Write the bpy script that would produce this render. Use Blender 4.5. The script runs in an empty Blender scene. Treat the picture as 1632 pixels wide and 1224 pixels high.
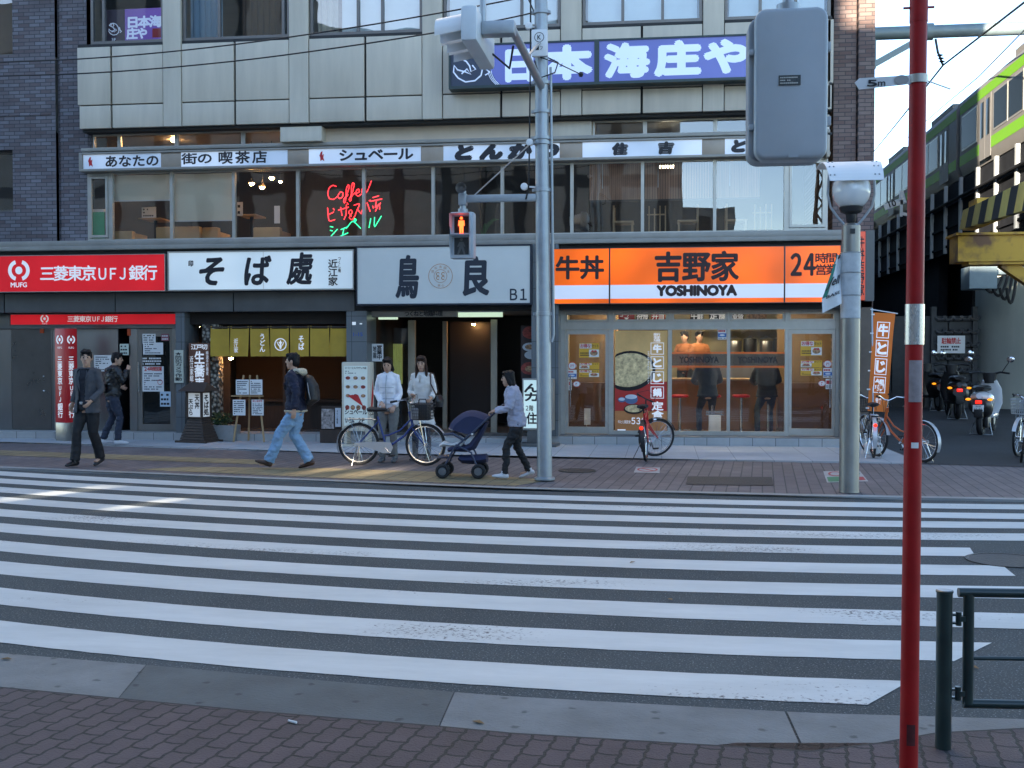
import bpy, bmesh, math, random
from math import radians as R, sin, cos, pi, tan, atan2, hypot
from mathutils import Vector, Matrix, Euler, noise
random.seed(7)
SC = bpy.context.scene
COL = SC.collection
# ---------------------------------------------------------------- camera
FPX, EYE, PITCH, YAW = 1790.0, 1.75, R(1.5), R(7.6)      # focal length in photo pixels, eye height, tilt, heading
cd = bpy.data.cameras.new('camera'); cam = bpy.data.objects.new('camera', cd); COL.objects.link(cam)
cam.location = (0, 0, EYE); cam.rotation_euler = (R(90) - PITCH, 0, YAW)
cd.sensor_width = 36; cd.lens = 36 * FPX / 1632; cd.clip_start = 0.05; cd.clip_end = 3000
SC.camera = cam
# ---------------------------------------------------------------- sky, sun, exposure
SUN_EL, SUN_AZ = R(12.5), R(20)                              # sun behind the viewer, to the left
w = bpy.data.worlds.new('World'); SC.world = w; w.use_nodes = True
nt = w.node_tree; bg = nt.nodes['Background']
sky = nt.nodes.new('ShaderNodeTexSky'); sky.sky_type = 'NISHITA'; sky.sun_disc = False
sky.sun_elevation = SUN_EL; sky.sun_rotation = R(180) + SUN_AZ; sky.altitude = 50; sky.air_density = .75; sky.dust_density = .1; sky.ozone_density = 1.3
nt.links.new(sky.outputs[0], bg.inputs[0]); bg.inputs[1].default_value = 0.12
ld = bpy.data.lights.new('sun', 'SUN'); ld.energy = 4.0; ld.angle = R(0.5); ld.color = (1, .86, .68)
sun = bpy.data.objects.new('sun', ld); COL.objects.link(sun)
sdir = Vector((-sin(SUN_AZ) * cos(SUN_EL), -cos(SUN_AZ) * cos(SUN_EL), sin(SUN_EL)))   # towards the sun
sun.rotation_euler = sdir.to_track_quat('Z', 'Y').to_euler(); sun.location = sdir * 60
SC.view_settings.view_transform = 'Standard'; SC.view_settings.look = 'None'
SC.view_settings.exposure = 2.45; SC.view_settings.gamma = 1; SC.view_settings.use_curve_mapping = False
SC.cycles.max_bounces = 7; SC.cycles.transparent_max_bounces = 16
SC.cycles.sample_clamp_indirect = 6
# ---------------------------------------------------------------- measuring: photo pixel -> point on a real plane
_f = Vector((-sin(YAW) * cos(PITCH), cos(YAW) * cos(PITCH), -sin(PITCH)))
_r = Vector((cos(YAW), sin(YAW), 0)); _u = _r.cross(_f)
def ray(px, py): return _f + _r * ((px - 816) / FPX) + _u * ((612 - py) / FPX)
def fp(px, py, Y): d = ray(px, py); return Vector((0, 0, EYE)) + d * (Y / d.y)
def gp(px, py, z=0): d = ray(px, py); return Vector((0, 0, EYE)) + d * ((z - EYE) / d.z)
def xp(px, py, X): d = ray(px, py); return Vector((0, 0, EYE)) + d * (X / d.x)
def fx(px, Y, py=500): return fp(px, py, Y).x
def rc(px0, py0, px1, py1, Y):
    a = fp(px0, (py0 + py1) / 2, Y); b = fp(px1, (py0 + py1) / 2, Y)
    m = (px0 + px1) / 2
    return a.x, fp(m, py1, Y).z, b.x, fp(m, py0, Y).z
# ---------------------------------------------------------------- mesh builder
class MB:
    def __init__(s): s.v = []; s.f = []; s.mi = []; s.m = 0; s.T = None
    def add(s, vs, fs):
        o = len(s.v)
        s.v += [tuple(s.T @ Vector(p)) for p in vs] if s.T is not None else [tuple(p) for p in vs]
        for f in fs: s.f.append(tuple(i + o for i in f)); s.mi.append(s.m)
        return s
    def box(s, a, b):
        x0, y0, z0 = (min(p, q) for p, q in zip(a, b)); x1, y1, z1 = (max(p, q) for p, q in zip(a, b))
        return s.add([(x0,y0,z0),(x1,y0,z0),(x1,y1,z0),(x0,y1,z0),(x0,y0,z1),(x1,y0,z1),(x1,y1,z1),(x0,y1,z1)],
              [(0,3,2,1),(4,5,6,7),(0,1,5,4),(1,2,6,5),(2,3,7,6),(3,0,4,7)])
    def rbox(s, a, b, c=.01):
        """box with chamfered edges"""
        bm = bmesh.new(); bmesh.ops.create_cube(bm, size=1)
        for v in bm.verts: v.co = Vector(((a[i] + b[i]) / 2 + v.co[i] * abs(b[i] - a[i]) for i in range(3)))
        bmesh.ops.bevel(bm, geom=bm.edges[:], offset=c, segments=2, affect='EDGES', profile=.6)
        bm.verts.index_update()
        s.add([v.co.copy() for v in bm.verts], [[v.index for v in f.verts] for f in bm.faces]); bm.free(); return s
    def bar(s, p, q, w, h=None, up=(0,0,1)):
        p, q = Vector(p), Vector(q); h = h or w; d = (q - p).normalized(); up = Vector(up)
        if abs(d.dot(up)) > .95: up = Vector((0, 1, 0))
        a = d.cross(up).normalized() * w / 2; b = a.cross(d).normalized() * h / 2
        return s.add([p-a-b,p+a-b,p+a+b,p-a+b,q-a-b,q+a-b,q+a+b,q-a+b], [(0,1,2,3),(7,6,5,4),(0,4,5,1),(1,5,6,2),(2,6,7,3),(3,7,4,0)])
    def plate(s, x0, z0, x1, z1, Y0, Y1, r, c=.012, n=7):
        """upright plate with rounded corners (radius r) and softened front edge"""
        def ring(i, Y):
            o = []
            for cx, cz, a in ((x1 - r, z0 + r, -90), (x1 - r, z1 - r, 0), (x0 + r, z1 - r, 90), (x0 + r, z0 + r, 180)):
                for k in range(n + 1): t = R(a + 90*k/n); o.append((cx + (r - i)*cos(t), Y, cz + (r - i)*sin(t)))
            return o
        rs = [ring(c, Y0), ring(c*.45, Y0 + c*.12), ring(c*.12, Y0 + c*.45), ring(0, Y0 + c), ring(0, Y1)]; m = len(rs[0])
        return s.add([p for q in rs for p in q], [tuple(range(m)), tuple(range(5*m - 1, 4*m - 1, -1))] + [(i*m + j, (i+1)*m + j, (i+1)*m + (j+1) % m, i*m + (j+1) % m) for i in range(4) for j in range(m)])
    def quad(s, *p): return s.add(p, [tuple(range(len(p)))])
    def rectf(s, x0, z0, x1, z1, Y): return s.quad((x0,Y,z0),(x1,Y,z0),(x1,Y,z1),(x0,Y,z1))
    def tube(s, pts, r, n=8, closed=False, side=None, caps=True):
        """r: number, list of numbers or list of (a, b) half-axes; a lies along side"""
        P = [Vector(p) for p in pts]; k = len(P)
        rr = r if isinstance(r, (list, tuple)) else [r] * k
        vs = []; fs = []; prev = Vector(side) if side is not None else None
        for i, p in enumerate(P):
            if closed: d = P[(i + 1) % k] - P[i - 1]
            else: d = P[min(i + 1, k - 1)] - P[max(i - 1, 0)]
            d = d.normalized() if d.length > 1e-9 else Vector((0, 0, 1))
            if prev is None: prev = Vector((0, 0, 1)) if abs(d.z) < .9 else Vector((1, 0, 0))
            if side is not None: prev = Vector(side)
            a = prev - d * prev.dot(d)
            a = a.normalized() if a.length > 1e-6 else d.orthogonal().normalized()
            b = d.cross(a); prev = a
            ra, rb = rr[i] if isinstance(rr[i], (list, tuple)) else (rr[i], rr[i])
            for j in range(n):
                t = 2 * pi * j / n; vs.append(p + a * (ra * cos(t)) + b * (rb * sin(t)))
        for i in range(k if closed else k - 1):
            i2 = (i + 1) % k
            for j in range(n): fs.append((i*n+j, i*n+(j+1)%n, i2*n+(j+1)%n, i2*n+j))
        if caps and not closed: fs.append(tuple(range(n))[::-1]); fs.append(tuple((k-1)*n + j for j in range(n)))
        return s.add(vs, fs)
    def cyl(s, p, q, r, n=12, r2=None): return s.tube([p, q], [r, r if r2 is None else r2], n)
    def ball(s, c, r, n=12, m=8, top=1., bot=-1.):
        rx, ry, rz = r if isinstance(r, (list, tuple)) else (r, r, r); c = Vector(c); vs = []; fs = []
        for i in range(m + 1):
            ph = -pi/2 + pi * i / m
            for j in range(n): t = 2*pi*j/n; vs.append((c.x + rx*cos(ph)*cos(t), c.y + ry*cos(ph)*sin(t), c.z + rz*max(bot, min(top, sin(ph)))))
        for i in range(m):
            for j in range(n): fs.append((i*n+j, i*n+(j+1)%n, (i+1)*n+(j+1)%n, (i+1)*n+j))
        return s.add(vs, fs)
    def lathe(s, prof, c, n=16, axis='z'):
        c = Vector(c); vs = []; fs = []
        for r, h in prof:
            for j in range(n):
                t = 2*pi*j/n; a, b = r*cos(t), r*sin(t)
                vs.append(c + (Vector((a,b,h)) if axis == 'z' else Vector((b,h,a)) if axis == 'y' else Vector((h,a,b))))
        for i in range(len(prof) - 1):
            for j in range(n): fs.append((i*n+j, i*n+(j+1)%n, (i+1)*n+(j+1)%n, (i+1)*n+j))
        fs.append(tuple(range(n))[::-1]); fs.append(tuple((len(prof)-1)*n + j for j in range(n)))
        return s.add(vs, fs)
    def torus(s, c, Rr, r, axis, n=32, k=8, a0=0, a1=2*pi):
        c = Vector(c); ax = Vector(axis).normalized(); e = ax.orthogonal().normalized() if abs(ax.z) > .9 else ax.cross(Vector((0,0,1))).normalized()
        g = ax.cross(e); full = abs(a1 - a0 - 2*pi) < 1e-6
        cnt = n if full else n + 1
        return s.tube([c + (e*cos(a0+(a1-a0)*i/n) + g*sin(a0+(a1-a0)*i/n))*Rr for i in range(cnt)], r, k, closed=full)
    def prism(s, poly, Y0, Y1):
        """polygon of (x, z) extruded from Y0 (front) to Y1"""
        k = len(poly); vs = [(x, Y0, z) for x, z in poly] + [(x, Y1, z) for x, z in poly]
        return s.add(vs, [tuple(range(k)), tuple(range(2*k-1, k-1, -1))] + [(i, i+k, (i+1)%k+k, (i+1)%k) for i in range(k)])
    def disc(s, x, z, rx, rz, Y, n=28, a0=0, a1=2*pi):
        return s.add([(x + rx*cos(a0+(a1-a0)*i/n), Y, z + rz*sin(a0+(a1-a0)*i/n)) for i in range(n)], [tuple(range(n))])
    def arc(s, x, z, r0, r1, a0, a1, Y, n=24):
        vs = []
        for i in range(n + 1):
            t = R(a0 + (a1 - a0) * i / n); vs += [(x + r0*cos(t), Y, z + r0*sin(t)), (x + r1*cos(t), Y, z + r1*sin(t))]
        return s.add(vs, [(2*i, 2*i+1, 2*i+3, 2*i+2) for i in range(n)])
    def text(s, body, x0, z0, x1, z1, Y, bold=0., shear=0.):
        g, fs = glyphs(body, 0, shear); r = bold * 1.15 * min(x1 - x0, z1 - z0)
        n = 0 if bold < .008 else 8      # heavier strokes: the outline repeated round a small circle
        x0 += r; x1 -= r; z0 += r; z1 -= r
        for k in range(-1, n):
            dx, dz = (r*cos(2*pi*k/n), r*sin(2*pi*k/n)) if k >= 0 else (0, 0)
            s.add([(x0 + dx + u*(x1-x0), Y - .00015*(k+1), z0 + dz + v*(z1-z0)) for u, v in g], fs)
        return s
    def char(s, ch, x0, z0, x1, z1, Y, bold=0., shear=0.):
        """one character; wide ones keep their place inside the square body"""
        if ord(ch) < 0x2000: return s.text(ch, x0, z0, x1, z1, Y, bold, shear)
        glyphs('国'); glyphs(ch, 0, shear); ra, rb_, rc_, rd = _bx[('国', 0., 0.)]; a, b, c, d = _bx[(ch, 0, shear)]
        fu = lambda v: (v - ra) / (rb_ - ra); fv = lambda v: (v - rc_) / (rd - rc_); W, H_ = x1 - x0, z1 - z0
        r = bold * 1.15 * min(W, H_); n = 0 if bold < .008 else 8; g, fs = glyphs(ch, 0, shear)
        xa, xb, za, zb = x0 + fu(a)*W, x0 + fu(b)*W, z0 + fv(c)*H_, z0 + fv(d)*H_
        for k in range(-1, n):
            dx, dz = (r*cos(2*pi*k/n), r*sin(2*pi*k/n)) if k >= 0 else (0, 0)
            s.add([(xa + dx + u*(xb-xa), Y - .00015*(k+1), za + dz + v*(zb-za)) for u, v in g], fs)
        return s
    def row(s, chars, x0, z0, x1, z1, Y, bold=0., gap=.12, shear=0.):
        k = len(chars); wd = (x1 - x0) / (k + gap * (k - 1))
        for i, ch in enumerate(chars):
            if ch.strip(): xa = x0 + i * wd * (1 + gap); s.char(ch, xa, z0, xa + wd, z1, Y, bold, shear)
        return s
    def col(s, chars, x0, z0, x1, z1, Y, bold=0., gap=.12):
        k = len(chars); ht = (z1 - z0) / (k + gap * (k - 1))
        for i, ch in enumerate(chars):
            if ch.strip():
                zb = z1 - i * ht * (1 + gap) - ht
                if ch in 'ー一': s.text('|', x0 + (x1-x0)*.42, zb, x0 + (x1-x0)*.58, zb + ht, Y, bold)
                else: s.char(ch, x0, zb, x1, zb + ht, Y, bold)
        return s
    def lines(s, x0, z0, x1, z1, Y, n, fill=.5, seed=1):
        """rows of small printed marks, too small to read"""
        rnd = random.Random(seed); h = (z1 - z0) / n
        for i in range(n):
            x = x0
            while x < x1 - h * .4:
                wd = h * rnd.uniform(.45, .8)
                zb = z0 + i * h
                s.rectf(x, zb + h*.2, min(x + wd*.8, x1), zb + h*(.2+fill), Y)
                x += wd * (1.0 if rnd.random() < .85 else 2)
                if rnd.random() < .05: break
        return s
    def build(s, name, mats, parent=None, sharp=38, loc=None):
        me = bpy.data.meshes.new(name); me.from_pydata(s.v, [], s.f)
        mats = mats if isinstance(mats, (list, tuple)) else [mats]
        for m in mats: me.materials.append(m)
        me.polygons.foreach_set('material_index', s.mi); me.polygons.foreach_set('use_smooth', [True] * len(s.f))
        me.update(); me.set_sharp_from_angle(angle=R(sharp))
        o = bpy.data.objects.new(name, me); COL.objects.link(o)
        if parent: o.parent = parent
        if loc is not None: o.location = loc
        return o
_gl = {}; _bx = {}
def glyphs(body, bold=0., shear=0.):
    k = (body, bold, shear)
    if k not in _gl:
        c = bpy.data.curves.new('t', 'FONT'); c.body = body; c.resolution_u = 3; c.offset = bold; c.shear = shear
        o = bpy.data.objects.new('t', c); COL.objects.link(o)
        me = bpy.data.meshes.new_from_object(o.evaluated_get(bpy.context.evaluated_depsgraph_get()))
        xs = [v.co.x for v in me.vertices] or [0]; ys = [v.co.y for v in me.vertices] or [0]
        a, b, cc, d = min(xs), max(xs), min(ys), max(ys)
        _bx[k] = (a, b, cc, d)
        _gl[k] = ([((v.co.x-a)/max(b-a, 1e-6), (v.co.y-cc)/max(d-cc, 1e-6)) for v in me.vertices], [tuple(p.vertices) for p in me.polygons])
        bpy.data.objects.remove(o); bpy.data.curves.remove(c); bpy.data.meshes.remove(me)
    return _gl[k]
def tag(o, label=None, cat=None, group=None, kind=None):
    if label: o['label'] = label
    if cat: o['category'] = cat
    if group: o['group'] = group
    if kind: o['kind'] = kind
    return o
def thing(name, label, cat, loc=(0, 0, 0), rz=0, group=None):
    o = bpy.data.objects.new(name, None); o.empty_display_size = .2; COL.objects.link(o)
    o.location = loc; o.rotation_euler = (0, 0, rz)
    return tag(o, label, cat, group)
def copy_tree(o, parent=None):
    c = o.copy(); COL.objects.link(c)
    if parent: c.parent = parent
    for ch in list(o.children): copy_tree(ch, c)
    return c
def struct(o, label=None):
    o['kind'] = 'structure'
    if label: o['label'] = label
    return o
# ---------------------------------------------------------------- materials
def srgb(r, g, b):
    f = lambda c: (c/255/12.92 if c/255 <= .04045 else ((c/255+.055)/1.055)**2.4)
    return (f(r), f(g), f(b))
def newmat(name):
    m = bpy.data.materials.new(name); m.use_nodes = True
    return m, m.node_tree.nodes, m.node_tree.links, m.node_tree.nodes['Principled BSDF']
def M(name, col, rough=.55, metal=0., var=.12, scale=2.5, bump=0., bscale=60., spec=.5, emit=0., ecol=None, stretch=None, coat=0.):
    m, N, L, P = newmat(name)
    P.inputs['Roughness'].default_value = rough; P.inputs['Metallic'].default_value = metal
    P.inputs['Specular IOR Level'].default_value = spec; P.inputs['Coat Weight'].default_value = coat
    tc = N.new('ShaderNodeTexCoord'); mp = N.new('ShaderNodeMapping'); L.new(tc.outputs['Object'], mp.inputs[0])
    if stretch: mp.inputs['Scale'].default_value = stretch
    n1 = N.new('ShaderNodeTexNoise'); n1.inputs['Scale'].default_value = scale; n1.inputs['Detail'].default_value = 6; n1.inputs['Roughness'].default_value = .62
    L.new(mp.outputs[0], n1.inputs['Vector'])
    rp = N.new('ShaderNodeValToRGB'); rp.color_ramp.elements[0].position = .3; rp.color_ramp.elements[1].position = .7
    rp.color_ramp.elements[0].color = (*[c*(1-var) for c in col], 1); rp.color_ramp.elements[1].color = (*[min(1, c*(1+var*.7)) for c in col], 1)
    L.new(n1.outputs[0], rp.inputs[0]); L.new(rp.outputs[0], P.inputs['Base Color'])
    if var > 0:
        mr = N.new('ShaderNodeMapRange'); mr.inputs[3].default_value = max(0, rough - .1); mr.inputs[4].default_value = min(1, rough + .1)
        L.new(n1.outputs[0], mr.inputs[0]); L.new(mr.outputs[0], P.inputs['Roughness'])
    if bump:
        n2 = N.new('ShaderNodeTexNoise'); n2.inputs['Scale'].default_value = bscale; n2.inputs['Detail'].default_value = 4
        L.new(tc.outputs['Object'], n2.inputs['Vector']); b = N.new('ShaderNodeBump'); b.inputs['Strength'].default_value = bump; b.inputs['Distance'].default_value = .02
        L.new(n2.outputs[0], b.inputs['Height']); L.new(b.outputs[0], P.inputs['Normal'])
    if emit:
        P.inputs['Emission Color'].default_value = (*(ecol or col), 1); P.inputs['Emission Strength'].default_value = emit
    return m
def lightbox(name, col, e, spots=.25, scale=1.1):
    """backlit translucent sign sheet: tubes behind make it a little uneven"""
    m, N, L, P = newmat(name); P.inputs['Base Color'].default_value = (*col, 1); P.inputs['Roughness'].default_value = .3
    tc = N.new('ShaderNodeTexCoord'); n1 = N.new('ShaderNodeTexNoise'); n1.inputs['Scale'].default_value = scale; n1.inputs['Detail'].default_value = 1
    L.new(tc.outputs['Object'], n1.inputs['Vector']); mr = N.new('ShaderNodeMapRange')
    mr.inputs[1].default_value = .35; mr.inputs[2].default_value = .7; mr.inputs[3].default_value = e*(1-spots); mr.inputs[4].default_value = e*(1+spots)
    L.new(n1.outputs[0], mr.inputs[0]); L.new(mr.outputs[0], P.inputs['Emission Strength']); P.inputs['Emission Color'].default_value = (*col, 1)
    return m
def glassmat(name, tint=(.9,.95,.95), refl=.10, gloss=(.95,.98,1), rough=.0, wob=.012):
    m, N, L, P = newmat(name); N.remove(P); out = N['Material Output']
    t = N.new('ShaderNodeBsdfTransparent'); t.inputs[0].default_value = (*tint, 1)
    g = N.new('ShaderNodeBsdfGlossy'); g.inputs['Color'].default_value = (*gloss, 1); g.inputs['Roughness'].default_value = rough
    lw = N.new('ShaderNodeFresnel'); lw.inputs[0].default_value = 1.5
    mr = N.new('ShaderNodeMapRange'); mr.inputs[1].default_value = .03; mr.inputs[2].default_value = 1; mr.inputs[3].default_value = refl; mr.inputs[4].default_value = 1
    L.new(lw.outputs[0], mr.inputs[0])
    if wob:
        tc = N.new('ShaderNodeTexCoord'); n = N.new('ShaderNodeTexNoise'); n.inputs['Scale'].default_value = 1.2; n.inputs['Detail'].default_value = 1
        L.new(tc.outputs['Object'], n.inputs['Vector']); b = N.new('ShaderNodeBump'); b.inputs['Strength'].default_value = 1; b.inputs['Distance'].default_value = wob
        L.new(n.outputs[0], b.inputs['Height']); L.new(b.outputs[0], g.inputs['Normal'])
    x = N.new('ShaderNodeMixShader'); L.new(mr.outputs[0], x.inputs[0]); L.new(t.outputs[0], x.inputs[1]); L.new(g.outputs[0], x.inputs[2]); L.new(x.outputs[0], out.inputs[0])
    return m
def brickmat(name, c1, c2, mortar, bw, bh, msize=.006, axes='xz', off=.5, bump=.4, wave=0., rough=.75, dirt=.2, freq=2, rot=0.):
    """bricks laid on the given two axes, some of them darker, with dirt; wave makes zigzag-edged interlocking pavers"""
    m, N, L, P = newmat(name); P.inputs['Roughness'].default_value = rough
    tc = N.new('ShaderNodeTexCoord'); sp = N.new('ShaderNodeSeparateXYZ')
    mp = N.new('ShaderNodeMapping'); mp.inputs['Rotation'].default_value = (0, 0, rot)
    L.new(tc.outputs['Object'], mp.inputs[0]); L.new(mp.outputs[0], sp.inputs[0])
    cb = N.new('ShaderNodeCombineXYZ'); ia = 'xyz'.index(axes[0]); ib = 'xyz'.index(axes[1])
    A, B = sp.outputs[ia], sp.outputs[ib]
    if wave:
        def zig(src, per, amp):
            a = N.new('ShaderNodeMath'); a.operation = 'PINGPONG'; a.inputs[1].default_value = per; L.new(src, a.inputs[0])
            b = N.new('ShaderNodeMath'); b.operation = 'MULTIPLY'; b.inputs[1].default_value = amp; L.new(a.outputs[0], b.inputs[0]); return b.outputs[0]
        z1 = zig(A, bw/4, wave); s1 = N.new('ShaderNodeMath'); L.new(B, s1.inputs[0]); L.new(z1, s1.inputs[1])
        z2 = zig(B, bh/2, wave); s2 = N.new('ShaderNodeMath'); L.new(A, s2.inputs[0]); L.new(z2, s2.inputs[1])
        A, B = s2.outputs[0], s1.outputs[0]
    L.new(A, cb.inputs[0]); L.new(B, cb.inputs[1])
    br = N.new('ShaderNodeTexBrick'); br.offset = off; br.offset_frequency = freq
    br.inputs['Color1'].default_value = (*c1, 1); br.inputs['Color2'].default_value = (*c2, 1); br.inputs['Mortar'].default_value = (*mortar, 1)
    br.inputs['Scale'].default_value = 1; br.inputs['Brick Width'].default_value = bw; br.inputs['Row Height'].default_value = bh
    br.inputs['Mortar Size'].default_value = msize; br.inputs['Mortar Smooth'].default_value = .3
    L.new(cb.outputs[0], br.inputs[0])
    n = N.new('ShaderNodeTexNoise'); n.inputs['Scale'].default_value = .9; n.inputs['Detail'].default_value = 8; n.inputs['Roughness'].default_value = .7
    L.new(tc.outputs['Object'], n.inputs['Vector'])
    mr = N.new('ShaderNodeMapRange'); mr.inputs[1].default_value = .3; mr.inputs[2].default_value = .7; mr.inputs[3].default_value = 1 - dirt; mr.inputs[4].default_value = 1 + dirt*.5
    L.new(n.outputs[0], mr.inputs[0])
    mx = N.new('ShaderNodeVectorMath'); mx.operation = 'SCALE'; L.new(br.outputs[0], mx.inputs[0]); L.new(mr.outputs[0], mx.inputs['Scale']); L.new(mx.outputs[0], P.inputs['Base Color'])
    n2 = N.new('ShaderNodeTexNoise'); n2.inputs['Scale'].default_value = 90; L.new(tc.outputs['Object'], n2.inputs['Vector'])
    ad = N.new('ShaderNodeMath'); ad.operation = 'MULTIPLY_ADD'; ad.inputs[1].default_value = -1; L.new(br.outputs['Fac'], ad.inputs[0]); L.new(n2.outputs[0], ad.inputs[2])
    b = N.new('ShaderNodeBump'); b.inputs['Strength'].default_value = bump; b.inputs['Distance'].default_value = .01; L.new(ad.outputs[0], b.inputs['Height']); L.new(b.outputs[0], P.inputs['Normal'])
    return m
# ---------------------------------------------------------------- shared materials
def asphalt(name, c, speck=.5):
    m, N, L, P = newmat(name); P.inputs['Roughness'].default_value = .85; P.inputs['Specular IOR Level'].default_value = .3
    tc = N.new('ShaderNodeTexCoord')
    def ns(s, d, r=.6):
        n = N.new('ShaderNodeTexNoise'); n.inputs['Scale'].default_value = s; n.inputs['Detail'].default_value = d; n.inputs['Roughness'].default_value = r
        L.new(tc.outputs['Object'], n.inputs['Vector']); return n.outputs[0]
    big, fine = ns(.6, 6), ns(80, 2)
    r1 = N.new('ShaderNodeValToRGB'); r1.color_ramp.elements[0].position = .3; r1.color_ramp.elements[1].position = .7
    r1.color_ramp.elements[0].color = (*[x*.75 for x in c], 1); r1.color_ramp.elements[1].color = (*[x*1.2 for x in c], 1); L.new(big, r1.inputs[0])
    r2 = N.new('ShaderNodeValToRGB'); r2.color_ramp.elements[0].position = .58; r2.color_ramp.elements[1].position = .74
    r2.color_ramp.elements[0].color = (0,0,0,1); r2.color_ramp.elements[1].color = (speck*.28, speck*.28, speck*.3, 1); L.new(fine, r2.inputs[0])
    ad = N.new('ShaderNodeVectorMath'); L.new(r1.outputs[0], ad.inputs[0]); L.new(r2.outputs[0], ad.inputs[1]); L.new(ad.outputs[0], P.inputs['Base Color'])
    b = N.new('ShaderNodeBump'); b.inputs['Strength'].default_value = .5; b.inputs['Distance'].default_value = .008; L.new(fine, b.inputs['Height']); L.new(b.outputs[0], P.inputs['Normal'])
    return m
def paintmat():
    m, N, L, P = newmat('road_paint'); P.inputs['Roughness'].default_value = .55
    tc = N.new('ShaderNodeTexCoord'); mp = N.new('ShaderNodeMapping'); mp.inputs['Rotation'].default_value = (0, 0, R(7)); mp.inputs['Scale'].default_value = (.45, 1.6, 1); L.new(tc.outputs['Object'], mp.inputs[0])
    def ns(s, d, r, src):
        n = N.new('ShaderNodeTexNoise'); n.inputs['Scale'].default_value = s; n.inputs['Detail'].default_value = d; n.inputs['Roughness'].default_value = r; L.new(src, n.inputs['Vector']); return n.outputs[0]
    a = ns(.75, 2, .5, mp.outputs[0]); b = ns(30, 5, .75, tc.outputs['Object']); c = ns(1.6, 9, .72, mp.outputs[0])
    def rng(src, a0, a1, b0, b1):
        r = N.new('ShaderNodeMapRange'); r.inputs[1].default_value = a0; r.inputs[2].default_value = a1; r.inputs[3].default_value = b0; r.inputs[4].default_value = b1; L.new(src, r.inputs[0]); return r.outputs[0]
    worn = rng(a, .50, .76, 0, .26)
    sm = N.new('ShaderNodeMath'); L.new(worn, sm.inputs[0]); L.new(b, sm.inputs[1])
    mask = rng(sm.outputs[0], .70, .78, 0, 1)
    pc = N.new('ShaderNodeValToRGB'); pc.color_ramp.elements[0].position = .3; pc.color_ramp.elements[1].position = .75
    pc.color_ramp.elements[0].color = (.46, .49, .48, 1); pc.color_ramp.elements[1].color = (.64, .675, .66, 1); L.new(c, pc.inputs[0])
    mx = N.new('ShaderNodeMix'); mx.data_type = 'RGBA'; L.new(mask, mx.inputs['Factor']); L.new(pc.outputs[0], mx.inputs['A']); mx.inputs['B'].default_value = (.07, .07, .075, 1)
    L.new(mx.outputs['Result'], P.inputs['Base Color'])
    return m
def spotted(name, c):
    """old concrete with trodden gum spots and blotches"""
    m = M(name, c, .85, var=.28, scale=2.2, bump=.35, bscale=70); N, L = m.node_tree.nodes, m.node_tree.links; P = N['Principled BSDF']
    src = P.inputs['Base Color'].links[0].from_socket; tc = N.new('ShaderNodeTexCoord'); v = N.new('ShaderNodeTexVoronoi'); v.voronoi_dimensions = '2D'; v.inputs['Scale'].default_value = 3.2; n = N.new('ShaderNodeTexNoise'); n.inputs['Scale'].default_value = 18
    a = N.new('ShaderNodeVectorMath'); s = N.new('ShaderNodeVectorMath'); s.operation = 'SCALE'; s.inputs['Scale'].default_value = .05; L.new(tc.outputs['Object'], n.inputs['Vector']); L.new(n.outputs['Color'], s.inputs[0]); L.new(tc.outputs['Object'], a.inputs[0]); L.new(s.outputs[0], a.inputs[1]); L.new(a.outputs[0], v.inputs['Vector'])
    mr = N.new('ShaderNodeMapRange'); mr.inputs[1].default_value = .035; mr.inputs[2].default_value = .08; mr.inputs[3].default_value = .55; mr.inputs[4].default_value = 1; L.new(v.outputs['Distance'], mr.inputs[0])
    k = N.new('ShaderNodeVectorMath'); k.operation = 'SCALE'; L.new(src, k.inputs[0]); L.new(mr.outputs[0], k.inputs['Scale']); L.new(k.outputs[0], P.inputs['Base Color']); return m
m_road = asphalt('asphalt', (.054, .066, .069), .9); m_alley = asphalt('alley_asphalt', (.03, .031, .034), .3)
m_paint = paintmat()
m_pave = brickmat('near_pavers', (.074, .055, .060), (.102, .074, .080), (.016, .014, .015), .19, .105, .009, 'yx', .5, .8, wave=.2, dirt=.45, rot=R(8))
m_pave2 = brickmat('far_pavers', (.135, .115, .115), (.175, .148, .146), (.06, .055, .058), .46, .15, .010, 'yx', .5, .3, dirt=.25, rot=R(5))
m_tact = brickmat('tactile_pavers', (.27, .21, .11), (.31, .245, .135), (.12, .09, .05), .3, .3, .010, 'yx', .0, .3, dirt=.45, rot=R(5))
m_apron = brickmat('apron_tiles', (.40, .41, .42), (.44, .45, .46), (.22, .22, .22), .60, .60, .006, 'xy', .0, .2, dirt=.15)
m_step = brickmat('step_tiles', (.38, .38, .37), (.44, .43, .41), (.16, .16, .16), .42, .20, .008, 'xz', .0, .2, dirt=.25)
m_conc = M('concrete', (.30, .30, .29), .85, var=.25, scale=1.6, bump=.25, bscale=40)
m_gut = spotted('gutter_concrete', (.19, .195, .19))
m_gut2 = spotted('gutter_concrete_patch', (.10, .108, .107))
m_brick = brickmat('facade_brick', (.12, .09, .09), (.185, .175, .195), (.05, .05, .055), .23, .075, .008, 'xz', .5, .45, dirt=.25)
m_brickr = brickmat('facade_brick_end', (.15, .09, .075), (.24, .17, .145), (.07, .06, .06), .23, .075, .008, 'xz', .5, .45, dirt=.2)
m_panel = M('cladding_panel', (.56, .49, .385), .5, var=.15, scale=1.3, stretch=(2.2, 1, .3))
m_pier = M('cladding_pier', (.59, .53, .43), .5, var=.14, scale=1.6, stretch=(2.4, 1, .25))
m_beige = M('beige_render', (.66, .54, .41), .7, var=.08)
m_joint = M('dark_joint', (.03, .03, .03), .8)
m_alu = M('aluminium', (.47, .45, .40), .42, .6, var=.1, scale=6)
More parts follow.
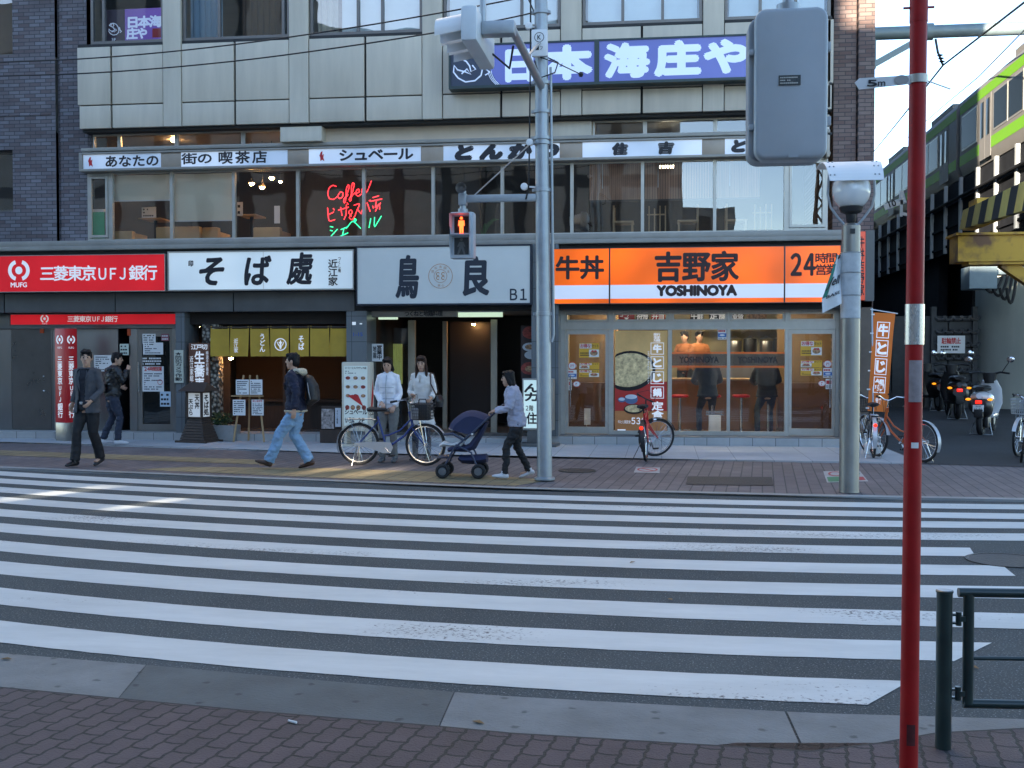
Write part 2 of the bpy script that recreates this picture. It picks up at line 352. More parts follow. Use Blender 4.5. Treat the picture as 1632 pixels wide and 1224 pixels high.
m_alud = M('bronze_frame', (.15, .14, .13), .4, .6, var=.1)
m_mould = M('sill_moulding', (.30, .28, .245), .5, .3, var=.15)
m_steel = M('stainless', (.34, .33, .31), .30, .9, var=.16, scale=1.5, stretch=(1, 1, .2))
m_fasc = M('grey_fascia', (.12, .12, .115), .42, .3, var=.15)
m_tileg = brickmat('grey_wall_tiles', (.13, .145, .155), (.16, .175, .18), (.05, .05, .05), .5, .5, .006, 'xz', .0, .15, rough=.3)
m_glass = glassmat('window_glass', (.95, .96, .95), .125, wob=.003)
m_glass3 = glassmat('upper_window_glass', (.85, .9, .92), .11, wob=.003)
m_shopg = glassmat('shop_glass', (.95, .96, .96), .085, wob=.003)
m_black = M('black', (.012, .012, .013), .5, var=0)
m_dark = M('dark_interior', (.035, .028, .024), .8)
m_brown = M('brown_interior', (.12, .065, .035), .7)
m_wood = M('pale_wood', (.42, .28, .14), .5, var=.2, scale=4, stretch=(1, 1, .2))
m_dwood = M('dark_wood', (.055, .035, .025), .6, var=.3, scale=5, stretch=(6, 6, .6))
m_white = M('white_paint', (.75, .75, .74), .45, var=.04)
m_paper = M('paper', (.78, .77, .74), .7, var=.03)
m_ink = M('ink_black', (.012, .013, .02), .5, var=0)
m_red = M('sign_red', (.55, .012, .018), .35, var=.03)
m_inkred = M('ink_red', (.55, .03, .03), .5, var=0)
m_galv = M('galvanised_steel', (.36, .39, .41), .42, .55, var=.14, scale=5)
m_rub = M('rubber', (.014, .014, .015), .75, var=.1)
m_chrome = M('chrome', (.70, .71, .72), .16, 1., var=.05)
m_cable = M('cable', (.012, .012, .014), .6, var=0)
m_cw = M('interior_wall_cream', (.46, .40, .29), .7)
# ---------------------------------------------------------------- ground
def flat(name, pts, z, mat):
    return struct(MB().quad(*[(p[0], p[1], z) for p in pts]).build(name, mat))
flat('ground', [(-900, -900), (900, -900), (900, 1500), (-900, 1500)], -.03, m_road)
flat('road', [(-120, -40), (120, -40), (120, 13.0), (4, 14.4), (-30, 21.2), (-120, 39)], 0, m_road)
kerb = [(-60, 25.6), (-12.5, 16.35), (-10, 15.91), (-5.68, 15.02), (-1.94, 14.3), (1.42, 14.05), (4.27, 13.99), (30, 13.4)]
flat('sidewalk', kerb + [(30, 30), (-60, 30)], .024, m_pave2)
k2 = [(x, y + .17) for x, y in kerb]
struct(MB().quad(*[(x, y, .028) for x, y in kerb + k2[::-1]]).quad(*[(x, y, .028) for x, y in kerb[::-1]], *[(x, y, -.03) for x, y in kerb]).build('kerb', m_conc))
ap = [(-30, 23.6), (-12.81, 20.38), (-8.51, 19.64), (-5.67, 18.98), (-2.22, 18.55), (.67, 18.5), (2.9, 18.45), (4.05, 18.3)]
a = MB(); a.quad(*[(x, y, .045) for x, y in ap + [(4.05, 21.5), (-30, 24)]])
a.quad(*[(x, y, .045) for x, y in ap[::-1]], *[(x, y, .0) for x, y in ap]); struct(a.build('pavement', m_apron))
flat('alley_road', [(4.12, 18.35), (7, 17.75), (30, 16), (30, 120), (4.12, 120)], .03, m_alley)
def gpoly(name, px, z, mat): return flat(name, [gp(x, y, z)[:2] for x, y in px], z, mat)
gpoly('tactile_path', [(-40, 716), (420, 733), (440, 741), (-40, 724)], .0285, m_tact)
gpoly('tactile_path', [(215, 748), (300, 744), (520, 746), (700, 752), (880, 765), (820, 774), (560, 763)], .0285, m_tact)
# crosswalk: ten painted bars, each measured across the road
nd = Vector((sin(R(7)), cos(R(7)))); ld_ = Vector((cos(R(7)), -sin(R(7))))
ends = {4: ((1545, 873), (1556, 888)), 5: ((1598, 902), (1621, 920)), 8: ((1584, 1028), (1520, 1054)), 9: ((1448, 1085), (1380, 1120))}
rb = random.Random(3)
Lp = [102, 125, 152, 183, 222, 267, 322, 388, 472, 577]; Mp = [175, 200, 232, 268, 311, 365, 428, 500, 596, 713]
Rp = [(1632, 804.5), (1632, 819), (1632, 832.7), (1632, 850.8), (1540, 873.4), (1600, 902), (1437, 932.7), (1437, 973.9), (1437, 1022.1), (1435, 1086)]
for i in range(10):
    c0 = 14.09 - .878 * i; c1 = c0 - .44
    def xr(c, px):   # where the bar's edge ends
        g = gp(*px); return g.x
    A, B_, C_ = gp(0, 700 + Lp[i]/1.99), gp(812, 700 + Mp[i]/1.99), gp(*Rp[i])      # three measured points of the far edge
    def yq(x): return A.y*(x-B_.x)*(x-C_.x)/((A.x-B_.x)*(A.x-C_.x)) + B_.y*(x-A.x)*(x-C_.x)/((B_.x-A.x)*(B_.x-C_.x)) + C_.y*(x-A.x)*(x-B_.x)/((C_.x-A.x)*(C_.x-B_.x))
    def ye(x):
        if x < A.x: d_ = (yq(A.x + .1) - yq(A.x)) / .1; return A.y + d_*(x - A.x)
        if x > C_.x: d_ = (yq(C_.x) - yq(C_.x - .1)) / .1; return C_.y + d_*(x - C_.x)
        return yq(x)
    def pt(c, x): return (x, ye(x) - (c0 - c + (.0 if c > c0 - .2 else -.0)) * 1.0)
    far, near = [], []
    xe0, xe1 = (xr(c0, ends[i][0]), xr(c1, ends[i][1])) if i in ends else (9 + .3*i, 9 + .3*i)
    n = 170
    for k in range(n + 1):
        t = k / n; j = rb.uniform(-.005, .005)
        far.append(pt(c0 + j*.8, -22 + (xe0 + 22) * t)); near.append(pt(c1 + rb.uniform(-.005, .005), -22 + (xe1 + 22) * t))
    b = MB(); vs = [(x, y, .004) for x, y in far + near]
    b.add(vs, [(k + n + 1, k + n + 2, k + 1, k) for k in range(n)])
    struct(b.build('road_marking', m_paint))
# near gutter slabs and near sidewalk
def gq(px): return [gp(x, y)[:2] for x, y in px]
nk = [(-12, 6.3), (-3.4, 5.39), (-1.97, 5.19), (-1.02, 5.09), (-.68, 5.04), (.65, 4.98), (.97, 5.13), (1.25, 5.3), (1.67, 5.42), (8, 5.5)]
gf = [(-12, 7.1), (-3.83, 6.07), (-2.84, 5.94), (-1.04, 5.67), (-.77, 5.64), (.72, 5.57), (1.72, 5.61), (8, 5.62)]
def between(pts, x):
    for (xa, ya), (xb, yb) in zip(pts, pts[1:]):
        if xa <= x <= xb: return ya + (yb - ya) * (x - xa) / (xb - xa)
def slab(xa, xb, xc, xd, mat):   # far edge xa..xb, near edge xc..xd
    f = [(xa + (xb-xa)*k/12) for k in range(13)]; nn = [(xc + (xd-xc)*k/12) for k in range(13)]
    return flat('kerb', [(x, between(gf, x)) for x in f] + [(x, between(nk, x) ) for x in nn[::-1]], .006, mat)
slab(-11, -2.87, -11, -2.72, m_gut); slab(-2.865, -1.06, -2.715, -1.03, m_gut2); slab(-1.055, .60, -1.025, .62, m_gut); slab(.612, 2.6, .632, 2.6, m_gut); slab(2.61, 7.5, 2.61, 7.5, m_gut)
a = MB(); a.quad(*[(x, y, .022) for x, y in nk[::-1] + [(-12, -8), (8, -8)]]); a.quad(*[(x, y, .022) for x, y in nk], *[(x, y, -.02) for x, y in nk[::-1]])
struct(a.build('near_sidewalk', m_pave))
k_ = MB(); k_.quad(*[(x, y + .007, .0226) for x, y in nk], *[(x, y - .009, .0226) for x, y in nk[::-1]]); struct(k_.build('kerb_line', m_joint))  # dark strip laid in as the shadow gap between kerb slabs and pavers
flat('near_ground', [(-120, -60), (120, -60), (120, -8), (-120, -8)], .01, m_gut2)
# ---------------------------------------------------------------- the commercial building
YP, YW, YS = 21.2, 21.55, 21.75          # cladding, second floor glazing, shopfront planes
bld = thing('commercial_building', 'mixed brick and pale panel commercial building with four shopfronts along the pavement', 'building', (-4, YW, 0))
bld_off = Matrix.Translation((4, -YW, 0))
def bp(mb, name, mat, parent=None, **k):
    o = mb.build(name, mat, parent or bld, **k)
    if not parent: o.matrix_parent_inverse = bld_off
    return o
XL, XR = -11.6, 3.83
# brick at the left with two windows and a slot, brick pier at the right
b = MB(); yb = 21.5
def wallholes(b, x0, x1, z0, z1, Y, holes, d=.25):
    """wall sheet with rectangular openings and reveals"""
    xs = sorted({x0, x1, *[h[0] for h in holes], *[h[2] for h in holes]}); zs = sorted({z0, z1, *[h[1] for h in holes], *[h[3] for h in holes]})
    xs = [x for x in xs if x0 <= x <= x1]; zs = [z for z in zs if z0 <= z <= z1]
    for xa, xb in zip(xs, xs[1:]):
        for za, zb in zip(zs, zs[1:]):
            if not any(h[0] - 1e-6 <= xa and xb <= h[2] + 1e-6 and h[1] - 1e-6 <= za and zb <= h[3] + 1e-6 for h in holes): b.rectf(xa, za, xb, zb, Y)
    for hx0, hz0, hx1, hz1 in holes:
        b.quad((hx0,Y,hz0),(hx0,Y+d,hz0),(hx0,Y+d,hz1),(hx0,Y,hz1)); b.quad((hx1,Y,hz0),(hx1,Y,hz1),(hx1,Y+d,hz1),(hx1,Y+d,hz0))
        b.quad((hx0,Y,hz1),(hx0,Y+d,hz1),(hx1,Y+d,hz1),(hx1,Y,hz1)); b.quad((hx0,Y,hz0),(hx1,Y,hz0),(hx1,Y+d,hz0),(hx0,Y+d,hz0))
lw1 = (-15.2, 4.67, fx(23, yb), 5.93); lw2 = (-15.2, 7.85, fx(25, yb), 9.4)
xg0, xg1 = fx(92, yb), fx(98, yb)
wallholes(b, -15.6, xg0, 3.98, 27.5, yb, [lw1, lw2]); b.box((xg0, yb + .1, 3.98), (xg1, yb + .3, 27.5)); b.rectf(xg1, 3.98, XL + .06, 6.2, yb + .04); b.rectf(xg1, 6.2, fx(141, yb), 27.5, yb + .04)
for z in (6.62,): b.box((-15.6, yb - .015, z), (xg0 - .12, yb + .02, z + .02))
bp(b, 'brick_wall', m_brick)
b = MB(); xr0, xr1, xr2 = fx(1326, yb), fx(1364, yb), fx(1386, yb)
b.box((xr0, yb, 3.95), (xr1 - .03, 27.9, 27.5)); b.box((xr1, yb - .08, .05), (XR + .02, 27.9, 27.5)); b.box((xr1 - .03, yb + .1, 3.95), (xr1, 27, 27.5))
bp(b, 'brick_pier', m_brickr)
for lw, mtt in ((lw1, m_dark), (lw2, m_brown)):
    b = MB(); b.box((lw[0], yb + .14, lw[1]), (lw[2], yb + .2, lw[1] + .06)).box((lw[0], yb + .14, lw[3] - .06), (lw[2], yb + .2, lw[3])).box((lw[2] - .06, yb + .14, lw[1]), (lw[2], yb + .2, lw[3]))
    wn = bp(b, 'window', m_alud); MB().rectf(*lw, yb + .17).build('pane', m_glass, wn)
    bp(MB().rectf(lw[0], lw[1], lw[2], lw[3], yb + .6), 'back_wall', mtt)
# cladding panels between piers
piers = [(260, 289), (461, 492), (673, 705), (893.5, 927), (1120, 1154)]
PX = [(fx(a_, YP, 120), fx(b_, YP, 120)) for a_, b_ in piers]; xe = fx(1325, YP, 120); xs0 = fx(122.5, YP, 120); xs1 = fx(126, YP, 190)
b = MB(); g = .011
edges = [xs0] + [v for p in PX for v in p] + [xe]
for k in range(0, len(edges), 2):
    xa, xb = edges[k], edges[k + 1]
    xm = fx(177, YP, 120) if k == 0 else fx(374, YP, 120) if k == 2 else fx(582, YP, 120) if k == 4 else (xa + xb) / 2
    for c0, c1 in ((xa + (.0 if k else 0), xm - g), (xm + g, xb)):
        b.rbox((c0 + g, YP, 6.725), (c1 - g, YP + .08, 7.86), .008); b.rbox((max(c0 + g, xs1 + g if k == 0 else -99), YP, 6.255), (c1 - g, YP + .08, 6.70), .008)
bp(b, 'panel_cladding', m_panel)
for xa, xb in PX: bp(MB().rbox((xa + .004, YP - .02, 6.25), (xb - .004, YP + .08, 27), .01), 'cladding_pier', m_pier)
bp(MB().box((xs0, YP + .02, 9.5), (xe, YP + .3, 27.5)), 'upper_cladding', m_panel)
b = MB(); b.box((xs1, YP + .085, 6.27), (xe, YP + .16, 7.9)); b.box((xs1 + .02, YP + .1, 6.20), (xe, YW + .2, 6.262)); b.box((xs0, YP + .05, 7.868), (xe, YP + .2, 7.93)); bp(b, 'cladding_backing', m_joint)
# third floor windows between the piers
def window(x0, z0, x1, z1, Y, ft, mats, panes=1, mull=None, glass=None, dep=.07):
    b = MB()
    b.box((x0, Y, z0), (x0 + ft, Y + dep, z1)).box((x1 - ft, Y, z0), (x1, Y + dep, z1)).box((x0 + ft, Y, z0), (x1 - ft, Y + dep, z0 + ft)).box((x0 + ft, Y, z1 - ft), (x1 - ft, Y + dep, z1))
    for k in mull or [x0 + (x1 - x0) * i / panes for i in range(1, panes)]: b.box((k - ft/2, Y - .004, z0 + ft), (k + ft/2, Y + dep - .004, z1 - ft))
    o = bp(b, 'window', mats); MB().rectf(x0 + ft, z0 + ft, x1 - ft, z1 - ft, Y + dep/2).build('pane', glass or m_glass, o)
    return o
zs3 = 7.935
xw0 = fx(145, YP + .1, 50)
rects3 = [(xw0, PX[0][0], [fx(166, YP + .1, 40)])] + [(PX[k][1], PX[k+1][0], None) for k in range(4)] + [(PX[4][1], xe, None)]
for k, (xa, xb, ml) in enumerate(rects3):
    ml = ml or ([fx(350, YP + .1, 30), fx(452, YP + .1, 30)] if k == 1 else [fx(497, YP, 30) + .9, fx(608, YP, 30)] if k == 2 else [xa + (xb - xa) * .34, xa + (xb-xa) * .67])
    window(xa + .01, zs3, xb - .01, 9.45, YP + .07, .055, m_alud, mull=ml, glass=m_glass3)
bc = M('blue_curtain', (.33, .43, .52), .8, var=.15, scale=1, stretch=(9, 1, .2)); bl = M('pale_blind', (.78, .82, .82), .8, var=.05)
def curtain(x0, x1, z0, z1, Y, mat, amp=.03, per=.12):
    n = int((x1 - x0) / per * 4); b = MB()
    for k in range(n):
        xa, xb = x0 + (x1-x0)*k/n, x0 + (x1-x0)*(k+1)/n; ya, yb_ = Y + amp*sin(k*pi/2), Y + amp*sin((k+1)*pi/2)
        b.quad((xa, ya, z0), (xb, yb_, z0), (xb, yb_, z1), (xa, ya, z1))
    return b.build('curtain', mat, sharp=80)
tag(curtain(PX[0][1] + .08, PX[0][1] + .75, zs3, 9.4, YP + .28, bc), 'blue gathered curtain in the third floor window right of the small purple sign', 'curtain')
tag(curtain(PX[0][1] + 1.15, PX[1][0] - .25, zs3, 9.4, YP + .3, M('brown_curtain', (.16, .10, .07), .8)), 'brown gathered curtain in the third floor window beside the blue curtain', 'curtain')
cream = M('cream_curtain', (.55, .50, .40), .8)
tag(curtain(PX[1][1] + .1, PX[1][1] + .5, zs3, 9.4, YP + .3, cream), 'cream curtain at the left edge of the wide third floor window over the coffee neon', 'curtain')
bls = ['white roller blind in the third floor window straight above the neon lettering', 'white roller blind in the third floor window over the fish emblem', 'white roller blind in the third floor window above the middle of the blue fish sign', 'white roller blind in the third floor window beside the grey signal housing']
for k, lab in zip((2, 3, 4, 5), bls):
    xa, xb, _ = rects3[k]
    o = MB().box((xa + (.6 if k == 2 else .1), YP + .25, zs3 + .01), (xb - .1, YP + .26, 9.44)).build('roller_blind', bl); tag(o, lab, 'blind', 'third floor roller blinds')  # white sheets added to stand in for pale sky in the glass
# floor slabs, back wall, side wall, rooms
for a_, b_ in (((-15.6, YW + .25, 3.0), (XR - .2, 27.8, 3.9)), ((-15.6, YW + .2, 6.30), (XR - .2, 27.8, 7.84)), ((-15.6, YP + .35, 9.5), (XR - .2, 27.8, 9.8)), ((-15.6, YP + .4, 27.3), (XR, 28, 27.5))): bp(MB().box(a_, b_), 'floor_slab', m_mould)
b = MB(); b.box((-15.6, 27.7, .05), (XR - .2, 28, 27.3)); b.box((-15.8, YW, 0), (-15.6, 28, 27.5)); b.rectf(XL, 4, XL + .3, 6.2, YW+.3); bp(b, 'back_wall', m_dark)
# ---------------------------------------------------------------- second floor band
def part(root, mb, name, mat, parent=None, **k):
    """a part of a placed thing, its mesh given in world coordinates"""
    o = mb.build(name, mat, parent or root, **k)
    if not parent: o.matrix_parent_inverse = (Matrix.Translation(root.location) @ root.rotation_euler.to_matrix().to_4x4()).inverted()
    return o
ZW0, ZW1 = 4.055, 5.42
mx = [133, 178, 274, 373, 475, 580, 690.5, 800.5, 911.5, 1024, 1139, 1252, 1320]
MX = [fx(p, YW, 330) for p in mx]; MX[0] = XL + .03
b = MB()                                   # sill mouldings and lintel frame
x0, x1 = XL - .02, 3.06
b.rbox((-15.6, YW - .22, 3.93), (XR - .25, YW + .2, 4.045), .012); b.rbox((-15.6, YW - .32, 3.845), (XR - .25, YW + .2, 3.925), .012)
b.rbox((x0, YW - .24, 5.425), (x1, YW + .15, 5.475), .01); b.rbox((x0, YW - .24, 5.765), (x1, YW + .15, 5.80), .008); b.rbox((x0, YW - .16, 5.835), (x1, YW + .15, 5.905), .01); b.box((x0, YW - .10, 5.80), (x1, YW + .15, 5.835))
b.rbox((x0, YW - .24, 5.475), (x0 + .07, YW + .15, 5.765), .006)
bp(b, 'sill_moulding', m_mould)
for k in range(12):                        # glazing bays, the first and the last narrow casements
    xa, xb = MX[k], MX[k + 1]
    if k in (0, 11):
        o = window(xa + .012, ZW0, xb - .012, ZW1 - .005, YW - .02, .05, m_alu); b = MB(); i = .065
        b.box((xa+i, YW-.05, ZW0+i), (xa+i+.045, YW, ZW1-i)).box((xb-i-.045, YW-.05, ZW0+i), (xb-i, YW, ZW1-i)).box((xa+i+.045, YW-.05, ZW0+i), (xb-i-.045, YW, ZW0+i+.05)).box((xa+i+.045, YW-.05, ZW1-i-.05), (xb-i-.045, YW, ZW1-i))
        b.build('sash', m_alu, o)
    else:
        b = MB(); b.box((xa - .03, YW - .03, ZW0), (xa + .03, YW + .06, ZW1)); b.box((xa + .03, YW - .01, ZW0), (xb - .03, YW + .05, ZW0 + .03)).box((xa + .03, YW - .01, ZW1 - .03), (xb - .03, YW + .05, ZW1))
        if k == 10: b.box((xb - .03, YW - .03, ZW0), (xb + .02, YW + .06, ZW1))
        o = bp(b, 'window', m_alu); MB().rectf(xa + .03, ZW0 + .03, xb - .03, ZW1 - .03, YW + .02).build('pane', m_glass, o)
# clerestory strip, left and right of the beige beam
def clere(px, Y=YW):
    z0, z1 = 5.905, 6.2
    for pa, pb in zip(px, px[1:]):
        xa, xb = fx(pa, Y, 230), fx(pb, Y, 230)
        window(xa, z0, xb - .004, z1, Y, .035, m_alu, glass=m_glass)
clere([148, 190, 281, 387, 450]); clere([945, 1028, 1140, 1256, 1322])
b = MB(); b.rectf(fx(450, YW), 5.905, fx(945, YW), 6.2, YW + .03); bp(b, 'beige_wall', m_beige)
bp(MB().rbox((fx(447, YP + .1, 215), YP + .08, 5.91), (fx(513, YP + .1, 215), YW + .02, 6.195), .01), 'beam_end', m_pier); b = MB().rbox((fx(880, YP + .3, 205), YP + .28, 5.91), (fx(943, YP + .3, 205), YW + .02, 6.195), .01); bp(b, 'beam_end', m_pier)
bp(MB().box((XL + .0, YW + .02, 5.91), (fx(148, YW), YW + .05, 6.2)), 'corner_post', m_brick)
# the sign strip: six backlit panels between bronze spandrels
m_lsign = lightbox('white_lightbox', (.66, .73, .82), .045, .6, 1.2)
m_warm = lightbox('warm_lightbox', (.95, .80, .70), .16, .5, 1.2)
spand = [(256.5, 288.5), (458.5, 492), (671, 706.5), (892, 928), (1119, 1155)]
m_span = M('bronze_spandrel', (.36, .295, .23), .45, .3)
SP = [(fx(a_, YW - .2, 245), fx(b_, YW - .2, 245)) for a_, b_ in spand]
for xa, xb in SP: bp(MB().rbox((xa, YW - .2, 5.475), (xb, YW + .1, 5.765), .008), 'spandrel_panel', m_span)
m_bird = M('emblem_red', (.50, .02, .03), .5, var=0)
def redbird(b, x, z, h, Y):
    b.prism([(x-.05*h/.2, z+.02), (x-.02, z+h*.45), (x+.012, z+h*.5), (x+.005, z+h*.12), (x+.04, z+h*.25), (x+.028, z-h*.1), (x+.05, z-h*.48), (x+.005, z-h*.3), (x-.03, z-h*.45), (x-.035, z-h*.1)], Y-.004, Y)
    return b
spans = [(x0 + .075, SP[0][0])] + [(SP[i][1], SP[i+1][0]) for i in range(4)] + [(SP[4][1], x1 - .02)]
YL = YW - .19
def px2x(*p): return [fx(q, YL - .02, 245) for q in p]
lsl = ['narrow backlit window sign with a red bird and hiragana, leftmost of the strip', 'backlit window sign strip advertising the coffee shop, with a warm bright middle', 'backlit window sign with a red bird and five bold katakana above the neon lettering', 'backlit window sign in brush hiragana crossed by the steel pole', 'backlit window sign with two spaced brush kanji right of the steel pole', 'backlit window sign half hidden behind the hanging grey signal housing']
for i, (xa, xb) in enumerate(spans):
    t = thing('strip_sign', lsl[i], 'sign', ((xa+xb)/2, YL, 5.475), 0, 'sign strip over the second floor windows')
    part(t, MB().box((xa + .004, YL - .015, 5.478), (xb - .004, YL + .12, 5.762)), 'light_panel', m_lsign)
    b = MB(); Y = YL - .019
    if i == 0:
        q = px2x(168, 252); b.row('あなたの', q[0], 5.505, q[1], 5.72, Y, .032, .2)
    if i == 1:
        q = px2x(291, 337, 349, 424); b.row('街の', q[0], 5.53, q[1], 5.73, Y, .032, .15); b.row('喫茶店', q[2], 5.52, q[3], 5.74, Y, .03, .35)
    if i == 2:
        q = px2x(541, 657); b.row('シュベール', q[0], 5.515, q[1], 5.735, Y, .04, .12)
    if i == 3:
        q = px2x(722, 886); b.row('とんかつ', q[0], 5.485, q[1], 5.76, Y, .12, .5, .2)
    if i == 4:
        q = px2x(975, 1075); b.text('住', q[0], 5.50, q[0] + .31, 5.745, Y, .09, .1); b.text('吉', q[1] - .31, 5.50, q[1], 5.745, Y, .09, .1)
    if i == 5:
        q = px2x(1165, 1190, 1215, 1240); b.text('と', q[0], 5.50, q[1], 5.745, Y, .10, .2); b.text('ん', q[2], 5.50, q[3], 5.745, Y, .10, .2)
    part(t, b, 'lettering', m_ink)
    if i in (0, 2):
        e = MB(); redbird(e, px2x(144 if i == 0 else 513)[0], 5.615, .2, YL - .016); part(t, e, 'emblem', m_bird)
# ---------------------------------------------------------------- the big blue sign with the fish
m_blue = lightbox('blue_lightbox', (.07, .095, .31), .14, .12, .8); m_navy = M('navy_sheet', (.035, .05, .085), .4, var=.05)
m_letw = lightbox('white_letter', (.60, .72, .92), .075, .05); m_gsteel = M('dark_green_steel', (.035, .055, .055), .45, .3)
Yb = YP - .32
xa, z0, xb, z1 = rc(715, 57, 1200, 138, Yb); z0, z1 = 6.735, 7.56
t = thing('fish_restaurant_sign', 'big blue signboard with white kanji and a white outlined fish across the third floor', 'sign', ((xa+xb)/2, Yb, z0))
xm = fx(951, Yb, 90); xr_ = fx(1250, Yb, 90); b = MB()
b.box((xa, Yb, z0), (xr_, YP - .03, z0 + .05)).box((xa, Yb, z1 - .03), (xr_, YP - .03, z1)).box((xa, Yb, z0 + .05), (xa + .035, YP - .03, z1 - .03)).box((xm - .045, Yb, z0 + .05), (xm + .045, YP - .03, z1 - .03)).box((xr_ - .04, Yb, z0 + .05), (xr_, YP - .03, z1 - .03))
part(t, b, 'frame', m_gsteel)
xc = fx(775, Yb, 90)
b = MB(); n = 14; cur = [(xc + .28 - .36 * (k/n)**.6 + .0, z0 + .05 + (z1 - .08 - z0) * k / n) for k in range(n + 1)]
b.quad(*[(x, Yb + .03, z) for x, z in [(xa + .035, z0 + .05)] + cur + [(xa + .035, z1 - .03)]]); part(t, b, 'dark_panel', m_navy)
b = MB(); b.quad(*[(x, Yb + .03, z) for x, z in [(xm - .045, z0 + .05), (xm - .045, z1 - .03)] + cur[::-1]]); b.rectf(xm + .045, z0 + .05, xr_ - .04, z1 - .03, Yb + .03); part(t, b, 'light_panel', m_blue)
b = MB(); Yt = Yb + .026
q = [fx(p, Yb, 90) for p in (802, 848, 862, 945, 962, 1036, 1042, 1118, 1121, 1193)]
b.text('日', q[0] + .03, z0 + .09, q[1] + .02, z1 - .12, Yt, .06); b.text('本', q[2], z0 + .1, q[3], z1 - .07, Yt, .06); b.text('海', q[4], z0 + .1, q[5], z1 - .07, Yt, .05)
b.text('庄', q[6], z0 + .1, q[7], z1 - .06, Yt, .06); b.text('や', q[8], z0 + .12, q[9], z1 - .07, Yt, .06); part(t, b, 'lettering', m_letw)
def fish(b, cx, cz, s, Y, r):
    P = lambda *pp: [(cx + s*x, Y, cz + s*z) for x, z in pp]
    b.tube(P((-.42,.30),(-.30,.44),(-.05,.46),(.18,.36),(.34,.12),(.40,-.10),(.36,-.30),(.18,-.45),(-.10,-.48),(-.32,-.36),(-.46,-.18),(-.44,.02),(-.34,-.12),(-.12,-.18),(.06,-.26),(-.06,-.10),(-.22,-.24)), r, 6)
    b.tube(P((-.42,.30),(-.26,.22),(-.08,.12),(.02,-.02),(.06,-.18),(.2,-.12),(.1,.0)), r, 6)
    b.tube(P((-.10,.42),(-.02,.30),(-.10,.2)), r, 6); b.tube(P((.44,.12),(.5,-.12),(.62,-.22),(.48,-.3)), r, 6)
    b.torus((cx - .26*s, Y, cz + .34*s), .035*s, r*.8, (0, 1, 0), 10, 5); return b
b = MB(); fish(b, fx(747, Yb, 92), (z0 + z1)/2 + .02, .64, Yt, .014)
for k in range(3): b.tube([(xc + .03 + k*.03 + .05*tt*tt*3, Yt, z0 + .32 - .26*tt) for tt in (0, .25, .5, .75, 1)], .006, 5)
part(t, b, 'fish_emblem', m_letw)
# small sign of the same restaurant in the third floor window
Yq = YP + .22; xa, z0, xb, z1 = rc(168, 14, 258, 66, Yq)
t = thing('window_sign', 'small purple and navy restaurant sign with a white fish inside the third floor corner window', 'sign', (xa, Yq, z0))
x_m = fx(199, Yq, 40); part(t, MB().box((xa, Yq, z0), (x_m, Yq + .03, z1)), 'dark_panel', M('maroon_panel', (.06, .03, .06), .4)); part(t, MB().box((x_m + .002, Yq, z0), (xb, Yq + .03, z1)), 'light_panel', lightbox('purple_lightbox', (.14, .07, .36), .10))
b = MB(); b.row('日本海', x_m + .05, z0 + .27, xb - .01, z0 + .48, Yq - .004, .05, .05); b.row('庄や', x_m + .05, z0 + .05, x_m + .46, z0 + .25, Yq - .004, .05, .05); b.text('3F', xa + .13, z0 + .02, xa + .22, z0 + .08, Yq - .004); part(t, b, 'lettering', m_letw)
b = MB(); b.rectf(xb - .2, z0 + .06, xb - .02, z0 + .24, Yq - .004); part(t, b, 'red_stamp', m_inkred)
b = MB(); fish(b, xa + .19, z0 + .26, .25, Yq - .006, .008); part(t, b, 'fish_emblem', m_letw)
# ---------------------------------------------------------------- second floor rooms: coffee shop left, pork cutlet restaurant right
xp_ = fx(700, YW, 330)
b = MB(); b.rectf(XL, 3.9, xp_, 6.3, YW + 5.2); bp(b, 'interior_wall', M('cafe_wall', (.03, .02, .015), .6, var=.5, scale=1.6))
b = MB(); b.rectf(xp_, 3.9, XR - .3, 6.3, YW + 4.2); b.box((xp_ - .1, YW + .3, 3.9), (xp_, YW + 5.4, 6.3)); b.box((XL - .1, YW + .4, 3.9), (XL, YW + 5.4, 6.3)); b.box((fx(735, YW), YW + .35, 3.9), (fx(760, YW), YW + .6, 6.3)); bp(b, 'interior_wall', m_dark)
m_lamp = M('lamp_warm', (1, .55, .2), .5, var=0, emit=60, ecol=(1, .52, .18)); m_lampw = M('lamp_white', (1, .9, .7), .5, var=0, emit=18, ecol=(1, .86, .62))
plabels = {}
def pendant(px, py, Y, r, label, ceil, mat=None, cat='lamp'):
    p = fp(px, py, Y); t = thing('pendant_lamp', label, cat, p, 0, 'lit lamps inside the building')
    part(t, MB().ball(p, r, 12, 8), 'bulb', mat or m_lamp); part(t, MB().lathe([(r*1.7, -.01), (r*.7, r*1.0), (.02, r*1.4)], p + Vector((0, 0, .01)), 14), 'shade', m_dwood)
    part(t, MB().cyl(p + Vector((0, 0, r*1.3)), (p.x, p.y, ceil), .008, 6), 'cord', m_cable)
pendant(277, 222, YW + 1.2, .065, 'glowing lamp seen through the narrow window above the coffee shop sign', 6.3)
for px_, py_, Y_, lb in ((433, 283, 1.6, 'highest glowing lamp of the three in the coffee shop window'), (401, 292, 1.6, 'leftmost glowing lamp of the three in the coffee shop window'), (418, 298, 1.6, 'lowest glowing lamp of the three in the coffee shop window')):
    pendant(px_, py_, YW + Y_, .05, lb, 6.3)
pendant(447, 289, YW + 3.0, .035, 'tiny glowing lamp to the right of the three bright coffee shop lamps', 6.3)
m_shade, N, L, P = newmat('roller_shade'); N.remove(P); d_ = N.new('ShaderNodeBsdfDiffuse'); d_.inputs[0].default_value = (.86, .83, .68, 1); e_ = N.new('ShaderNodeBsdfTranslucent'); e_.inputs[0].default_value = (.78, .66, .42, 1); x_ = N.new('ShaderNodeMixShader'); x_.inputs[0].default_value = .14
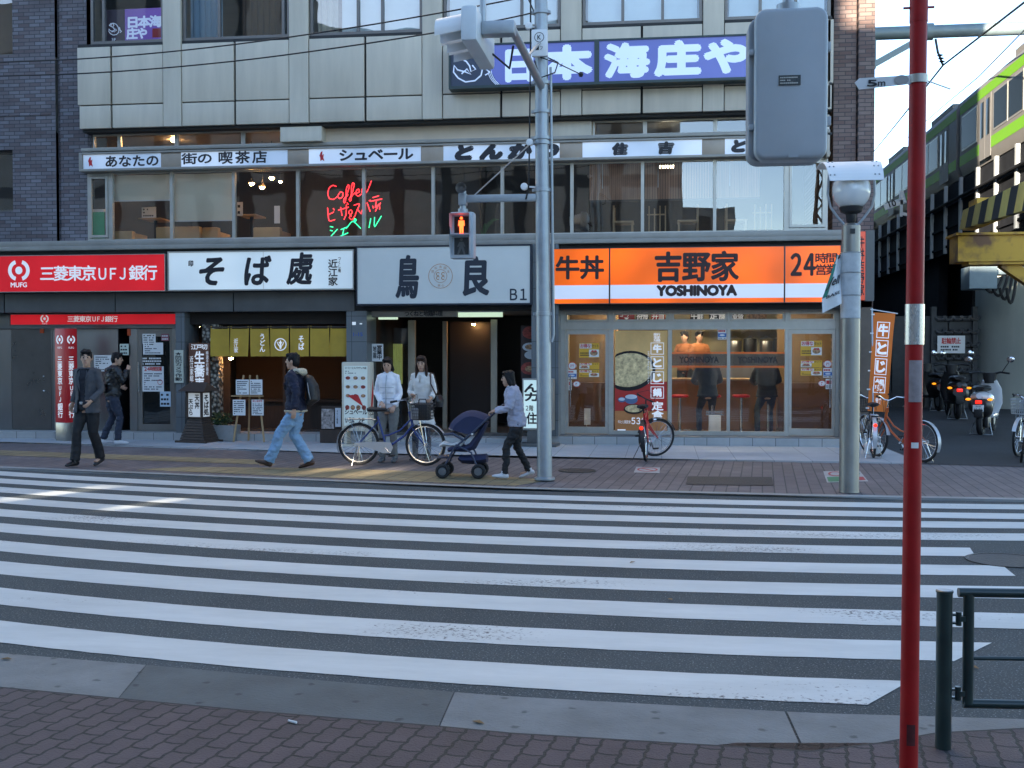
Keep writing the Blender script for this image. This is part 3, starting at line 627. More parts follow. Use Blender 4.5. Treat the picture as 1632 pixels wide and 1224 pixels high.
L.new(d_.outputs[0], x_.inputs[1]); L.new(e_.outputs[0], x_.inputs[2]); L.new(x_.outputs[0], N['Material Output'].inputs[0])
for pa, pb, pyb, lb in ((181, 271, 319, 'beige roller shade drawn a third down in the coffee shop window'), (277, 371, 351, 'beige roller shade drawn far down in the coffee shop window')):
    xa, xb = fx(pa, YW + .12, 330), fx(pb, YW + .12, 330); zb = fp((pa+pb)/2, pyb, YW + .12).z
    t = thing('window_blind', lb, 'blind', ((xa+xb)/2, YW + .12, zb)); part(t, MB().box((xa, YW + .12, zb), (xb, YW + .128, ZW1 - .03)), 'cloth', m_shade); part(t, MB().box((xa, YW + .115, zb - .02), (xb, YW + .135, zb - .001)), 'bottom_rail', m_white)
# coffee shop furniture seen above the sill
m_sofa = M('sofa_tan', (.48, .35, .16), .6)
sof = [(181, 211, 368, 'tan sofa back behind the second pane from the left'), (248, 318, 361, 'long tan sofa back under the far drawn shade'), (322, 347, 362, 'short tan sofa end under the far drawn shade'), (403, 446, 362, 'tan sofa back below the hanging lamps')]
for pa, pb, py_, lb in sof:
    Ys = YW + .5; xa, xb = fx(pa, Ys, 360), fx(pb, Ys, 360); zt = fp((pa+pb)/2, py_, Ys).z
    t = thing('sofa', lb, 'sofa', ((xa+xb)/2, Ys, 3.9)); part(t, MB().rbox((xa, Ys, 3.9), (xb, Ys + .16, zt), .03), 'backrest', m_sofa); part(t, MB().rbox((xa, Ys + .165, 3.9), (xb, Ys + .7, 4.28), .03), 'seat', m_sofa)
for pa, pb, py_, lb in ((220, 256, 347, 'small table holding the white notice behind the coffee shop pane'), (378, 408, 341, 'small dark table beside the lamp-lit pane')):
    Yt_ = YW + .75; xa, xb = fx(pa, Yt_, 345), fx(pb, Yt_, 345); zt = fp((pa+pb)/2, py_, Yt_).z
    t = thing('table', lb, 'table', ((xa+xb)/2, Yt_, 3.9)); part(t, MB().rbox((xa, Yt_, zt - .03), (xb, Yt_ + .6, zt), .008), 'tabletop', m_wood); part(t, MB().cyl(((xa+xb)/2, Yt_ + .3, 3.9), ((xa+xb)/2, Yt_ + .3, zt - .03), .04), 'pedestal', m_black)
def notice(px0, py0, px1, py1, Y, label, rows=4, mat=None, name='notice', cat='notice', head=None, headmat=None, ink=None, group=None, seed=1, th=.006):
    xa, z0, xb, z1 = rc(px0, py0, px1, py1, Y)
    t = thing(name, label, cat, ((xa+xb)/2, Y, z0), 0, group); part(t, MB().box((xa, Y, z0), (xb, Y + th, z1)), 'sheet', mat or m_paper)
    m = (xb - xa) * .09
    zt = z1
    if head:
        hh = (z1 - z0) * head[1]; part(t, MB().row(head[0], xa + m, z1 - hh*1.12, xb - m, z1 - hh*.12, Y - .003, .03), 'heading', headmat or m_inkred); zt = z1 - hh * 1.2
    if rows: part(t, MB().lines(xa + m, z0 + (z1-z0)*.06, xb - m, zt - (z1-z0)*.05, Y - .003, rows, .45, seed), 'small_print', ink or m_ink)
    return t
notice(226, 330, 249, 347, YW + .72, 'white notice standing on a small table in the coffee shop window', 3)
notice(378, 322, 387, 344, YW + .7, 'narrow white menu card beside the three hanging lamps', 2); notice(437, 328, 446, 356, YW + .45, 'narrow white card standing by the tan sofa back near the neon lettering', 0)
g_ = MB(); xa, z0, xb, z1 = rc(148, 338, 166, 380, YW + .15)
t = thing('green_board', 'green board standing behind the narrow casement at the left end', 'board', (xa, YW + .15, z0)); part(t, MB().box((xa, YW + .15, z0), (xb, YW + .17, z1)), 'sheet', M('board_green', (.02, .30, .17), .5, emit=.02)); part(t, MB().box((xa - .01, YW + .15, z1 + .002), (xb + .01, YW + .18, z1 + .06)), 'top_rail', m_white)
# neon lettering behind the coffee shop glass
m_neonr = M('neon_red', (1, .02, .03), .4, var=0, emit=.8, ecol=(1, .03, .04)); m_neong = M('neon_green', (.05, .9, .35), .4, var=0, emit=.6, ecol=(.02, .9, .32))
t = thing('neon_sign', 'red and green neon lettering glowing behind the second floor window', 'sign', fp(565, 375, YW + .1))
def neon(strokes, ox, oy, mat, name):
    b = MB(); Y = YW + .1
    for s in strokes:
        pts = [fp(ox + x, oy + y, Y) for x, y in s]
        # round the corners a little
        q = []
        for i in range(len(pts) - 1): q += [pts[i].lerp(pts[i+1], f) for f in (0, .25, .5, .75)]
        q.append(pts[-1])
        for _ in range(1): q = [q[0]] + [(q[i-1] + q[i]*2 + q[i+1]) / 4 for i in range(1, len(q) - 1)] + [q[-1]]
        b.tube(q, .0085, 6)
    part(t, b, name, mat)
neon([[(536,297),(530,295),(524,300),(522,309),(525,317),(532,318),(538,313)], [(542,306),(538,312),(541,317),(546,314),(547,307),(542,306)],
      [(548,318),(553,310),(557,297),(555,294),(552,300),(551,320),(549,324),(547,320),(555,310)], [(558,315),(562,306),(565,293),(562,291),(560,298),(560,318),(558,321),(556,317),(566,307)],
      [(566,309),(573,306),(572,301),(568,303),(567,310),(571,313),(576,309)], [(576,306),(583,302),(581,298),(577,300),(577,308),(581,310),(586,304),(592,288)]], 0, 0, m_neonr, 'coffee_lettering')
neon([[(522,330),(524,352),(534,349)], [(523,341),(532,337)], [(531,331),(533,334)], [(539,334),(556,329)], [(543,329),(545,343)], [(552,325),(552,341),(548,349)], [(553,322),(555,325)],
      [(560,344),(555,337),(559,333),(562,337),(556,346),(561,350),(567,341)], [(564,326),(574,323),(566,341)], [(569,332),(576,340)], [(580,325),(576,338)], [(585,322),(590,336)], [(588,319),(591,318)],
      [(594,327),(595,331)], [(599,325),(600,330)], [(604,324),(598,336)], [(594,314),(604,311)], [(590,320),(609,316)], [(600,318),(598,330)], [(607,322),(601,328)], [(605,325),(605,333)]], 0, 1, m_neonr, 'katakana_lettering')
neon([[(526,360),(531,361)], [(526,366),(530,367)], [(527,376),(538,364)], [(543,365),(553,361)], [(548,364),(546,373)], [(541,376),(555,370)], [(552,363),(562,350),(575,363)], [(566,347),(568,350),(566,352),(564,350),(566,347)], [(591,347),(588,362)], [(597,345),(596,363),(608,343)]], 0, 1, m_neong, 'green_lettering')
# cutlet restaurant: reed blinds and pale chairs
m_reed = M('reed_blind', (.42, .23, .14), .8, var=.35, scale=14, stretch=(1, 1, .05))
for k, lb in ((8, 'brown reed blind in the pane right after the bare blue-grey one'), (9, 'brown reed blind behind the middle pane with the ceiling light'), (10, 'brown reed blind in the pane next to the right-hand casement')):
    xa, xb = MX[k] + (.32 if k == 8 else .04), MX[k + 1] - (.03 if k != 10 else .45); Yc = YW + .25
    t = thing('reed_blind', lb, 'blind', ((xa+xb)/2, Yc, 4.72)); b = MB(); n = 26
    for i in range(n): xx = xa + (xb-xa)*i/n; b.box((xx, Yc, 4.73), (xx + (xb-xa)/n*.86, Yc + .006, 5.42))
    part(t, b, 'reeds', m_reed); part(t, MB().box((xa, Yc - .006, 4.70), (xb, Yc + .012, 4.73)), 'bottom_rail', m_dwood); part(t, MB().cyl((xa + .25, Yc - .02, 4.95), (xa + .25, Yc - .02, 5.42), .006, 5), 'pull_cord', m_paper)
def chair(px, Y, flip, label):
    p = fp(px, 365, Y); x = p.x; t = thing('chair', label, 'chair', (x, Y, 3.9), 0, 'pale wooden chairs at the second floor windows')
    s = -1 if flip else 1; b = MB()
    for dx in (0, .36):
        for dy in (0, .36): part(t, MB().bar((x + s*dx, Y + dy, 3.9), (x + s*dx, Y + dy, 4.32 if dx else 4.66), .035), 'leg', m_wood)
    part(t, MB().rbox((min(x - s*.02, x + s*.39), Y - .02, 4.32), (max(x - s*.02, x + s*.39), Y + .4, 4.36), .008), 'seat', m_wood); part(t, MB().box((x - .012, Y + .03, 4.56), (x + .012, Y + .33, 4.64)), 'back_rail', m_wood)
    part(t, MB().bar((x + s*.03, Y, 4.12), (x + s*.34, Y, 4.12), .02), 'stretcher', m_wood)
Yc = YW + .55
chair(978, Yc, False, 'pale wooden chair low in the pane left of the reed blinds centre mullion'); chair(1112, Yc, True, 'pale wooden chair facing left in the middle reed blind pane'); chair(1158, Yc, False, 'pale wooden chair in the pane beside the sky reflection')
for px0, lb in ((1034, 'slatted pale wooden screen at the left of the middle reed blind pane'), (1202, 'slatted pale wooden screen below the sky reflection')):
    x = fx(px0, Yc); t = thing('slatted_screen', lb, 'screen', (x, Yc, 3.9)); b = MB()
    for k in range(4): part(t, MB().bar((x + k*.105, Yc, 3.9), (x + k*.105, Yc, 4.64 - .05*(k == 1)), .026), 'slat', m_wood)
    part(t, MB().bar((x - .04, Yc - .02, 4.47), (x + .3, Yc - .02, 4.47), .025).bar((x - .04, Yc - .02, 4.0), (x + .3, Yc - .02, 4.0), .025), 'cross_rail', m_wood)
pl = fp(770, 370, YW + .5); t = thing('potted_plant', 'potted plant with long arching leaves behind the second floor glass at the hanging crossing signal', 'plant', (pl.x, pl.y, 3.9)); part(t, MB().lathe([(.08, 3.9), (.11, 4.08)], (pl.x, pl.y, 0), 14), 'pot', m_dwood)
b = MB(); rp_ = random.Random(4)
for k in range(13):
    a_ = rp_.uniform(0, 2*pi); L_ = rp_.uniform(.3, .5); h_ = rp_.uniform(.25, .45)
    pts = [(pl.x + cos(a_)*L_*s_*.8, pl.y + sin(a_)*L_*s_*.3, 4.08 + h_*1.9*s_ - h_*1.1*s_*s_) for s_ in (0, .3, .6, .85, 1)]
    b.tube(pts, [(.014, .003), (.016, .003), (.014, .003), (.009, .002), (.002, .001)], 6)
part(t, b, 'leaves', M('leaf_green', (.05, .13, .035), .5))
tube_ = fp(1062, 266, YW + 2); t = thing('ceiling_light', 'square fluorescent ceiling light glowing above the reed blinds', 'light', tube_); part(t, MB().box((tube_.x - .15, tube_.y, tube_.z), (tube_.x + .15, tube_.y + .15, tube_.z + .03)), 'diffuser', m_lampw); part(t, MB().box((tube_.x - .17, tube_.y - .02, tube_.z + .031), (tube_.x + .17, tube_.y + .17, 6.3)), 'housing', m_white)
# ---------------------------------------------------------------- shop signs over the ground floor
m_redbox = lightbox('red_lightbox', (.62, .012, .02), .10, .15); m_wbox = lightbox('pale_lightbox', (.70, .78, .78), .06, .22, .9); m_grbox = M('plain_white_sign', (.66, .655, .60), .45, var=.05, scale=1.5)
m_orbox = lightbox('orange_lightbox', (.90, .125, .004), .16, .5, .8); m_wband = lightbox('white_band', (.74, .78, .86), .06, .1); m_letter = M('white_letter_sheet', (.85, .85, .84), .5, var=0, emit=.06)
YG = 21.05
def boxsign(name, label, px0, px1, z0, z1, Yf, depth, mat, fmat, ft=.03, py=440):
    xa, xb = fx(px0, Yf, py), fx(px1, Yf, py)
    t = thing(name, label, 'sign', ((xa+xb)/2, Yf, z0))
    part(t, MB().box((xa + ft, Yf + .012, z0 + ft), (xb - ft, Yf + depth - .01, z1 - ft)), 'light_panel', mat)
    b = MB(); b.box((xa, Yf, z0), (xb, Yf + depth, z0 + ft)).box((xa, Yf, z1 - ft), (xb, Yf + depth, z1)).box((xa, Yf, z0 + ft), (xa + ft, Yf + depth, z1 - ft)).box((xb - ft, Yf, z0 + ft), (xb, Yf + depth, z1 - ft))
    part(t, b, 'frame', fmat); return t, xa, xb, Yf + .008
def emblem(b, x, z, r, Y):
    b.disc(x, z, r*.36, r*.36, Y)
    for s in (0, 180): b.arc(x + (.10*r if s == 0 else -.10*r), z, r*.62, r*.98, s - 74, s + 74, Y)
    return b
def rowat(b, s, p0, p1, y0, y1, Y, bold=.02, gap=.1):
    xa, za, xb, zb = rc(p0, y0, p1, y1, Y); return b.row(s, xa, za, xb, zb, Y, bold, gap)
def textat(b, s, p0, p1, y0, y1, Y, bold=.02, shear=0):
    xa, za, xb, zb = rc(p0, y0, p1, y1, Y); return b.text(s, xa, za, xb, zb, Y, bold, shear)
def colat(b, s, p0, p1, y0, y1, Y, bold=.02, gap=.12):
    xa, za, xb, zb = rc(p0, y0, p1, y1, Y); return b.col(s, xa, za, xb, zb, Y, bold, gap)
t, xa, xb, Y = boxsign('bank_sign', 'long red backlit bank sign with white round emblem and kanji at the far left', -45, 263, 3.0, 3.735, YG, .5, m_redbox, m_alu, .012)
b = MB(); e = fp(30, 431, Y); emblem(b, e.x, e.z, .215, Y); part(t, b, 'emblem', m_letter)
b = MB(); textat(b, 'MUFG', 17, 43, 450, 458, Y, .03); rowat(b, '三菱東京', 65, 152, 425, 447, Y, .022, .08); rowat(b, 'ＵＦＪ', 155, 204, 426, 447, Y, .02, .0); rowat(b, '銀行', 207, 249, 424, 446, Y, .022, .08); part(t, b, 'lettering', m_letter)
t, xa, xb, Y = boxsign('noodle_shop_sign', 'pale backlit noodle shop sign with three big brush characters', 267, 564, 3.0, 3.775, YG, .5, m_wbox, m_alu, .025)
b = MB(); textat(b, 'そ', 317, 358, 410, 455, Y, .035, .25); textat(b, 'ば', 389, 433, 407, 455, Y, .03, .1); textat(b, '處', 456, 500, 402, 454, Y, .028, .15); colat(b, '近江家', 524, 537, 414, 455, Y, .025); colat(b, 'つくし庵', 539, 543, 409, 434, Y, .02)
x_, z_, x1_, z1_ = rc(300, 415, 308, 425, Y); b.text('印', x_, z_, x1_, z1_, Y, .05); part(t, b, 'lettering', m_ink); x_ = fx(420, Y); part(t, MB().rectf(x_ - .004, 3.03, x_ + .004, 3.745, Y + .001), 'seam', m_alu)
t, xa, xb, Y = boxsign('basement_restaurant_sign', 'tall white signboard with two big brush kanji, an orange medallion and B1', 567, 847, 2.69, 3.82, YG - .1, .6, m_grbox, M('navy_frame', (.02, .024, .035), .4), .03)
b = MB(); textat(b, '鳥', 630, 668, 406, 476, Y, .045, .08); textat(b, '良', 737, 780, 408, 472, Y, .045, .05); rowat(b, 'Ｂ１', 810, 842, 459, 480, Y, .02, .0); part(t, b, 'lettering', M('ink_navy', (.02, .026, .04), .5, var=0))
b = MB(); e = fp(702, 440, Y); b.arc(e.x, e.z, .225, .235, 0, 360, Y); b.arc(e.x, e.z, .12, .128, 0, 360, Y)
for k in range(6):
    if k < 5: a_ = R(30 + 30*k); cx, cz = e.x + .175*cos(a_), e.z + .175*sin(a_); b.text('全国鳥料理'[k], cx - .025, cz - .025, cx + .025, cz + .025, Y)
for dx in (-.05, .05):
    for dz in (-.035, .04): b.arc(e.x + dx, e.z + dz, .022, .036, 20, 320, Y, 12)
b.text('良', e.x - .05, e.z - .2, e.x + .0, e.z - .15, Y); b.text('心', e.x + .02, e.z - .2, e.x + .07, e.z - .15, Y)
part(t, b, 'medallion', M('medallion_orange', (.50, .24, .10), .5, var=0))
orl = [('gyudon_sign', 'narrow orange sign panel with two black kanji beside the steel pole', 881, 971), ('beef_bowl_shop_sign', 'wide orange sign panel with three black kanji above a white lettered band', 972, 1250), ('hours_sign', 'orange sign panel reading 24 hours open at the right end, by the lamp post', 1251, 1340)]
for i, (nm, lb, p0, p1) in enumerate(orl):
    t, xa, xb, Y = boxsign(nm, lb, p0, p1, 2.70, 3.735, YG, .55, m_orbox, m_alud, .008); b = MB()
    zb0, zb1 = fp(1000, 476, Y).z, fp(1000, 454, Y).z
    part(t, MB().rectf(xa + .006, zb0, xb - .006, zb1, Y - .002), 'white_band', m_wband); Y -= .005
    if i == 0: rowat(b, '牛丼', 888, 960, 410, 444, Y, .032, .18)
    if i == 1: rowat(b, '吉野家', 1046, 1174, 404, 447, Y, .036, .18); textat(b, 'YOSHINOYA', 1046, 1175, 454, 472, Y, .075)
    if i == 2: rowat(b, '２４', 1257, 1302, 402, 442, Y, .05, -.12); rowat(b, '時間', 1300, 1334, 404, 419, Y, .025, .05); rowat(b, '営業', 1300, 1334, 422, 438, Y, .025, .05)
    part(t, b, 'lettering', M('letter_dark_brown', (.028, .012, .012), .5, var=0) if i == 0 else bpy.data.materials['letter_dark_brown'])
# fascia under the signs and ground floor structure
b = MB()
for p0, p1 in ((-45, 8), (10, 184.5), (186, 372.5), (374, 566)): b.rbox((fx(p0, 21.35, 480), 21.30, 2.60), (fx(p1, 21.35, 480), 21.6, 2.985), .006)
bp(b, 'fascia_panel', m_fasc)
bp(MB().box((-15.6, 21.36, 2.6), (XR - .2, 21.7, 3.84)), 'sign_backing', m_joint)
for a_, b_ in (((fx(848, 21.3), 21.2, .2), (fx(893, 21.6), YS + .2, 3.84)), ((fx(1340, 21.6), 21.42, .05), (XR, YS + .3, 3.84)), ((fx(556, 21.5), 21.32, .05), (fx(588, 21.5), YS + .3, 2.6)), ((fx(285, 21.5), 21.34, .05), (fx(299, 21.5), YS + .3, 2.6))): bp(MB().box(a_, b_), 'wall_pillar', m_tileg)
# step and floors inside
b = MB(); b.box((-15.6, 21.3, .0), (fx(590, 21.3, 700), 22, .185)); b.box((fx(862, 21.3, 700), 21.3, .0), (XR, 22.0, .205)); b.box((fx(590, 21.3, 700) + .002, 21.38, .0), (fx(862, 21.3, 700) - .002, 22.0, .135)); bp(b, 'step', m_step)
b = MB(); b.rectf  # interior floors
b.box((-15.6, 22, .0), (XR - .2, 27.7, .19)); bp(b, 'interior_floor', M('interior_floor_tiles', (.11, .10, .09), .25))
# ---------------------------------------------------------------- bank front
b = MB(); xs = [fx(p, YS) for p in (-20, 17.5, 83, 122, 188)]
for p, q in zip(xs, xs[1:]): b.rbox((p + .004, YS, .19), (q - .004, YS + .05, 2.28), .004)
b.rbox((fx(-20, YS), YS - .05, 2.285), (fx(283, YS), YS + .1, 2.6), .006); b.rbox((fx(207, YS), YS - .04, .19), (fx(219, YS), YS + .1, 2.28), .006); b.rbox((fx(276, YS), YS - .06, .19), (fx(285, YS), YS + .1, 2.28), .006)
bp(b, 'steel_cladding', m_steel)
dr = bp(MB().box((fx(19, YS), YS - .018, .2), (fx(81, YS), YS - .002, 2.27)), 'door', M('dark_steel_door', (.21, .20, .19), .3, .9)); MB().ball((fx(70, YS), YS - .03, 1.0), .022).ball((fx(70, YS), YS - .03, 1.3), .015).build('handle', m_chrome, dr)
bp(MB().rectf(fx(188, YS), .19, fx(207, YS), 2.28, YS + .6).box((fx(187, YS+.1), YS + .05, .2), (fx(188.5, YS+.1), YS + .6, 2.3)), 'cash_machine_recess', m_black)
xa, za, xb, zb = rc(220, 529, 276, 690, YS)
o = bp(MB().box((xa, YS - .02, .195), (xa + .1, YS + .04, 2.27)).box((xb - .06, YS - .02, .195), (xb, YS + .04, 2.27)).box((xa + .1, YS - .02, .195), (xb - .06, YS + .04, .33)).box((xa + .1, YS - .02, 2.12), (xb - .06, YS + .04, 2.27)), 'door', m_steel)
MB().rectf(xa + .1, .33, xb - .06, 2.12, YS + .01).build('pane', glassmat('bank_door_glass', (.35, .38, .38), .09), o); MB().bar((xa + .04, YS - .06, 1.0), (xa + .04, YS - .06, 1.6), .03).build('handle', m_chrome, o)
for p_, w_ in ((207, 5), (68, 5)): bp(MB().rbox((fx(p_ - w_/2, YS), YS - .06, fp(p_, 535 if p_ > 100 else 531, YS).z), (fx(p_ + w_/2, YS), YS - .003, fp(p_, 524, YS).z), .006), 'alarm_lamp', M('alarm_orange', (.50, .07, .015), .4))
b = MB(); b.rectf(fx(195, YS), .19, fx(290, YS), 2.6, YS + 1.6); bp(b, 'interior_wall', m_dark)
t, xa, xb, Y = boxsign('bank_fascia_sign', 'low thin red bank sign strip with small white emblem above the steel entrance', 15, 281, 2.345, 2.59, YS - .17, .14, m_redbox, m_alud, .022, 508)
b = MB(); e = fp(71, 508, Y); emblem(b, e.x, e.z, .085, Y); part(t, b, 'emblem', m_letter)
b = MB(); rowat(b, '三菱東京', 108, 145, 504, 513, Y, .02); rowat(b, 'ＵＦＪ', 146.5, 167, 504, 513, Y, .02, .0); rowat(b, '銀行', 168, 187, 504, 513, Y, .02); b.row('MUFG', e.x - .055, e.z - .115, e.x + .055, e.z - .09, Y); part(t, b, 'lettering', m_letter)
# red bank pylon, turned towards the street corner
c = gp(99, 703, .045); t = thing('bank_pylon', 'upright red bank pylon with vertical white kanji on a grey base', 'sign', (c.x, c.y + .18, .045), R(-24))
T = Matrix.Translation(t.location) @ Matrix.Rotation(R(-24), 4, 'Z')
def tpart(mb, name, mat, parent=None): return mb.build(name, mat, parent or t)
hw, hd = .155, .14; zt = 2.22
tpart(MB().rbox((-hw, -hd, 0), (hw, hd, .36), .006), 'base', m_steel); tpart(MB().rbox((-hw, -hd, .362), (hw, hd, zt), .006), 'panel', m_red)
def pylonface(b1, b2, wd, Y):
    emblem(b1, 0, zt - .22, wd*.62, Y); b1.row('MUFG', -wd*.45, zt - .40, wd*.45, zt - .36, Y)
    b2.col('三菱東京', -wd*.40, 1.12, wd*.40, zt - .55, Y, .025, .12); b2.col('ＵＦＪ', -wd*.3, .77, wd*.3, 1.09, Y, .03, .15); b2.col('銀行', -wd*.42, .46, wd*.42, .74, Y, .025, .1)
for rot, wd, dd in ((0, hw, hd), (90, hd, hw)):
    b1, b2 = MB(), MB(); b1.T = b2.T = Matrix.Rotation(R(rot), 4, 'Z'); pylonface(b1, b2, wd, -dd - .004); tpart(b1, 'emblem', m_letter); tpart(b2, 'lettering', m_letter)
YN = YS - .03
notice(150, 566, 178, 592, YN, 'wide white notice on the steel wall behind the man in the grey blazer', 7); notice(191, 548, 205, 566, YN - .05, 'small greenish notice beside the cash machine recess', 3, M('paper_green', (.55, .62, .52), .7))
notice(227, 532, 248, 548, YS - .03, 'upper left white poster on the bank door', 4, seed=3); notice(228, 546, 260, 565, YS - .037, 'white notice overlapping the highest poster on the bank door', 5, seed=4); notice(257, 532, 269, 543, YS - .03, 'small maroon and white sticker at the top right of the bank door', 2, M('sticker_maroon', (.35, .12, .14), .6), ink=m_paper)
o = notice(227, 584, 261, 624, YS - .03, 'white poster with red hours heading on the bank door', 8, head=('24時間営業', .16), seed=5)
b = MB(); e = fp(255, 609, YS - .034); b.arc(e.x, e.z, .045, .055, 0, 360, YS - .034); part(o, b, 'round_symbol', m_inkred)
b = MB(); xa, za, xb, zb = rc(227, 569, 257, 582, YS - .012); b.lines(xa, za, xb, zb, YS - .012, 3, .55, 8); tag(b.build('door_lettering', m_paper), 'small white lettering on the dark bank door glass', 'lettering')
notice(255, 624, 272, 648, YS - .03, 'pale bluish paper low on the bank door', 3, M('paper_blue', (.55, .66, .74), .7), seed=9)
xa, za, xb, zb = rc(278, 558, 292, 610, 21.31)
t = thing('shop_plaque', 'tall narrow cream plaque with black star on the wall by the noodle shop', 'sign', (xa, 21.3, za)); part(t, MB().box((xa, 21.30, za), (xb, 21.325, zb)), 'board', M('plaque_cream', (.55, .56, .46), .6)); part(t, MB().col('★防犯カメラ作動', xa + .03, za + .04, xb - .03, zb - .04, 21.297, .02), 'lettering', m_ink)
# ---------------------------------------------------------------- noodle shop entrance
xa, xb = fx(299, 21.6), fx(556, 21.6)
b = MB(); b.box((xa, 21.62, 2.36), (xb, 24.3, 2.6)); b.m = 1; b.rectf(xa, .19, xb, 2.4, 24.2); b.m = 0; b.box((xa - .1, 21.7, .19), (xa, 24.3, 2.6)); b.box((xb, 21.8, .19), (xb + .08, 24.3, 2.6)); bp(b, 'interior_wall', [m_dark, m_brown])
b = MB(); xq, xr2_ = fx(360, 23), fx(470, 23); b.box((xq, 23.0, .19), (fx(545, 23), 23.06, .75)); b.box((xq, 22.9, .75), (fx(545, 23), 23.3, .80)); bp(b, 'counter', m_dwood)
b = MB(); b.box((fx(355, 22.6), 22.6, .19), (fx(366, 22.6), 22.66, 2.36)); b.box((fx(450, 22.6), 22.6, .19), (fx(455, 22.6), 22.66, 2.36)); b.box((fx(355, 22.6), 22.62, 1.9), (fx(556, 22.6), 22.68, 2.36)); bp(b, 'lattice_screen', m_dwood)
# pebble clad post
m_peb, N, L, P = newmat('pebble_stone'); P.inputs['Roughness'].default_value = .8; tc = N.new('ShaderNodeTexCoord'); vo = N.new('ShaderNodeTexVoronoi'); vo.inputs['Scale'].default_value = 13; L.new(tc.outputs['Object'], vo.inputs['Vector'])
rp = N.new('ShaderNodeValToRGB'); rp.color_ramp.elements[0].color = (.52, .47, .38, 1); rp.color_ramp.elements[1].color = (.05, .04, .03, 1); rp.color_ramp.elements[0].position = .2; rp.color_ramp.elements[1].position = .62; L.new(vo.outputs['Distance'], rp.inputs[0]); L.new(rp.outputs[0], P.inputs['Base Color'])
bm_ = N.new('ShaderNodeBump'); bm_.invert = True; bm_.inputs['Distance'].default_value = .04; L.new(vo.outputs['Distance'], bm_.inputs['Height']); L.new(bm_.outputs[0], P.inputs['Normal'])
b = MB(); xa, xb = fx(325, 21.7), fx(351, 21.7); b.rbox((xa, 21.58, .19), (xb, 21.85, 2.36), .03); bp(b, 'stone_post', m_peb)
# noren
m_nor = M('noren_mustard', (.46, .29, .035), .85, var=.12, scale=4, bump=.2, bscale=150)
yn = 21.42; xa, za, xb, zb = rc(335, 524, 558, 568, yn)
t = thing('noren_curtain', 'mustard noren curtain in seven strips with white crest over the noodle shop door', 'curtain', ((xa+xb)/2, yn, zb))
part(t, MB().cyl((xa - .05, yn, zb + .03), (xb + .05, yn, zb + .03), .016, 8), 'pole', m_dwood)
wn_ = (xb - xa) / 7; rn = random.Random(5)
for k in range(7):
    b = MB(); nx, nz = 10, 5; sk = rn.uniform(-.02, .02); a0 = rn.uniform(0, 6)
    if k == 6: sk = -.06
    vs = [(xa + wn_*k + .012 + (wn_ - .024)*i/nx + sk*(j/nz)**2, yn + .025*sin(a0 + 5*i/nx)*(j/nz) - .015*(j/nz), zb - (zb - za + rn.uniform(-.004, .004))*j/nz) for j in range(nz+1) for i in range(nx+1)]
    b.add(vs, [(j*(nx+1)+i, (j+1)*(nx+1)+i, (j+1)*(nx+1)+i+1, j*(nx+1)+i+1) for j in range(nz) for i in range(nx)]); part(t, b, 'cloth_strip', m_nor, sharp=180)
    b = MB()
    for i in (0, 1): b.box((xa + wn_*(k + .04 + .86*i), yn - .006, zb - .02), (xa + wn_*(k + .10 + .86*i), yn + .004, zb + .055))
    part(t, b, 'loop', m_nor)
b = MB(); Yd = yn - .045
colat(b, 'うどん', 414, 422, 532, 561, Yd, .02); colat(b, 'そば', 476, 484, 535, 558, Yd, .03); colat(b, '近江家', 373, 379, 540, 562, Yd, .01); e = fp(447, 549, Yd)
b.arc(e.x, e.z, .105, .125, 0, 360, Yd); b.disc(e.x, e.z - .055, .022, .035, Yd, 12)
for s_ in (-1, 1): b.tube([(e.x, Yd, e.z - .06), (e.x + s_*.045, Yd, e.z), (e.x + s_*.07, Yd, e.z + .05), (e.x + s_*.02, Yd, e.z + .045), (e.x, Yd, e.z - .02)], .010, 5)
b.tube([(e.x, Yd, e.z - .05), (e.x, Yd, e.z + .08)], .011, 5); part(t, b, 'white_crest_and_lettering', m_letter)
# hanging lamps inside
pendant(316, 521, 22.2, .035, 'dim lamp high inside the noodle shop entrance', 2.36); pendant(368, 570, 22.0, .045, 'bright orange lamp below the noren curtain', 2.36)
# brown vertical wooden sign
xa, za, xb, zb = rc(301, 547, 334, 632, 21.40); t = thing('wooden_menu_board', 'brown wooden board with vertical white brush kanji at the noodle shop entrance', 'sign', (xa, 21.4, za))
part(t, MB().rbox((xa, 21.40, za), (xb, 21.44, zb), .006), 'board', M('board_brown', (.15, .058, .03), .55, var=.2, scale=5, stretch=(4, 4, .4))); b = MB(); Yd = 21.397
rowat(b, '江戸切', 305, 330, 549, 557, Yd, .02, .06); colat(b, '生蕎麦', 311, 325, 561, 622, Yd, .03); colat(b, '近江家総本店', 303, 308, 568, 628, Yd, .01); colat(b, '特選手打蕎麦', 328.5, 332, 560, 598, Yd, 0); part(t, b, 'lettering', m_letter)
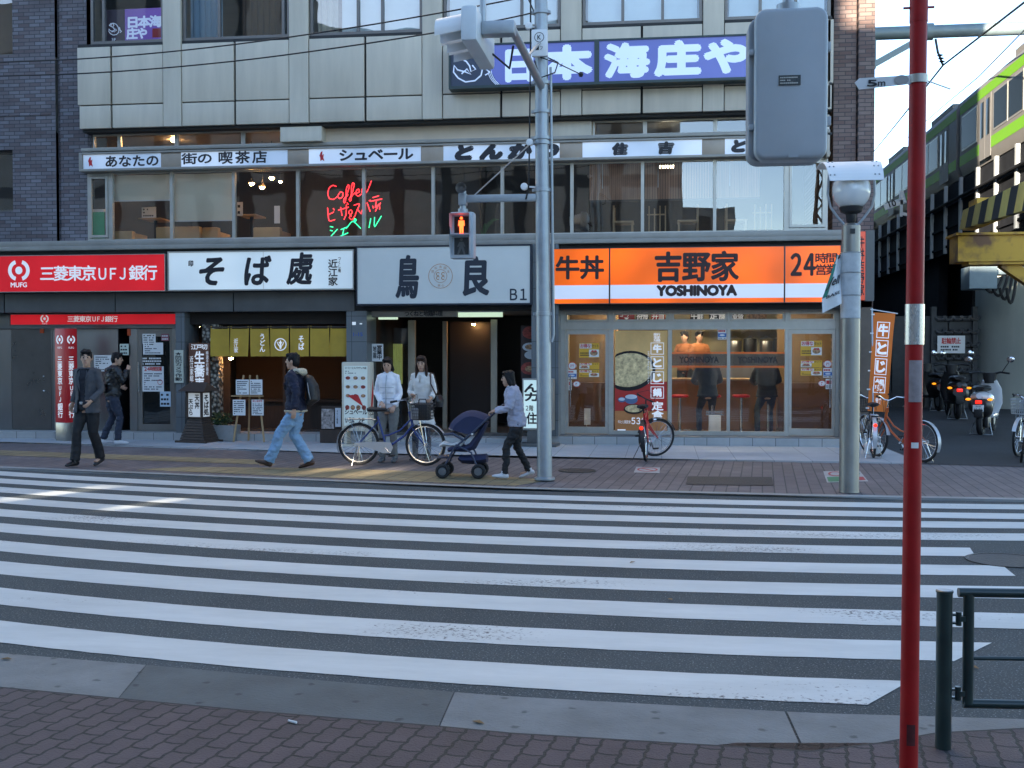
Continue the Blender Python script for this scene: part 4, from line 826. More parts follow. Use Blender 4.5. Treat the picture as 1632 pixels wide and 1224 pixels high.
# lantern stand
c = gp(309, 706, .045); t = thing('lantern_stand', 'black slatted wooden lantern stand with small roof and white paper panels', 'lantern', (c.x, c.y + .25, .045), R(-14))
z = lambda py: fp(309, py, c.y + .2).z
zb0, zb1, zl0, zl1 = .05, z(665), z(664), z(626); zr = z(611)
b = MB(); nsl = 9
for i in range(nsl):
    f0, f1 = i / nsl, (i + .86) / nsl; w0, w1 = .30 - .14*f0, .30 - .14*f1; za_, zb_ = zb0 + (zb1-zb0)*f0 - .045, zb0 + (zb1-zb0)*f1 - .045
    b.add([(-w0,-w0*.8,za_),(w0,-w0*.8,za_),(w0,w0*.8,za_),(-w0,w0*.8,za_),(-w1,-w1*.8,zb_),(w1,-w1*.8,zb_),(w1,w1*.8,zb_),(-w1,w1*.8,zb_)], [(0,3,2,1),(4,5,6,7),(0,1,5,4),(1,2,6,5),(2,3,7,6),(3,0,4,7)])
tpart(b, 'base', m_dwood); b = MB(); b.box((-.36, -.28, -.045+.045), (.36, -.24, .04)); b.box((-.36, .24, .0), (.36, .28, .04)); tpart(b, 'foot', m_dwood)
lz0, lz1 = zl0 - .045, zl1 - .045; b = MB(); tpart(MB().box((-.165, -.135, lz0), (.165, .135, lz1)), 'paper_panel', M('lantern_paper', (.72, .74, .72), .6, var=.03, emit=.05))
b = MB()
for sx in (-1, 1):
    for sy in (-1, 1): b.box((sx*.165 - .02, sy*.135 - .02, lz0), (sx*.165 + .02, sy*.135 + .02, lz1))
b.box((-.19, -.16, lz1), (.19, .16, lz1 + .03)); b.box((-.19, -.16, lz0 - .02), (.19, .16, lz0)); tpart(b, 'frame', m_dwood)
zr_ = zr - .045; b = MB(); b.add([(-.31,-.26,lz1+.031),(.31,-.26,lz1+.031),(.31,.26,lz1+.031),(-.31,.26,lz1+.031),(-.2,0,zr_+.02),(.2,0,zr_+.02)], [(0,1,5,4),(2,3,4,5),(1,2,5),(3,0,4),(0,3,2,1)]); tpart(b, 'roof', m_dwood)
b = MB(); b.col('天丼', .015, lz0 + .16, .11, lz1 - .03, -.14, .03); b.col('天ぷら', -.13, lz0 + .03, -.04, lz1 - .12, -.14, .03); b2 = MB(); b2.T = Matrix.Rotation(R(90), 4, 'Z'); b2.col('そば処', -.06, lz0 + .03, .07, lz1 - .04, -.17, .04); tpart(b, 'lettering', m_ink); tpart(b2, 'lettering', m_ink)
# menu easel: a wooden stand and four paper menus
Ye = 20.95; xe0 = fx(395, Ye, 650); t = thing('menu_easel', 'wooden folding easel carrying four white menus before the noodle shop', 'easel', (xe0, Ye, .045))
zt = fp(395, 598, Ye).z
for px0, px1, yy in ((372, 387, -.0), (421, 408, 0), (396, 397, .35)):
    part(t, MB().bar((fx(px0, Ye + yy, 690), Ye + yy, .05), (fx(px1, Ye, 600), Ye + .05, zt), .032, .022), 'leg', m_wood)
zl = fp(395, 631, Ye).z; part(t, MB().bar((fx(369, Ye), Ye - .035, zl), (fx(420, Ye), Ye - .035, zl), .03, .025), 'ledge', m_wood)
menl = ['upper left white menu on the wooden easel', 'upper right white menu on the wooden easel', 'lower left white menu hanging on the wooden easel', 'lower right white menu with red heading on the wooden easel']
for i, (a0, b0, a1, b1) in enumerate(((376, 605, 396.5, 629), (398, 605, 418, 629), (371, 637, 391, 662), (401, 637, 420, 662))): notice(a0, b0, a1, b1, Ye - .06, menl[i], 7, group='menus on the wooden easel', name='menu_sheet', cat='menu', seed=20+i, head=('おしながき', .14) if i == 3 else None)
# planter with low shrubs and the bush by the entrance
Yp = 21.1; xa, za, xb, zb = rc(330, 678, 372, 698, Yp); t = thing('stone_planter', 'low grey stone planter of small shrubs at the foot of the pebble post', 'planter', ((xa+xb)/2, Yp, .045)); part(t, MB().rbox((xa, Yp, .05), (xb, Yp + .4, zb), .02), 'trough', m_conc)
m_lf = [M('leaf_%s' % k, c_, .55, var=.3, scale=9) for k, c_ in (('mid', (.045, .085, .025)), ('dark', (.022, .05, .018)), ('olive', (.085, .10, .03)))]
def foliage(b, c, r, n, size, rnd, mats=3):
    for _ in range(n):
        d = Vector((rnd.gauss(0, 1), rnd.gauss(0, 1), rnd.gauss(0, 1))).normalized() * rnd.uniform(.35, 1)
        p = Vector(c) + Vector((d.x*r[0], d.y*r[1], d.z*r[2])); u_ = Vector((rnd.uniform(-1, 1), rnd.uniform(-1, 1), rnd.uniform(-.6, .9))).normalized() * size * rnd.uniform(.6, 1.3); v_ = u_.orthogonal().normalized() * size * .3
        b.m = rnd.randrange(mats); b.quad(p, p + u_*.5 + v_, p + u_, p + u_*.5 - v_)
    b.m = 0; return b
rf = random.Random(8); b = MB(); foliage(b, ((xa+xb)/2 - .05, Yp + .18, zb + .1), (.26, .2, .16), 340, .07, rf); part(t, b, 'shrub', m_lf)
c = gp(522, 700, .19); t = thing('bamboo_shrub', 'tall leafy green shrub at the right side of the noodle shop entrance', 'plant', (c.x + .1, 21.9, .19)); b = MB(); zm = fp(522, 612, 21.9).z; foliage(b, (c.x + .12, 21.9, zm), (.26, .25, .58), 900, .12, rf); part(t, b, 'foliage', m_lf)
b = MB()
for k in range(5): b.tube([(c.x + .02 + .05*k, 21.9, .19), (c.x - .02 + .07*k, 21.88, zm + .3)], .010, 5)
part(t, b, 'stem', m_dwood); part(t, MB().lathe([(.14, .195), (.19, .45), (.2, .46)], (c.x + .12, 21.9, 0), 16), 'pot', m_dwood)
# magazine rack
Yr = 20.9; xa, za, xb, zb = rc(509, 648, 541, 700, Yr); t = thing('magazine_rack', 'small dark rack of colourful magazines beside the food signboard', 'rack', ((xa+xb)/2, Yr, .045))
part(t, MB().box((xa, Yr + .03, .05), (xb, Yr + .22, .30)).box((xa, Yr + .12, .30), (xb, Yr + .2, zb)), 'body', m_dwood)
m_mag = M('magazine_cover', (.42, .36, .33), .4, var=.8, scale=18); xm_ = xa + (xb-xa)*.66
part(t, MB().box((xa + .02, Yr + .07, .32), (xm_, Yr + .11, zb - .05)), 'magazine', m_mag); part(t, MB().box((xm_ + .03, Yr + .07, .36), (xb - .0, Yr + .11, zb - .03)), 'magazine', M('magazine_white', (.6, .63, .68), .5)); part(t, MB().col('タウン情報', xm_ + .06, .42, xb - .05, zb - .07, Yr + .066, .02), 'lettering', m_ink)
# ---------------------------------------------------------------- stair hall entrance
xa, xb = fx(588, 21.6), fx(848, 21.6); YB = 25.4
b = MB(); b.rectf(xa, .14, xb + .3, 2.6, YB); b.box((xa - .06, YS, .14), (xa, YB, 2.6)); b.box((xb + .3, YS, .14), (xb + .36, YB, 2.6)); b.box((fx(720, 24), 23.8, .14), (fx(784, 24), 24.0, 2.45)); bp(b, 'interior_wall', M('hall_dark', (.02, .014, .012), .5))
bp(MB().box((xa, YS - .2, 2.62), (xb, YB, 2.7)), 'hall_ceiling', M('hall_ceiling_grey', (.30, .32, .30), .6))
bp(MB().box((xa, 22.001, .1), (xb + .3, YB, .195)), 'hall_floor', M('hall_floor_stone', (.16, .14, .12), .3))
m_col = M('column_beige', (.36, .31, .23), .4)
for k, (p0, p1, Y) in enumerate(((650, 661, 22.4), (705, 712, 23.2), (782, 792, 22.2))):
    bp(MB().rbox((fx(p0, Y), Y, .19), (fx(p1, Y), Y + .12, 2.45), .008), 'door_jamb', m_col)
# glass doors of the hall and lit plates at the head
b = MB(); b.rectf(fx(595, 22.8), .2, fx(650, 22.8), 2.3, 22.8); bp(b, 'pane', m_shopg); 
lw_ = [(603, 632, 503, 509, 'left'), (730, 800, 498, 505, 'right')]
for p0, p1, y0, y1, sd in lw_:
    x0_, z0_, x1_, z1_ = rc(p0, y0, p1, y1, 22.0); t = thing('ceiling_light', 'fluorescent plate glowing at the %s of the stair hall ceiling edge' % sd, 'light', (x0_, 22, z0_)); part(t, MB().box((x0_, 22.0, z0_), (x1_, 22.12, z1_)), 'diffuser', M('lamp_plate_' + sd, (.8, .9, .75), .5, var=0, emit=.13, ecol=(.75, 1, .72))); part(t, MB().box((x0_ - .02, 21.99, z1_ + .002), (x1_ + .02, 22.2, 2.615)), 'housing', m_white)
x0_, z0_, x1_, z1_ = rc(645, 496, 705, 505, 21.5); t = thing('hall_name_board', 'grey name board with dark lettering over the stair hall entrance', 'sign', (x0_, 21.5, z0_)); part(t, MB().box((fx(592, 21.5), 21.5, z0_), (fx(728, 21.5), 21.6, z1_ + .02)), 'board', m_mould); part(t, MB().row('つくねと地鶏料理', x0_, z0_ + .012, x1_, z1_ - .0, 21.496, .03), 'lettering', m_ink)
pendant(755, 516, 23.5, .035, 'orange lamp glowing deep in the stair hall', 2.45); 
for p0, p1, lb in ((625, 632, 'narrow yellow-green lit advertising column deep in the stair hall, left of the woman in the long cardigan'), ):
    x0_, z0_, x1_, z1_ = rc(p0, 548, p1 + 8, 612, 23.6); t = thing('lit_column', lb, 'sign', (x0_, 23.6, z0_)); part(t, MB().box((x0_, 23.6, z0_), (x1_, 23.7, z1_)), 'panel', M('lit_column_green', (.35, .42, .12), .4, var=.5, scale=6, stretch=(12, 1, .5), emit=.06)); part(t, MB().box((x0_, 23.6, .19), (x1_, 23.7, z0_ - .002)), 'plinth', m_black)
x0_, z0_, x1_, z1_ = rc(593, 548, 611, 576, 21.7); t = thing('brush_notice', 'small cream notice of brush writing on the right edge of the grey tiled pillar', 'notice', (x0_, 21.7, z0_)); part(t, MB().box((x0_, 21.68, z0_), (x1_, 21.7, z1_)), 'sheet', m_paper); part(t, MB().col('営業中', x1_ - .12, z0_ + .04, x1_ - .03, z1_ - .03, 21.676, .03).col('地鶏', x0_ + .03, z0_ + .06, x0_ + .09, z1_ - .05, 21.676, .02), 'lettering', m_ink)
# food photo poster at the right of the hall
x0_, z0_, x1_, z1_ = rc(832, 519, 855, 604, 21.75); t = thing('food_poster', 'dark poster with three photographs of dishes at the right of the stair hall', 'poster', (x0_, 21.75, z0_)); part(t, MB().box((x0_ - .02, 21.72, z0_), (x1_ + .1, 21.75, z1_)), 'sheet', M('poster_dark', (.035, .022, .022), .4))
m_food = M('food_mix', (.42, .24, .12), .6, var=.9, scale=26); m_foodr = M('food_red', (.30, .05, .035), .6, var=.6, scale=22); m_plate = M('plate_grey', (.5, .54, .56), .4, var=.1)
b = MB(); xm_ = (x0_ + x1_)/2; h_ = z1_ - z0_
b.m = 2; b.disc(xm_ + .02, z0_ + h_*.87, .15, .12, 21.717); b.m = 1; b.disc(xm_ + .02, z0_ + h_*.60, .15, .085, 21.717); b.m = 0; b.disc(xm_ + .02, z0_ + h_*.60, .10, .05, 21.715)
b.m = 1; b.disc(xm_ + .04, z0_ + h_*.45, .13, .08, 21.716); b.m = 2; b.disc(xm_, z0_ + h_*.2, .16, .12, 21.717); b.m = 0; b.disc(xm_ + .02, z0_ + h_*.19, .10, .06, 21.715)
part(t, b, 'dish_pictures', [m_food, m_plate, m_foodr])
# pillar marks
b = MB(); 
for p0, p1, y0, y1 in ((561, 567, 513, 518), (573, 577, 515, 517)): b.rectf(*rc(p0, y0, p1, y1, 21.31), 21.316)
bp(b, 'sticker', m_letter); b = MB(); b.text('1-15', *rc(563, 530, 578, 536, 21.316)[:2], *rc(563, 530, 578, 536, 21.316)[2:], 21.316, .03); bp(b, 'number_plate', M('plate_blue', (.05, .10, .35), .5))
# ---------------------------------------------------------------- food signboard standing on the apron
c = gp(566, 712, .045); t = thing('food_signboard', 'tall cream signboard stand with rows of food photographs and a red bird', 'sign', (c.x, c.y + .2, .045), R(-10))
hw = .29; zt = fp(560, 577, c.y + .2).z - .045; zb_ = .28
m_cream = M('sign_cream', (.62, .56, .44), .5, var=.05); m_pale = M('sign_pale_green', (.66, .73, .66), .5, var=.03, emit=.02)
tpart(MB().rbox((-hw, -.09, zb_), (hw, .09, zt), .02), 'frame', m_cream); tpart(MB().box((-hw + .05, -.097, zb_ + .1), (hw - .05, -.091, zt - .07)), 'sheet', m_pale)
b = MB(); b.box((-hw + .05, -.09, 0), (-hw + .1, .09, zb_)); b.box((hw - .1, -.09, 0), (hw - .05, .09, zb_)); b.box((-hw, -.22, -.0), (hw, -.18, .04)); b.box((-hw, .18, 0), (hw, .22, .04)); b.box((-hw+.05, -.2, .0), (-hw+.1, .2, .035)); b.box((hw-.1, -.2, .0), (hw-.05, .2, .035)); tpart(b, 'stand', m_cream)
b = MB(); Hs = zt - zb_
for r_ in range(4):
    for q in range(3 if r_ < 3 else 4):
        xx = (-.155 + .155*q) if r_ < 3 else -.17 + .113*q; zz = zt - .30 - .165*r_ - (.05 if r_ == 3 else 0); b.m = 1 if r_ < 3 else 2; b.disc(xx, zz, .066 if r_ < 3 else .045, .045, -.0985, 16); b.m = 0 if (q + r_) % 3 else 2; b.disc(xx, zz + .004, .048 if r_ < 3 else .033, .032, -.1, 14)
tpart(b, 'dish_pictures', [m_food, m_white, m_foodr])
b = MB(); b.row('コーヒーとスパゲティの店', -hw + .07, zt - .13, hw - .07, zt - .09, -.099, .02); b.lines(-hw + .08, zt - .22, hw - .08, zt - .15, -.099, 2, .4, 2)
b.row('シュベール', -hw + .07, zb_ + .31, hw - .06, zb_ + .41, -.099, .03, .1); b.text('いろは', -hw + .08, zb_ + .15, -.02, zb_ + .26, -.099, .02); b.text('2F', .05, zb_ + .16, .18, zb_ + .25, -.099, .03); tpart(b, 'lettering', m_ink)
b = MB(); zz = zb_ + .56
for k in range(3): b.prism([(-.16 + .05*k, zz + .10 - .03*k), (-.05 + .05*k, zz + .12), (.16, zz - .10), (-.02 + .03*k, zz + .01 - .01*k)], -.102 - .001*k, -.098)
b2 = MB(); b2.T = Matrix.Rotation(R(90), 4, 'Z'); b2.prism([(-.05, .75), (.03, 1.25), (.05, .95), (.01, .7)], -hw - .004, -hw); tpart(b, 'bird_emblem', m_inkred); tpart(b2, 'bird_emblem', m_inkred)
# pale standing lightbox beside the steel pole
c = gp(857, 712, .045); t = thing('restaurant_lightbox', 'pale green standing lightbox with black brush characters behind the steel pole', 'sign', (c.x, c.y + .15, .045), R(-6))
hw = .29; zt = fp(850, 603, c.y + .15).z - .045; m_pg = lightbox('palegreen_lightbox', (.62, .78, .72), .09, .12)
tpart(MB().rbox((-hw, -.11, .30), (hw, .11, zt), .012), 'case', m_mould); tpart(MB().box((-hw + .03, -.116, .34), (hw - .03, -.111, zt - .03)), 'light_panel', m_pg)
b = MB(); b.col('んカ', -hw + .05, .84, .03, zt - .1, -.119, .05, .05); b.row('２階', -hw + .06, .66, -.08, .76, -.119, .02); b.row('住吉', -hw + .10, .42, .16, .62, -.119, .03); tpart(b, 'lettering', m_ink)
tpart(MB().rbox((-hw - .06, -.2, .0), (hw + .08, .2, .06), .01).rbox((-.2, -.09, .06), (.2, .09, .298), .01), 'base', m_fasc)
# ---------------------------------------------------------------- beef bowl restaurant front
YF = YS; zbF, zsF = .21, fp(1100, 687, YF).z
zt0, zt1, zt2 = fp(1100, 525, YF).z, fp(1100, 512, YF).z, 2.62
fr = MB(); X_ = lambda p: fx(p, YF)
for p0, p1 in ((893, 901), (970, 978), (1065, 1071), (1159, 1164), (1251, 1257), (1332, 1340)): fr.box((X_(p0), YF - .03, zbF), (X_(p1), YF + .07, zt2))
fr.box((X_(901), YF - .02, zt0), (X_(1332), YF + .06, zt1)); fr.box((X_(901), YF - .024, 2.56), (X_(1332), YF + .06, 2.63)); fr.rbox((X_(893), YF - .035, zt0 - .004), (X_(1340), YF - .022, zt0 + .012), .003)
for p0, p1 in ((978, 1065), (1071, 1159), (1164, 1251)): fr.box((X_(p0), YF - .02, zbF), (X_(p1), YF + .06, zsF)); 
bp(fr, 'shopfront_frame', m_alu)
for p0, p1 in ((901, 970), (978, 1065), (1071, 1159), (1164, 1251), (1257, 1332)):
    window(X_(p0) + .004, zt1 + .004, X_(p1) - .004, 2.555, YF - .01, .035, m_alu, glass=m_shopg)
for p0, p1 in ((978, 1065), (1071, 1159), (1164, 1251)): bp(MB().rectf(X_(p0), zsF, X_(p1), zt0, YF + .02), 'pane', m_shopg)
for p0, p1, hs in ((901, 970, 1), (1257, 1332, -1)):
    xa, xb = X_(p0) + .006, X_(p1) - .006; f_ = .055
    o = bp(MB().box((xa, YF - .015, zbF + .01), (xa + f_, YF + .035, zt0 - .006)).box((xb - f_, YF - .015, zbF + .01), (xb, YF + .035, zt0 - .006)).box((xa + f_, YF - .015, zbF + .01), (xb - f_, YF + .035, zbF + .14)).box((xa + f_, YF - .015, zt0 - .09), (xb - f_, YF + .035, zt0 - .006)), 'door', m_alu)
    MB().rectf(xa + f_, zbF + .14, xb - f_, zt0 - .09, YF + .01).build('pane', m_shopg, o); xh = xa + .10 if hs > 0 else xb - .10; MB().bar((xh, YF - .07, .75), (xh, YF - .07, 1.35), .025).bar((xh, YF - .07, .8), (xh, YF - .0, .8), .02).bar((xh, YF - .07, 1.3), (xh, YF - .0, 1.3), .02).build('handle', m_chrome, o)
t = thing('door_sensor', 'small white door sensor box under the wide orange sign panel', 'sensor', fp(1071, 490, 21.5)); part(t, MB().rbox(fp(1063, 493, 21.5), fp(1080, 486, 21.5) + Vector((0, .12, 0)), .015), 'case', m_white)
# interior
xa, xb = X_(890), XR - .25; YR = 26.6; m_orw = M('interior_orange', (.18, .11, .045), .7, var=.3, scale=1.2); m_yw = M('interior_yellow', (.30, .25, .13), .7)
b = MB(); b.rectf(xa, .19, xb, 2.97, YR); b.box((xa - .1, YF + .2, .19), (xa, YR, 2.97)); bp(b, 'interior_wall', m_yw)
bp(MB().box((xb, YF + .1, .19), (xb + .05, YR, 2.97)).rectf(X_(1258) + .06, .19, xb, 2.97, 24.6).rectf(xa, .19, X_(977), 2.97, 24.4), 'interior_wall', m_orw)
bp(MB().box((X_(1258) + .06, 24.3, .19), (xb - .01, 24.58, 1.15)).box((xa + .02, 24.0, .19), (X_(977), 24.38, 1.15)), 'wall_bench', M('bench_brown', (.10, .045, .02), .5))
bp(MB().box((xa, YF + .1, 2.97), (xb, YR, 2.99)), 'ceiling', m_cw)
for k, (xx, yy, lb) in enumerate(((X_(1010), 23.6, 'left of the three'), (X_(1115), 24.2, 'middle of the three'), (X_(1250), 23.4, 'right of the three'))):
    t = thing('ceiling_light', 'lit ceiling light strip in the beef bowl restaurant, %s' % lb, 'light', (xx, yy, 2.9), 0, 'ceiling lights in the beef bowl restaurant'); part(t, MB().box((xx - .5, yy, 2.90), (xx + .5, yy + .14, 2.92)), 'diffuser', m_lampw); part(t, MB().box((xx - .53, yy - .02, 2.922), (xx + .53, yy + .16, 2.965)), 'housing', m_white)
YK = 23.6; zc = fp(1150, 603, YK).z
t = thing('counter', 'long wooden customer counter inside the beef bowl restaurant', 'counter', (X_(1165), YK, .19)); part(t, MB().rbox((X_(1068), YK, zc - .05), (X_(1262), YK + .5, zc), .012), 'countertop', m_wood); part(t, MB().box((X_(1068), YK + .15, .19), (X_(1255), YK + .42, zc - .051)), 'front', M('counter_front', (.36, .17, .065), .6))
t = thing('kitchen_shelf', 'steel kitchen shelf with pots behind the counter', 'shelf', (X_(1200), 25.6, .19)); part(t, MB().box((X_(1120), 25.6, .19), (X_(1275), 26.2, 1.80)).box((X_(1120), 25.8, 2.35), (X_(1275), 26.2, 2.39)), 'shelf', m_steel)
for k, px_ in enumerate((1172, 1196, 1222, 1244)):
    x_ = fx(px_, 25.7); t = thing('kitchen_pot', ['wide steel pot', 'dark tall pot', 'steel kettle-sized pot', 'small rear pot'][k] + ' on the kitchen shelf behind the counter', 'pot', (x_, 25.75, 1.8)); part(t, MB().lathe([(.13, 1.801), (.15, 1.85), (.15, 2.05 + .05*(k % 2)), (.145, 2.06 + .05*(k % 2))], (x_, 25.75, 0), 16), 'body', [m_steel, m_black][k % 2]); part(t, MB().lathe([(.15, 2.112), (.05, 2.14), (.02, 2.17)], (x_, 25.75, 0), 12), 'lid', m_steel)
for k, px_ in enumerate((1084, 1136, 1182, 1225)):
    x_ = fx(px_, 23.0); zs_ = fp(px_, 629, 23.0).z; t = thing('counter_stool', ['leftmost red counter stool by the poster', 'red counter stool under the first seated customer', 'red counter stool between the two customers', 'counter stool under the right-hand customer'][k], 'stool', (x_, 23.0, .19), 0, 'red stools at the counter')
    part(t, MB().lathe([(.15, zs_ - .06), (.175, zs_ - .045), (.175, zs_ - .01), (.15, zs_)], (x_, 23.0, 0), 18), 'seat', m_red); part(t, MB().cyl((x_, 23, .2), (x_, 23, zs_ - .06), .03, 10).lathe([(.17, .195), (.16, .215), (.03, .23)], (x_, 23, 0), 16), 'pedestal', m_chrome)
# band with lettering stuck on the glass
z0_, z1_ = fp(1160, 586, YF).z, fp(1160, 561, YF).z; m_band, N, L, P = newmat('translucent_band'); P.inputs['Base Color'].default_value = (.16, .14, .11, 1); P.inputs['Alpha'].default_value = .62
for p0, p1, lb in ((1071, 1159, 'translucent orange-edged band with dark lettering across the middle glass pane'), (1164, 1251, 'translucent orange-edged band with dark lettering across the right glass pane')):
    t = thing('window_band', lb, 'decal', (X_(p0), YF + .03, z0_)); part(t, MB().box((X_(p0), YF + .026, z0_ + .04), (X_(p1), YF + .03, z1_ - .04)), 'film', m_band); part(t, MB().box((X_(p0), YF + .024, z0_), (X_(p1), YF + .03, z0_ + .036)).box((X_(p0), YF + .024, z1_ - .036), (X_(p1), YF + .03, z1_)), 'edge_stripe', M('band_orange', (.65, .16, .02), .5, var=0, emit=.03))
    q0, q1 = (1083, 1146) if p0 == 1071 else (1176, 1240); part(t, MB().text('YOSHINOYA', X_(q0), z0_ + .09, X_(q1), z1_ - .085, YF + .021, .03), 'lettering', m_ink)
# tall poster
xa, za, xb, zb = rc(980, 527, 1063, 689, YF - .03); Yd = YF - .004
t = thing('beef_poster', 'tall brown and red beef bowl poster with white boxed characters on the glass', 'poster', (xa, Yd, za))
m_ptan = M('poster_tan', (.66, .41, .15), .5, var=.25, scale=1.3, emit=.01); m_pred = M('poster_red', (.42, .025, .018), .5, var=.2, scale=2, emit=.01); m_por = M('poster_orange', (.52, .20, .06), .5, var=.2, scale=2)
zs1, zs2 = fp(1020, 608, Yd).z, fp(1020, 655, Yd).z
part(t, MB().box((xa, Yd, zs1), (xb, Yd + .006, zb)), 'upper_sheet', m_ptan); part(t, MB().box((xa, Yd, zs2), (xb, Yd + .006, zs1 - .001)), 'middle_sheet', m_pred); part(t, MB().box((xa, Yd, za), (xb, Yd + .006, zs2 - .001)), 'lower_sheet', m_por)
m_beef = M('beef', (.85, .56, .28), .55, var=.55, scale=14, bump=.0); m_bowlk = M('bowl_black', (.015, .014, .014), .3); m_bowlw = M('bowl_white', (.62, .66, .70), .3); m_bowlb = M('bowl_blue', (.10, .16, .28), .3)
def clipdisc(b, cx, cz, rx, rz, Y, tilt=0):
    pts = []
    for i in range(44):
        a_ = 2*pi*i/44; x_, z_ = rx*cos(a_), rz*sin(a_); pts.append((max(xa + .004, cx + x_*cos(tilt) - z_*sin(tilt)), Y, cz + x_*sin(tilt) + z_*cos(tilt)))
    b.add(pts, [tuple(range(44))])
b = MB(); P_ = lambda x, y: fp(x, y, Yd)
c1 = P_(1003, 591); b.m = 1; clipdisc(b, c1.x, c1.z, .50, .385, Yd - .003, .12); b.m = 0; clipdisc(b, c1.x - .01, c1.z + .015, .455, .325, Yd - .006, .12)
c2 = P_(1006, 634); b.m = 3; clipdisc(b, c2.x, c2.z - .03, .125, .09, Yd - .003); b.m = 2; clipdisc(b, c2.x, c2.z + .02, .115, .045, Yd - .006)
c2 = P_(1010, 652); b.m = 1; clipdisc(b, c2.x, c2.z, .19, .095, Yd - .008); b.m = 0; clipdisc(b, c2.x, c2.z + .01, .165, .07, Yd - .010)
c2 = P_(991, 637); b.m = 3; clipdisc(b, c2.x, c2.z, .075, .05, Yd - .009); b.m = 2; clipdisc(b, c2.x, c2.z + .01, .06, .03, Yd - .011)
part(t, b, 'dish_pictures', [m_beef, m_bowlk, m_bowlw, m_bowlb])
b = MB(); b2 = MB()
for ch, y0, y1 in (('牛', 546, 565), ('と', 568, 588), ('じ', 592, 612), ('鍋', 616, 635)):
    x0_, z0_, x1_, z1_ = rc(1037, y0, 1058, y1, Yd); e_ = .012
    b.box((x0_, Yd - .012, z0_), (x0_ + e_, Yd - .01, z1_)).box((x1_ - e_, Yd - .012, z0_), (x1_, Yd - .01, z1_)).box((x0_ + e_, Yd - .012, z0_), (x1_ - e_, Yd - .01, z0_ + e_)).box((x0_ + e_, Yd - .012, z1_ - e_), (x1_ - e_, Yd - .01, z1_)); b2.text(ch, x0_ + .04, z0_ + .03, x1_ - .04, z1_ - .03, Yd - .012, .05)
b2.col('定食', *rc(1040, 641, 1056, 668, Yd), Yd - .012, .035); b2.col('新登場', *rc(1042, 531, 1052, 545, Yd), Yd - .012, .02); b2.col('玉ねぎたっぷり', *rc(1032, 560, 1035, 612, Yd), Yd - .012, .0); rowat(b2, '５３０', 1005, 1030, 665, 677, Yd - .012, .02, -.1); rowat(b2, '牛とじ鍋定食', 985, 1005, 670, 675, Yd - .012, .0); b2.rectf(*rc(984, 684, 997, 687, Yd), Yd - .012)
part(t, b, 'character_box', m_letter); part(t, b2, 'lettering', m_letter)
# door stickers, the same set mirrored on both doors
m_yel = M('sticker_yellow', (.62, .36, .03), .5, var=.05, emit=.01); m_sblue = M('sticker_blue', (.05, .16, .42), .5, var=0)
def sticker(px0, y0, px1, y1, label, kind, flip=False):
    Y = YF - .012; xa, za, xb, zb = rc(px0, y0, px1, y1, Y); nm = {'y': 'menu_sticker', 'r': 'round_sticker', 'b': 'card_sticker', 't': 'tall_sticker'}[kind]
    t = thing(nm, label, 'sticker', (xa, Y, za))
    if kind == 'y':
        part(t, MB().box((xa, Y, za), (xb, Y + .003, zb)), 'sheet', m_yel); b = MB(); wd, hh = xb - xa, zb - za; b.m = 2; b.rectf(xa + .01, zb - hh*.36, xa + wd*.62, zb - .01, Y - .002); b.m = 1; b.row('お得な', xa + .02, zb - hh*.32, xa + wd*.58, zb - hh*.06, Y - .004, .03); b.m = 0; b.row('セット', xa + wd*.64, zb - hh*.3, xb - .01, zb - hh*.08, Y - .004, .02); b.lines(xa + .02, za + hh*.1, xa + wd*.52, za + hh*.4, Y - .004, 2, .5, 4)
        cx = xa + wd*.74 if not flip else xa + wd*.26; b.m = 2; b.rectf(cx - wd*.25, za + hh*.04, cx + wd*.25, za + hh*.56, Y - .003); b.m = 3; b.disc(cx, za + hh*.32, wd*.19, hh*.19, Y - .005, 16); b.m = 1; b.disc(cx - wd*.07, za + hh*.45, wd*.06, hh*.07, Y - .006, 10); b.disc(cx + wd*.08, za + hh*.45, wd*.06, hh*.07, Y - .006, 10)
        part(t, b, 'print', [m_ink, m_inkred, m_paper, m_food])
    elif kind == 'r':
        b = MB(); cx, cz = (xa+xb)/2, (za+zb)/2; b.m = 0; b.disc(cx, cz, (xb-xa)/2, (zb-za)/2, Y); b.m = 1; b.arc(cx, cz, (xb-xa)/2*.8, (xb-xa)/2*.92, 0, 360, Y - .002); b.lines(xa + .05, cz - .03, xb - .05, cz + .03, Y - .002, 2, .5, 2); part(t, b, 'disc', [m_paper, m_inkred])
    elif kind == 'b':
        part(t, MB().box((xa, Y, za), (xb, Y + .003, zb)), 'sheet', m_paper); b = MB(); hh = zb - za; b.m = 1; b.rectf(xa + .005, za + hh*.22, xb - .005, za + hh*.58, Y - .002); b.m = 0; b.lines(xa + .01, zb - hh*.36, xb - .01, zb - hh*.06, Y - .002, 1, .6, 3); b.m = 2; b.lines(xa + .01, za + .01, xb - .01, za + hh*.2, Y - .002, 1, .5, 5); b.m = 3; b.disc((xa+xb)/2, za + hh*.4, (xb-xa)*.3, hh*.08, Y - .004, 12); part(t, b, 'print', [m_inkred, m_sblue, m_ink, m_paper])
    else:
        part(t, MB().box((xa, Y, za), (xb, Y + .003, zb)), 'sheet', m_paper); b = MB(); b.m = 1; b.rectf(xa + .01, za + (zb-za)*.5, xb - .01, za + (zb-za)*.85, Y - .002); b.m = 0; b.lines(xa + .01, za + .02, xb - .01, za + (zb-za)*.4, Y - .002, 3, .5, 3); part(t, b, 'print', [m_ink, m_inkred])
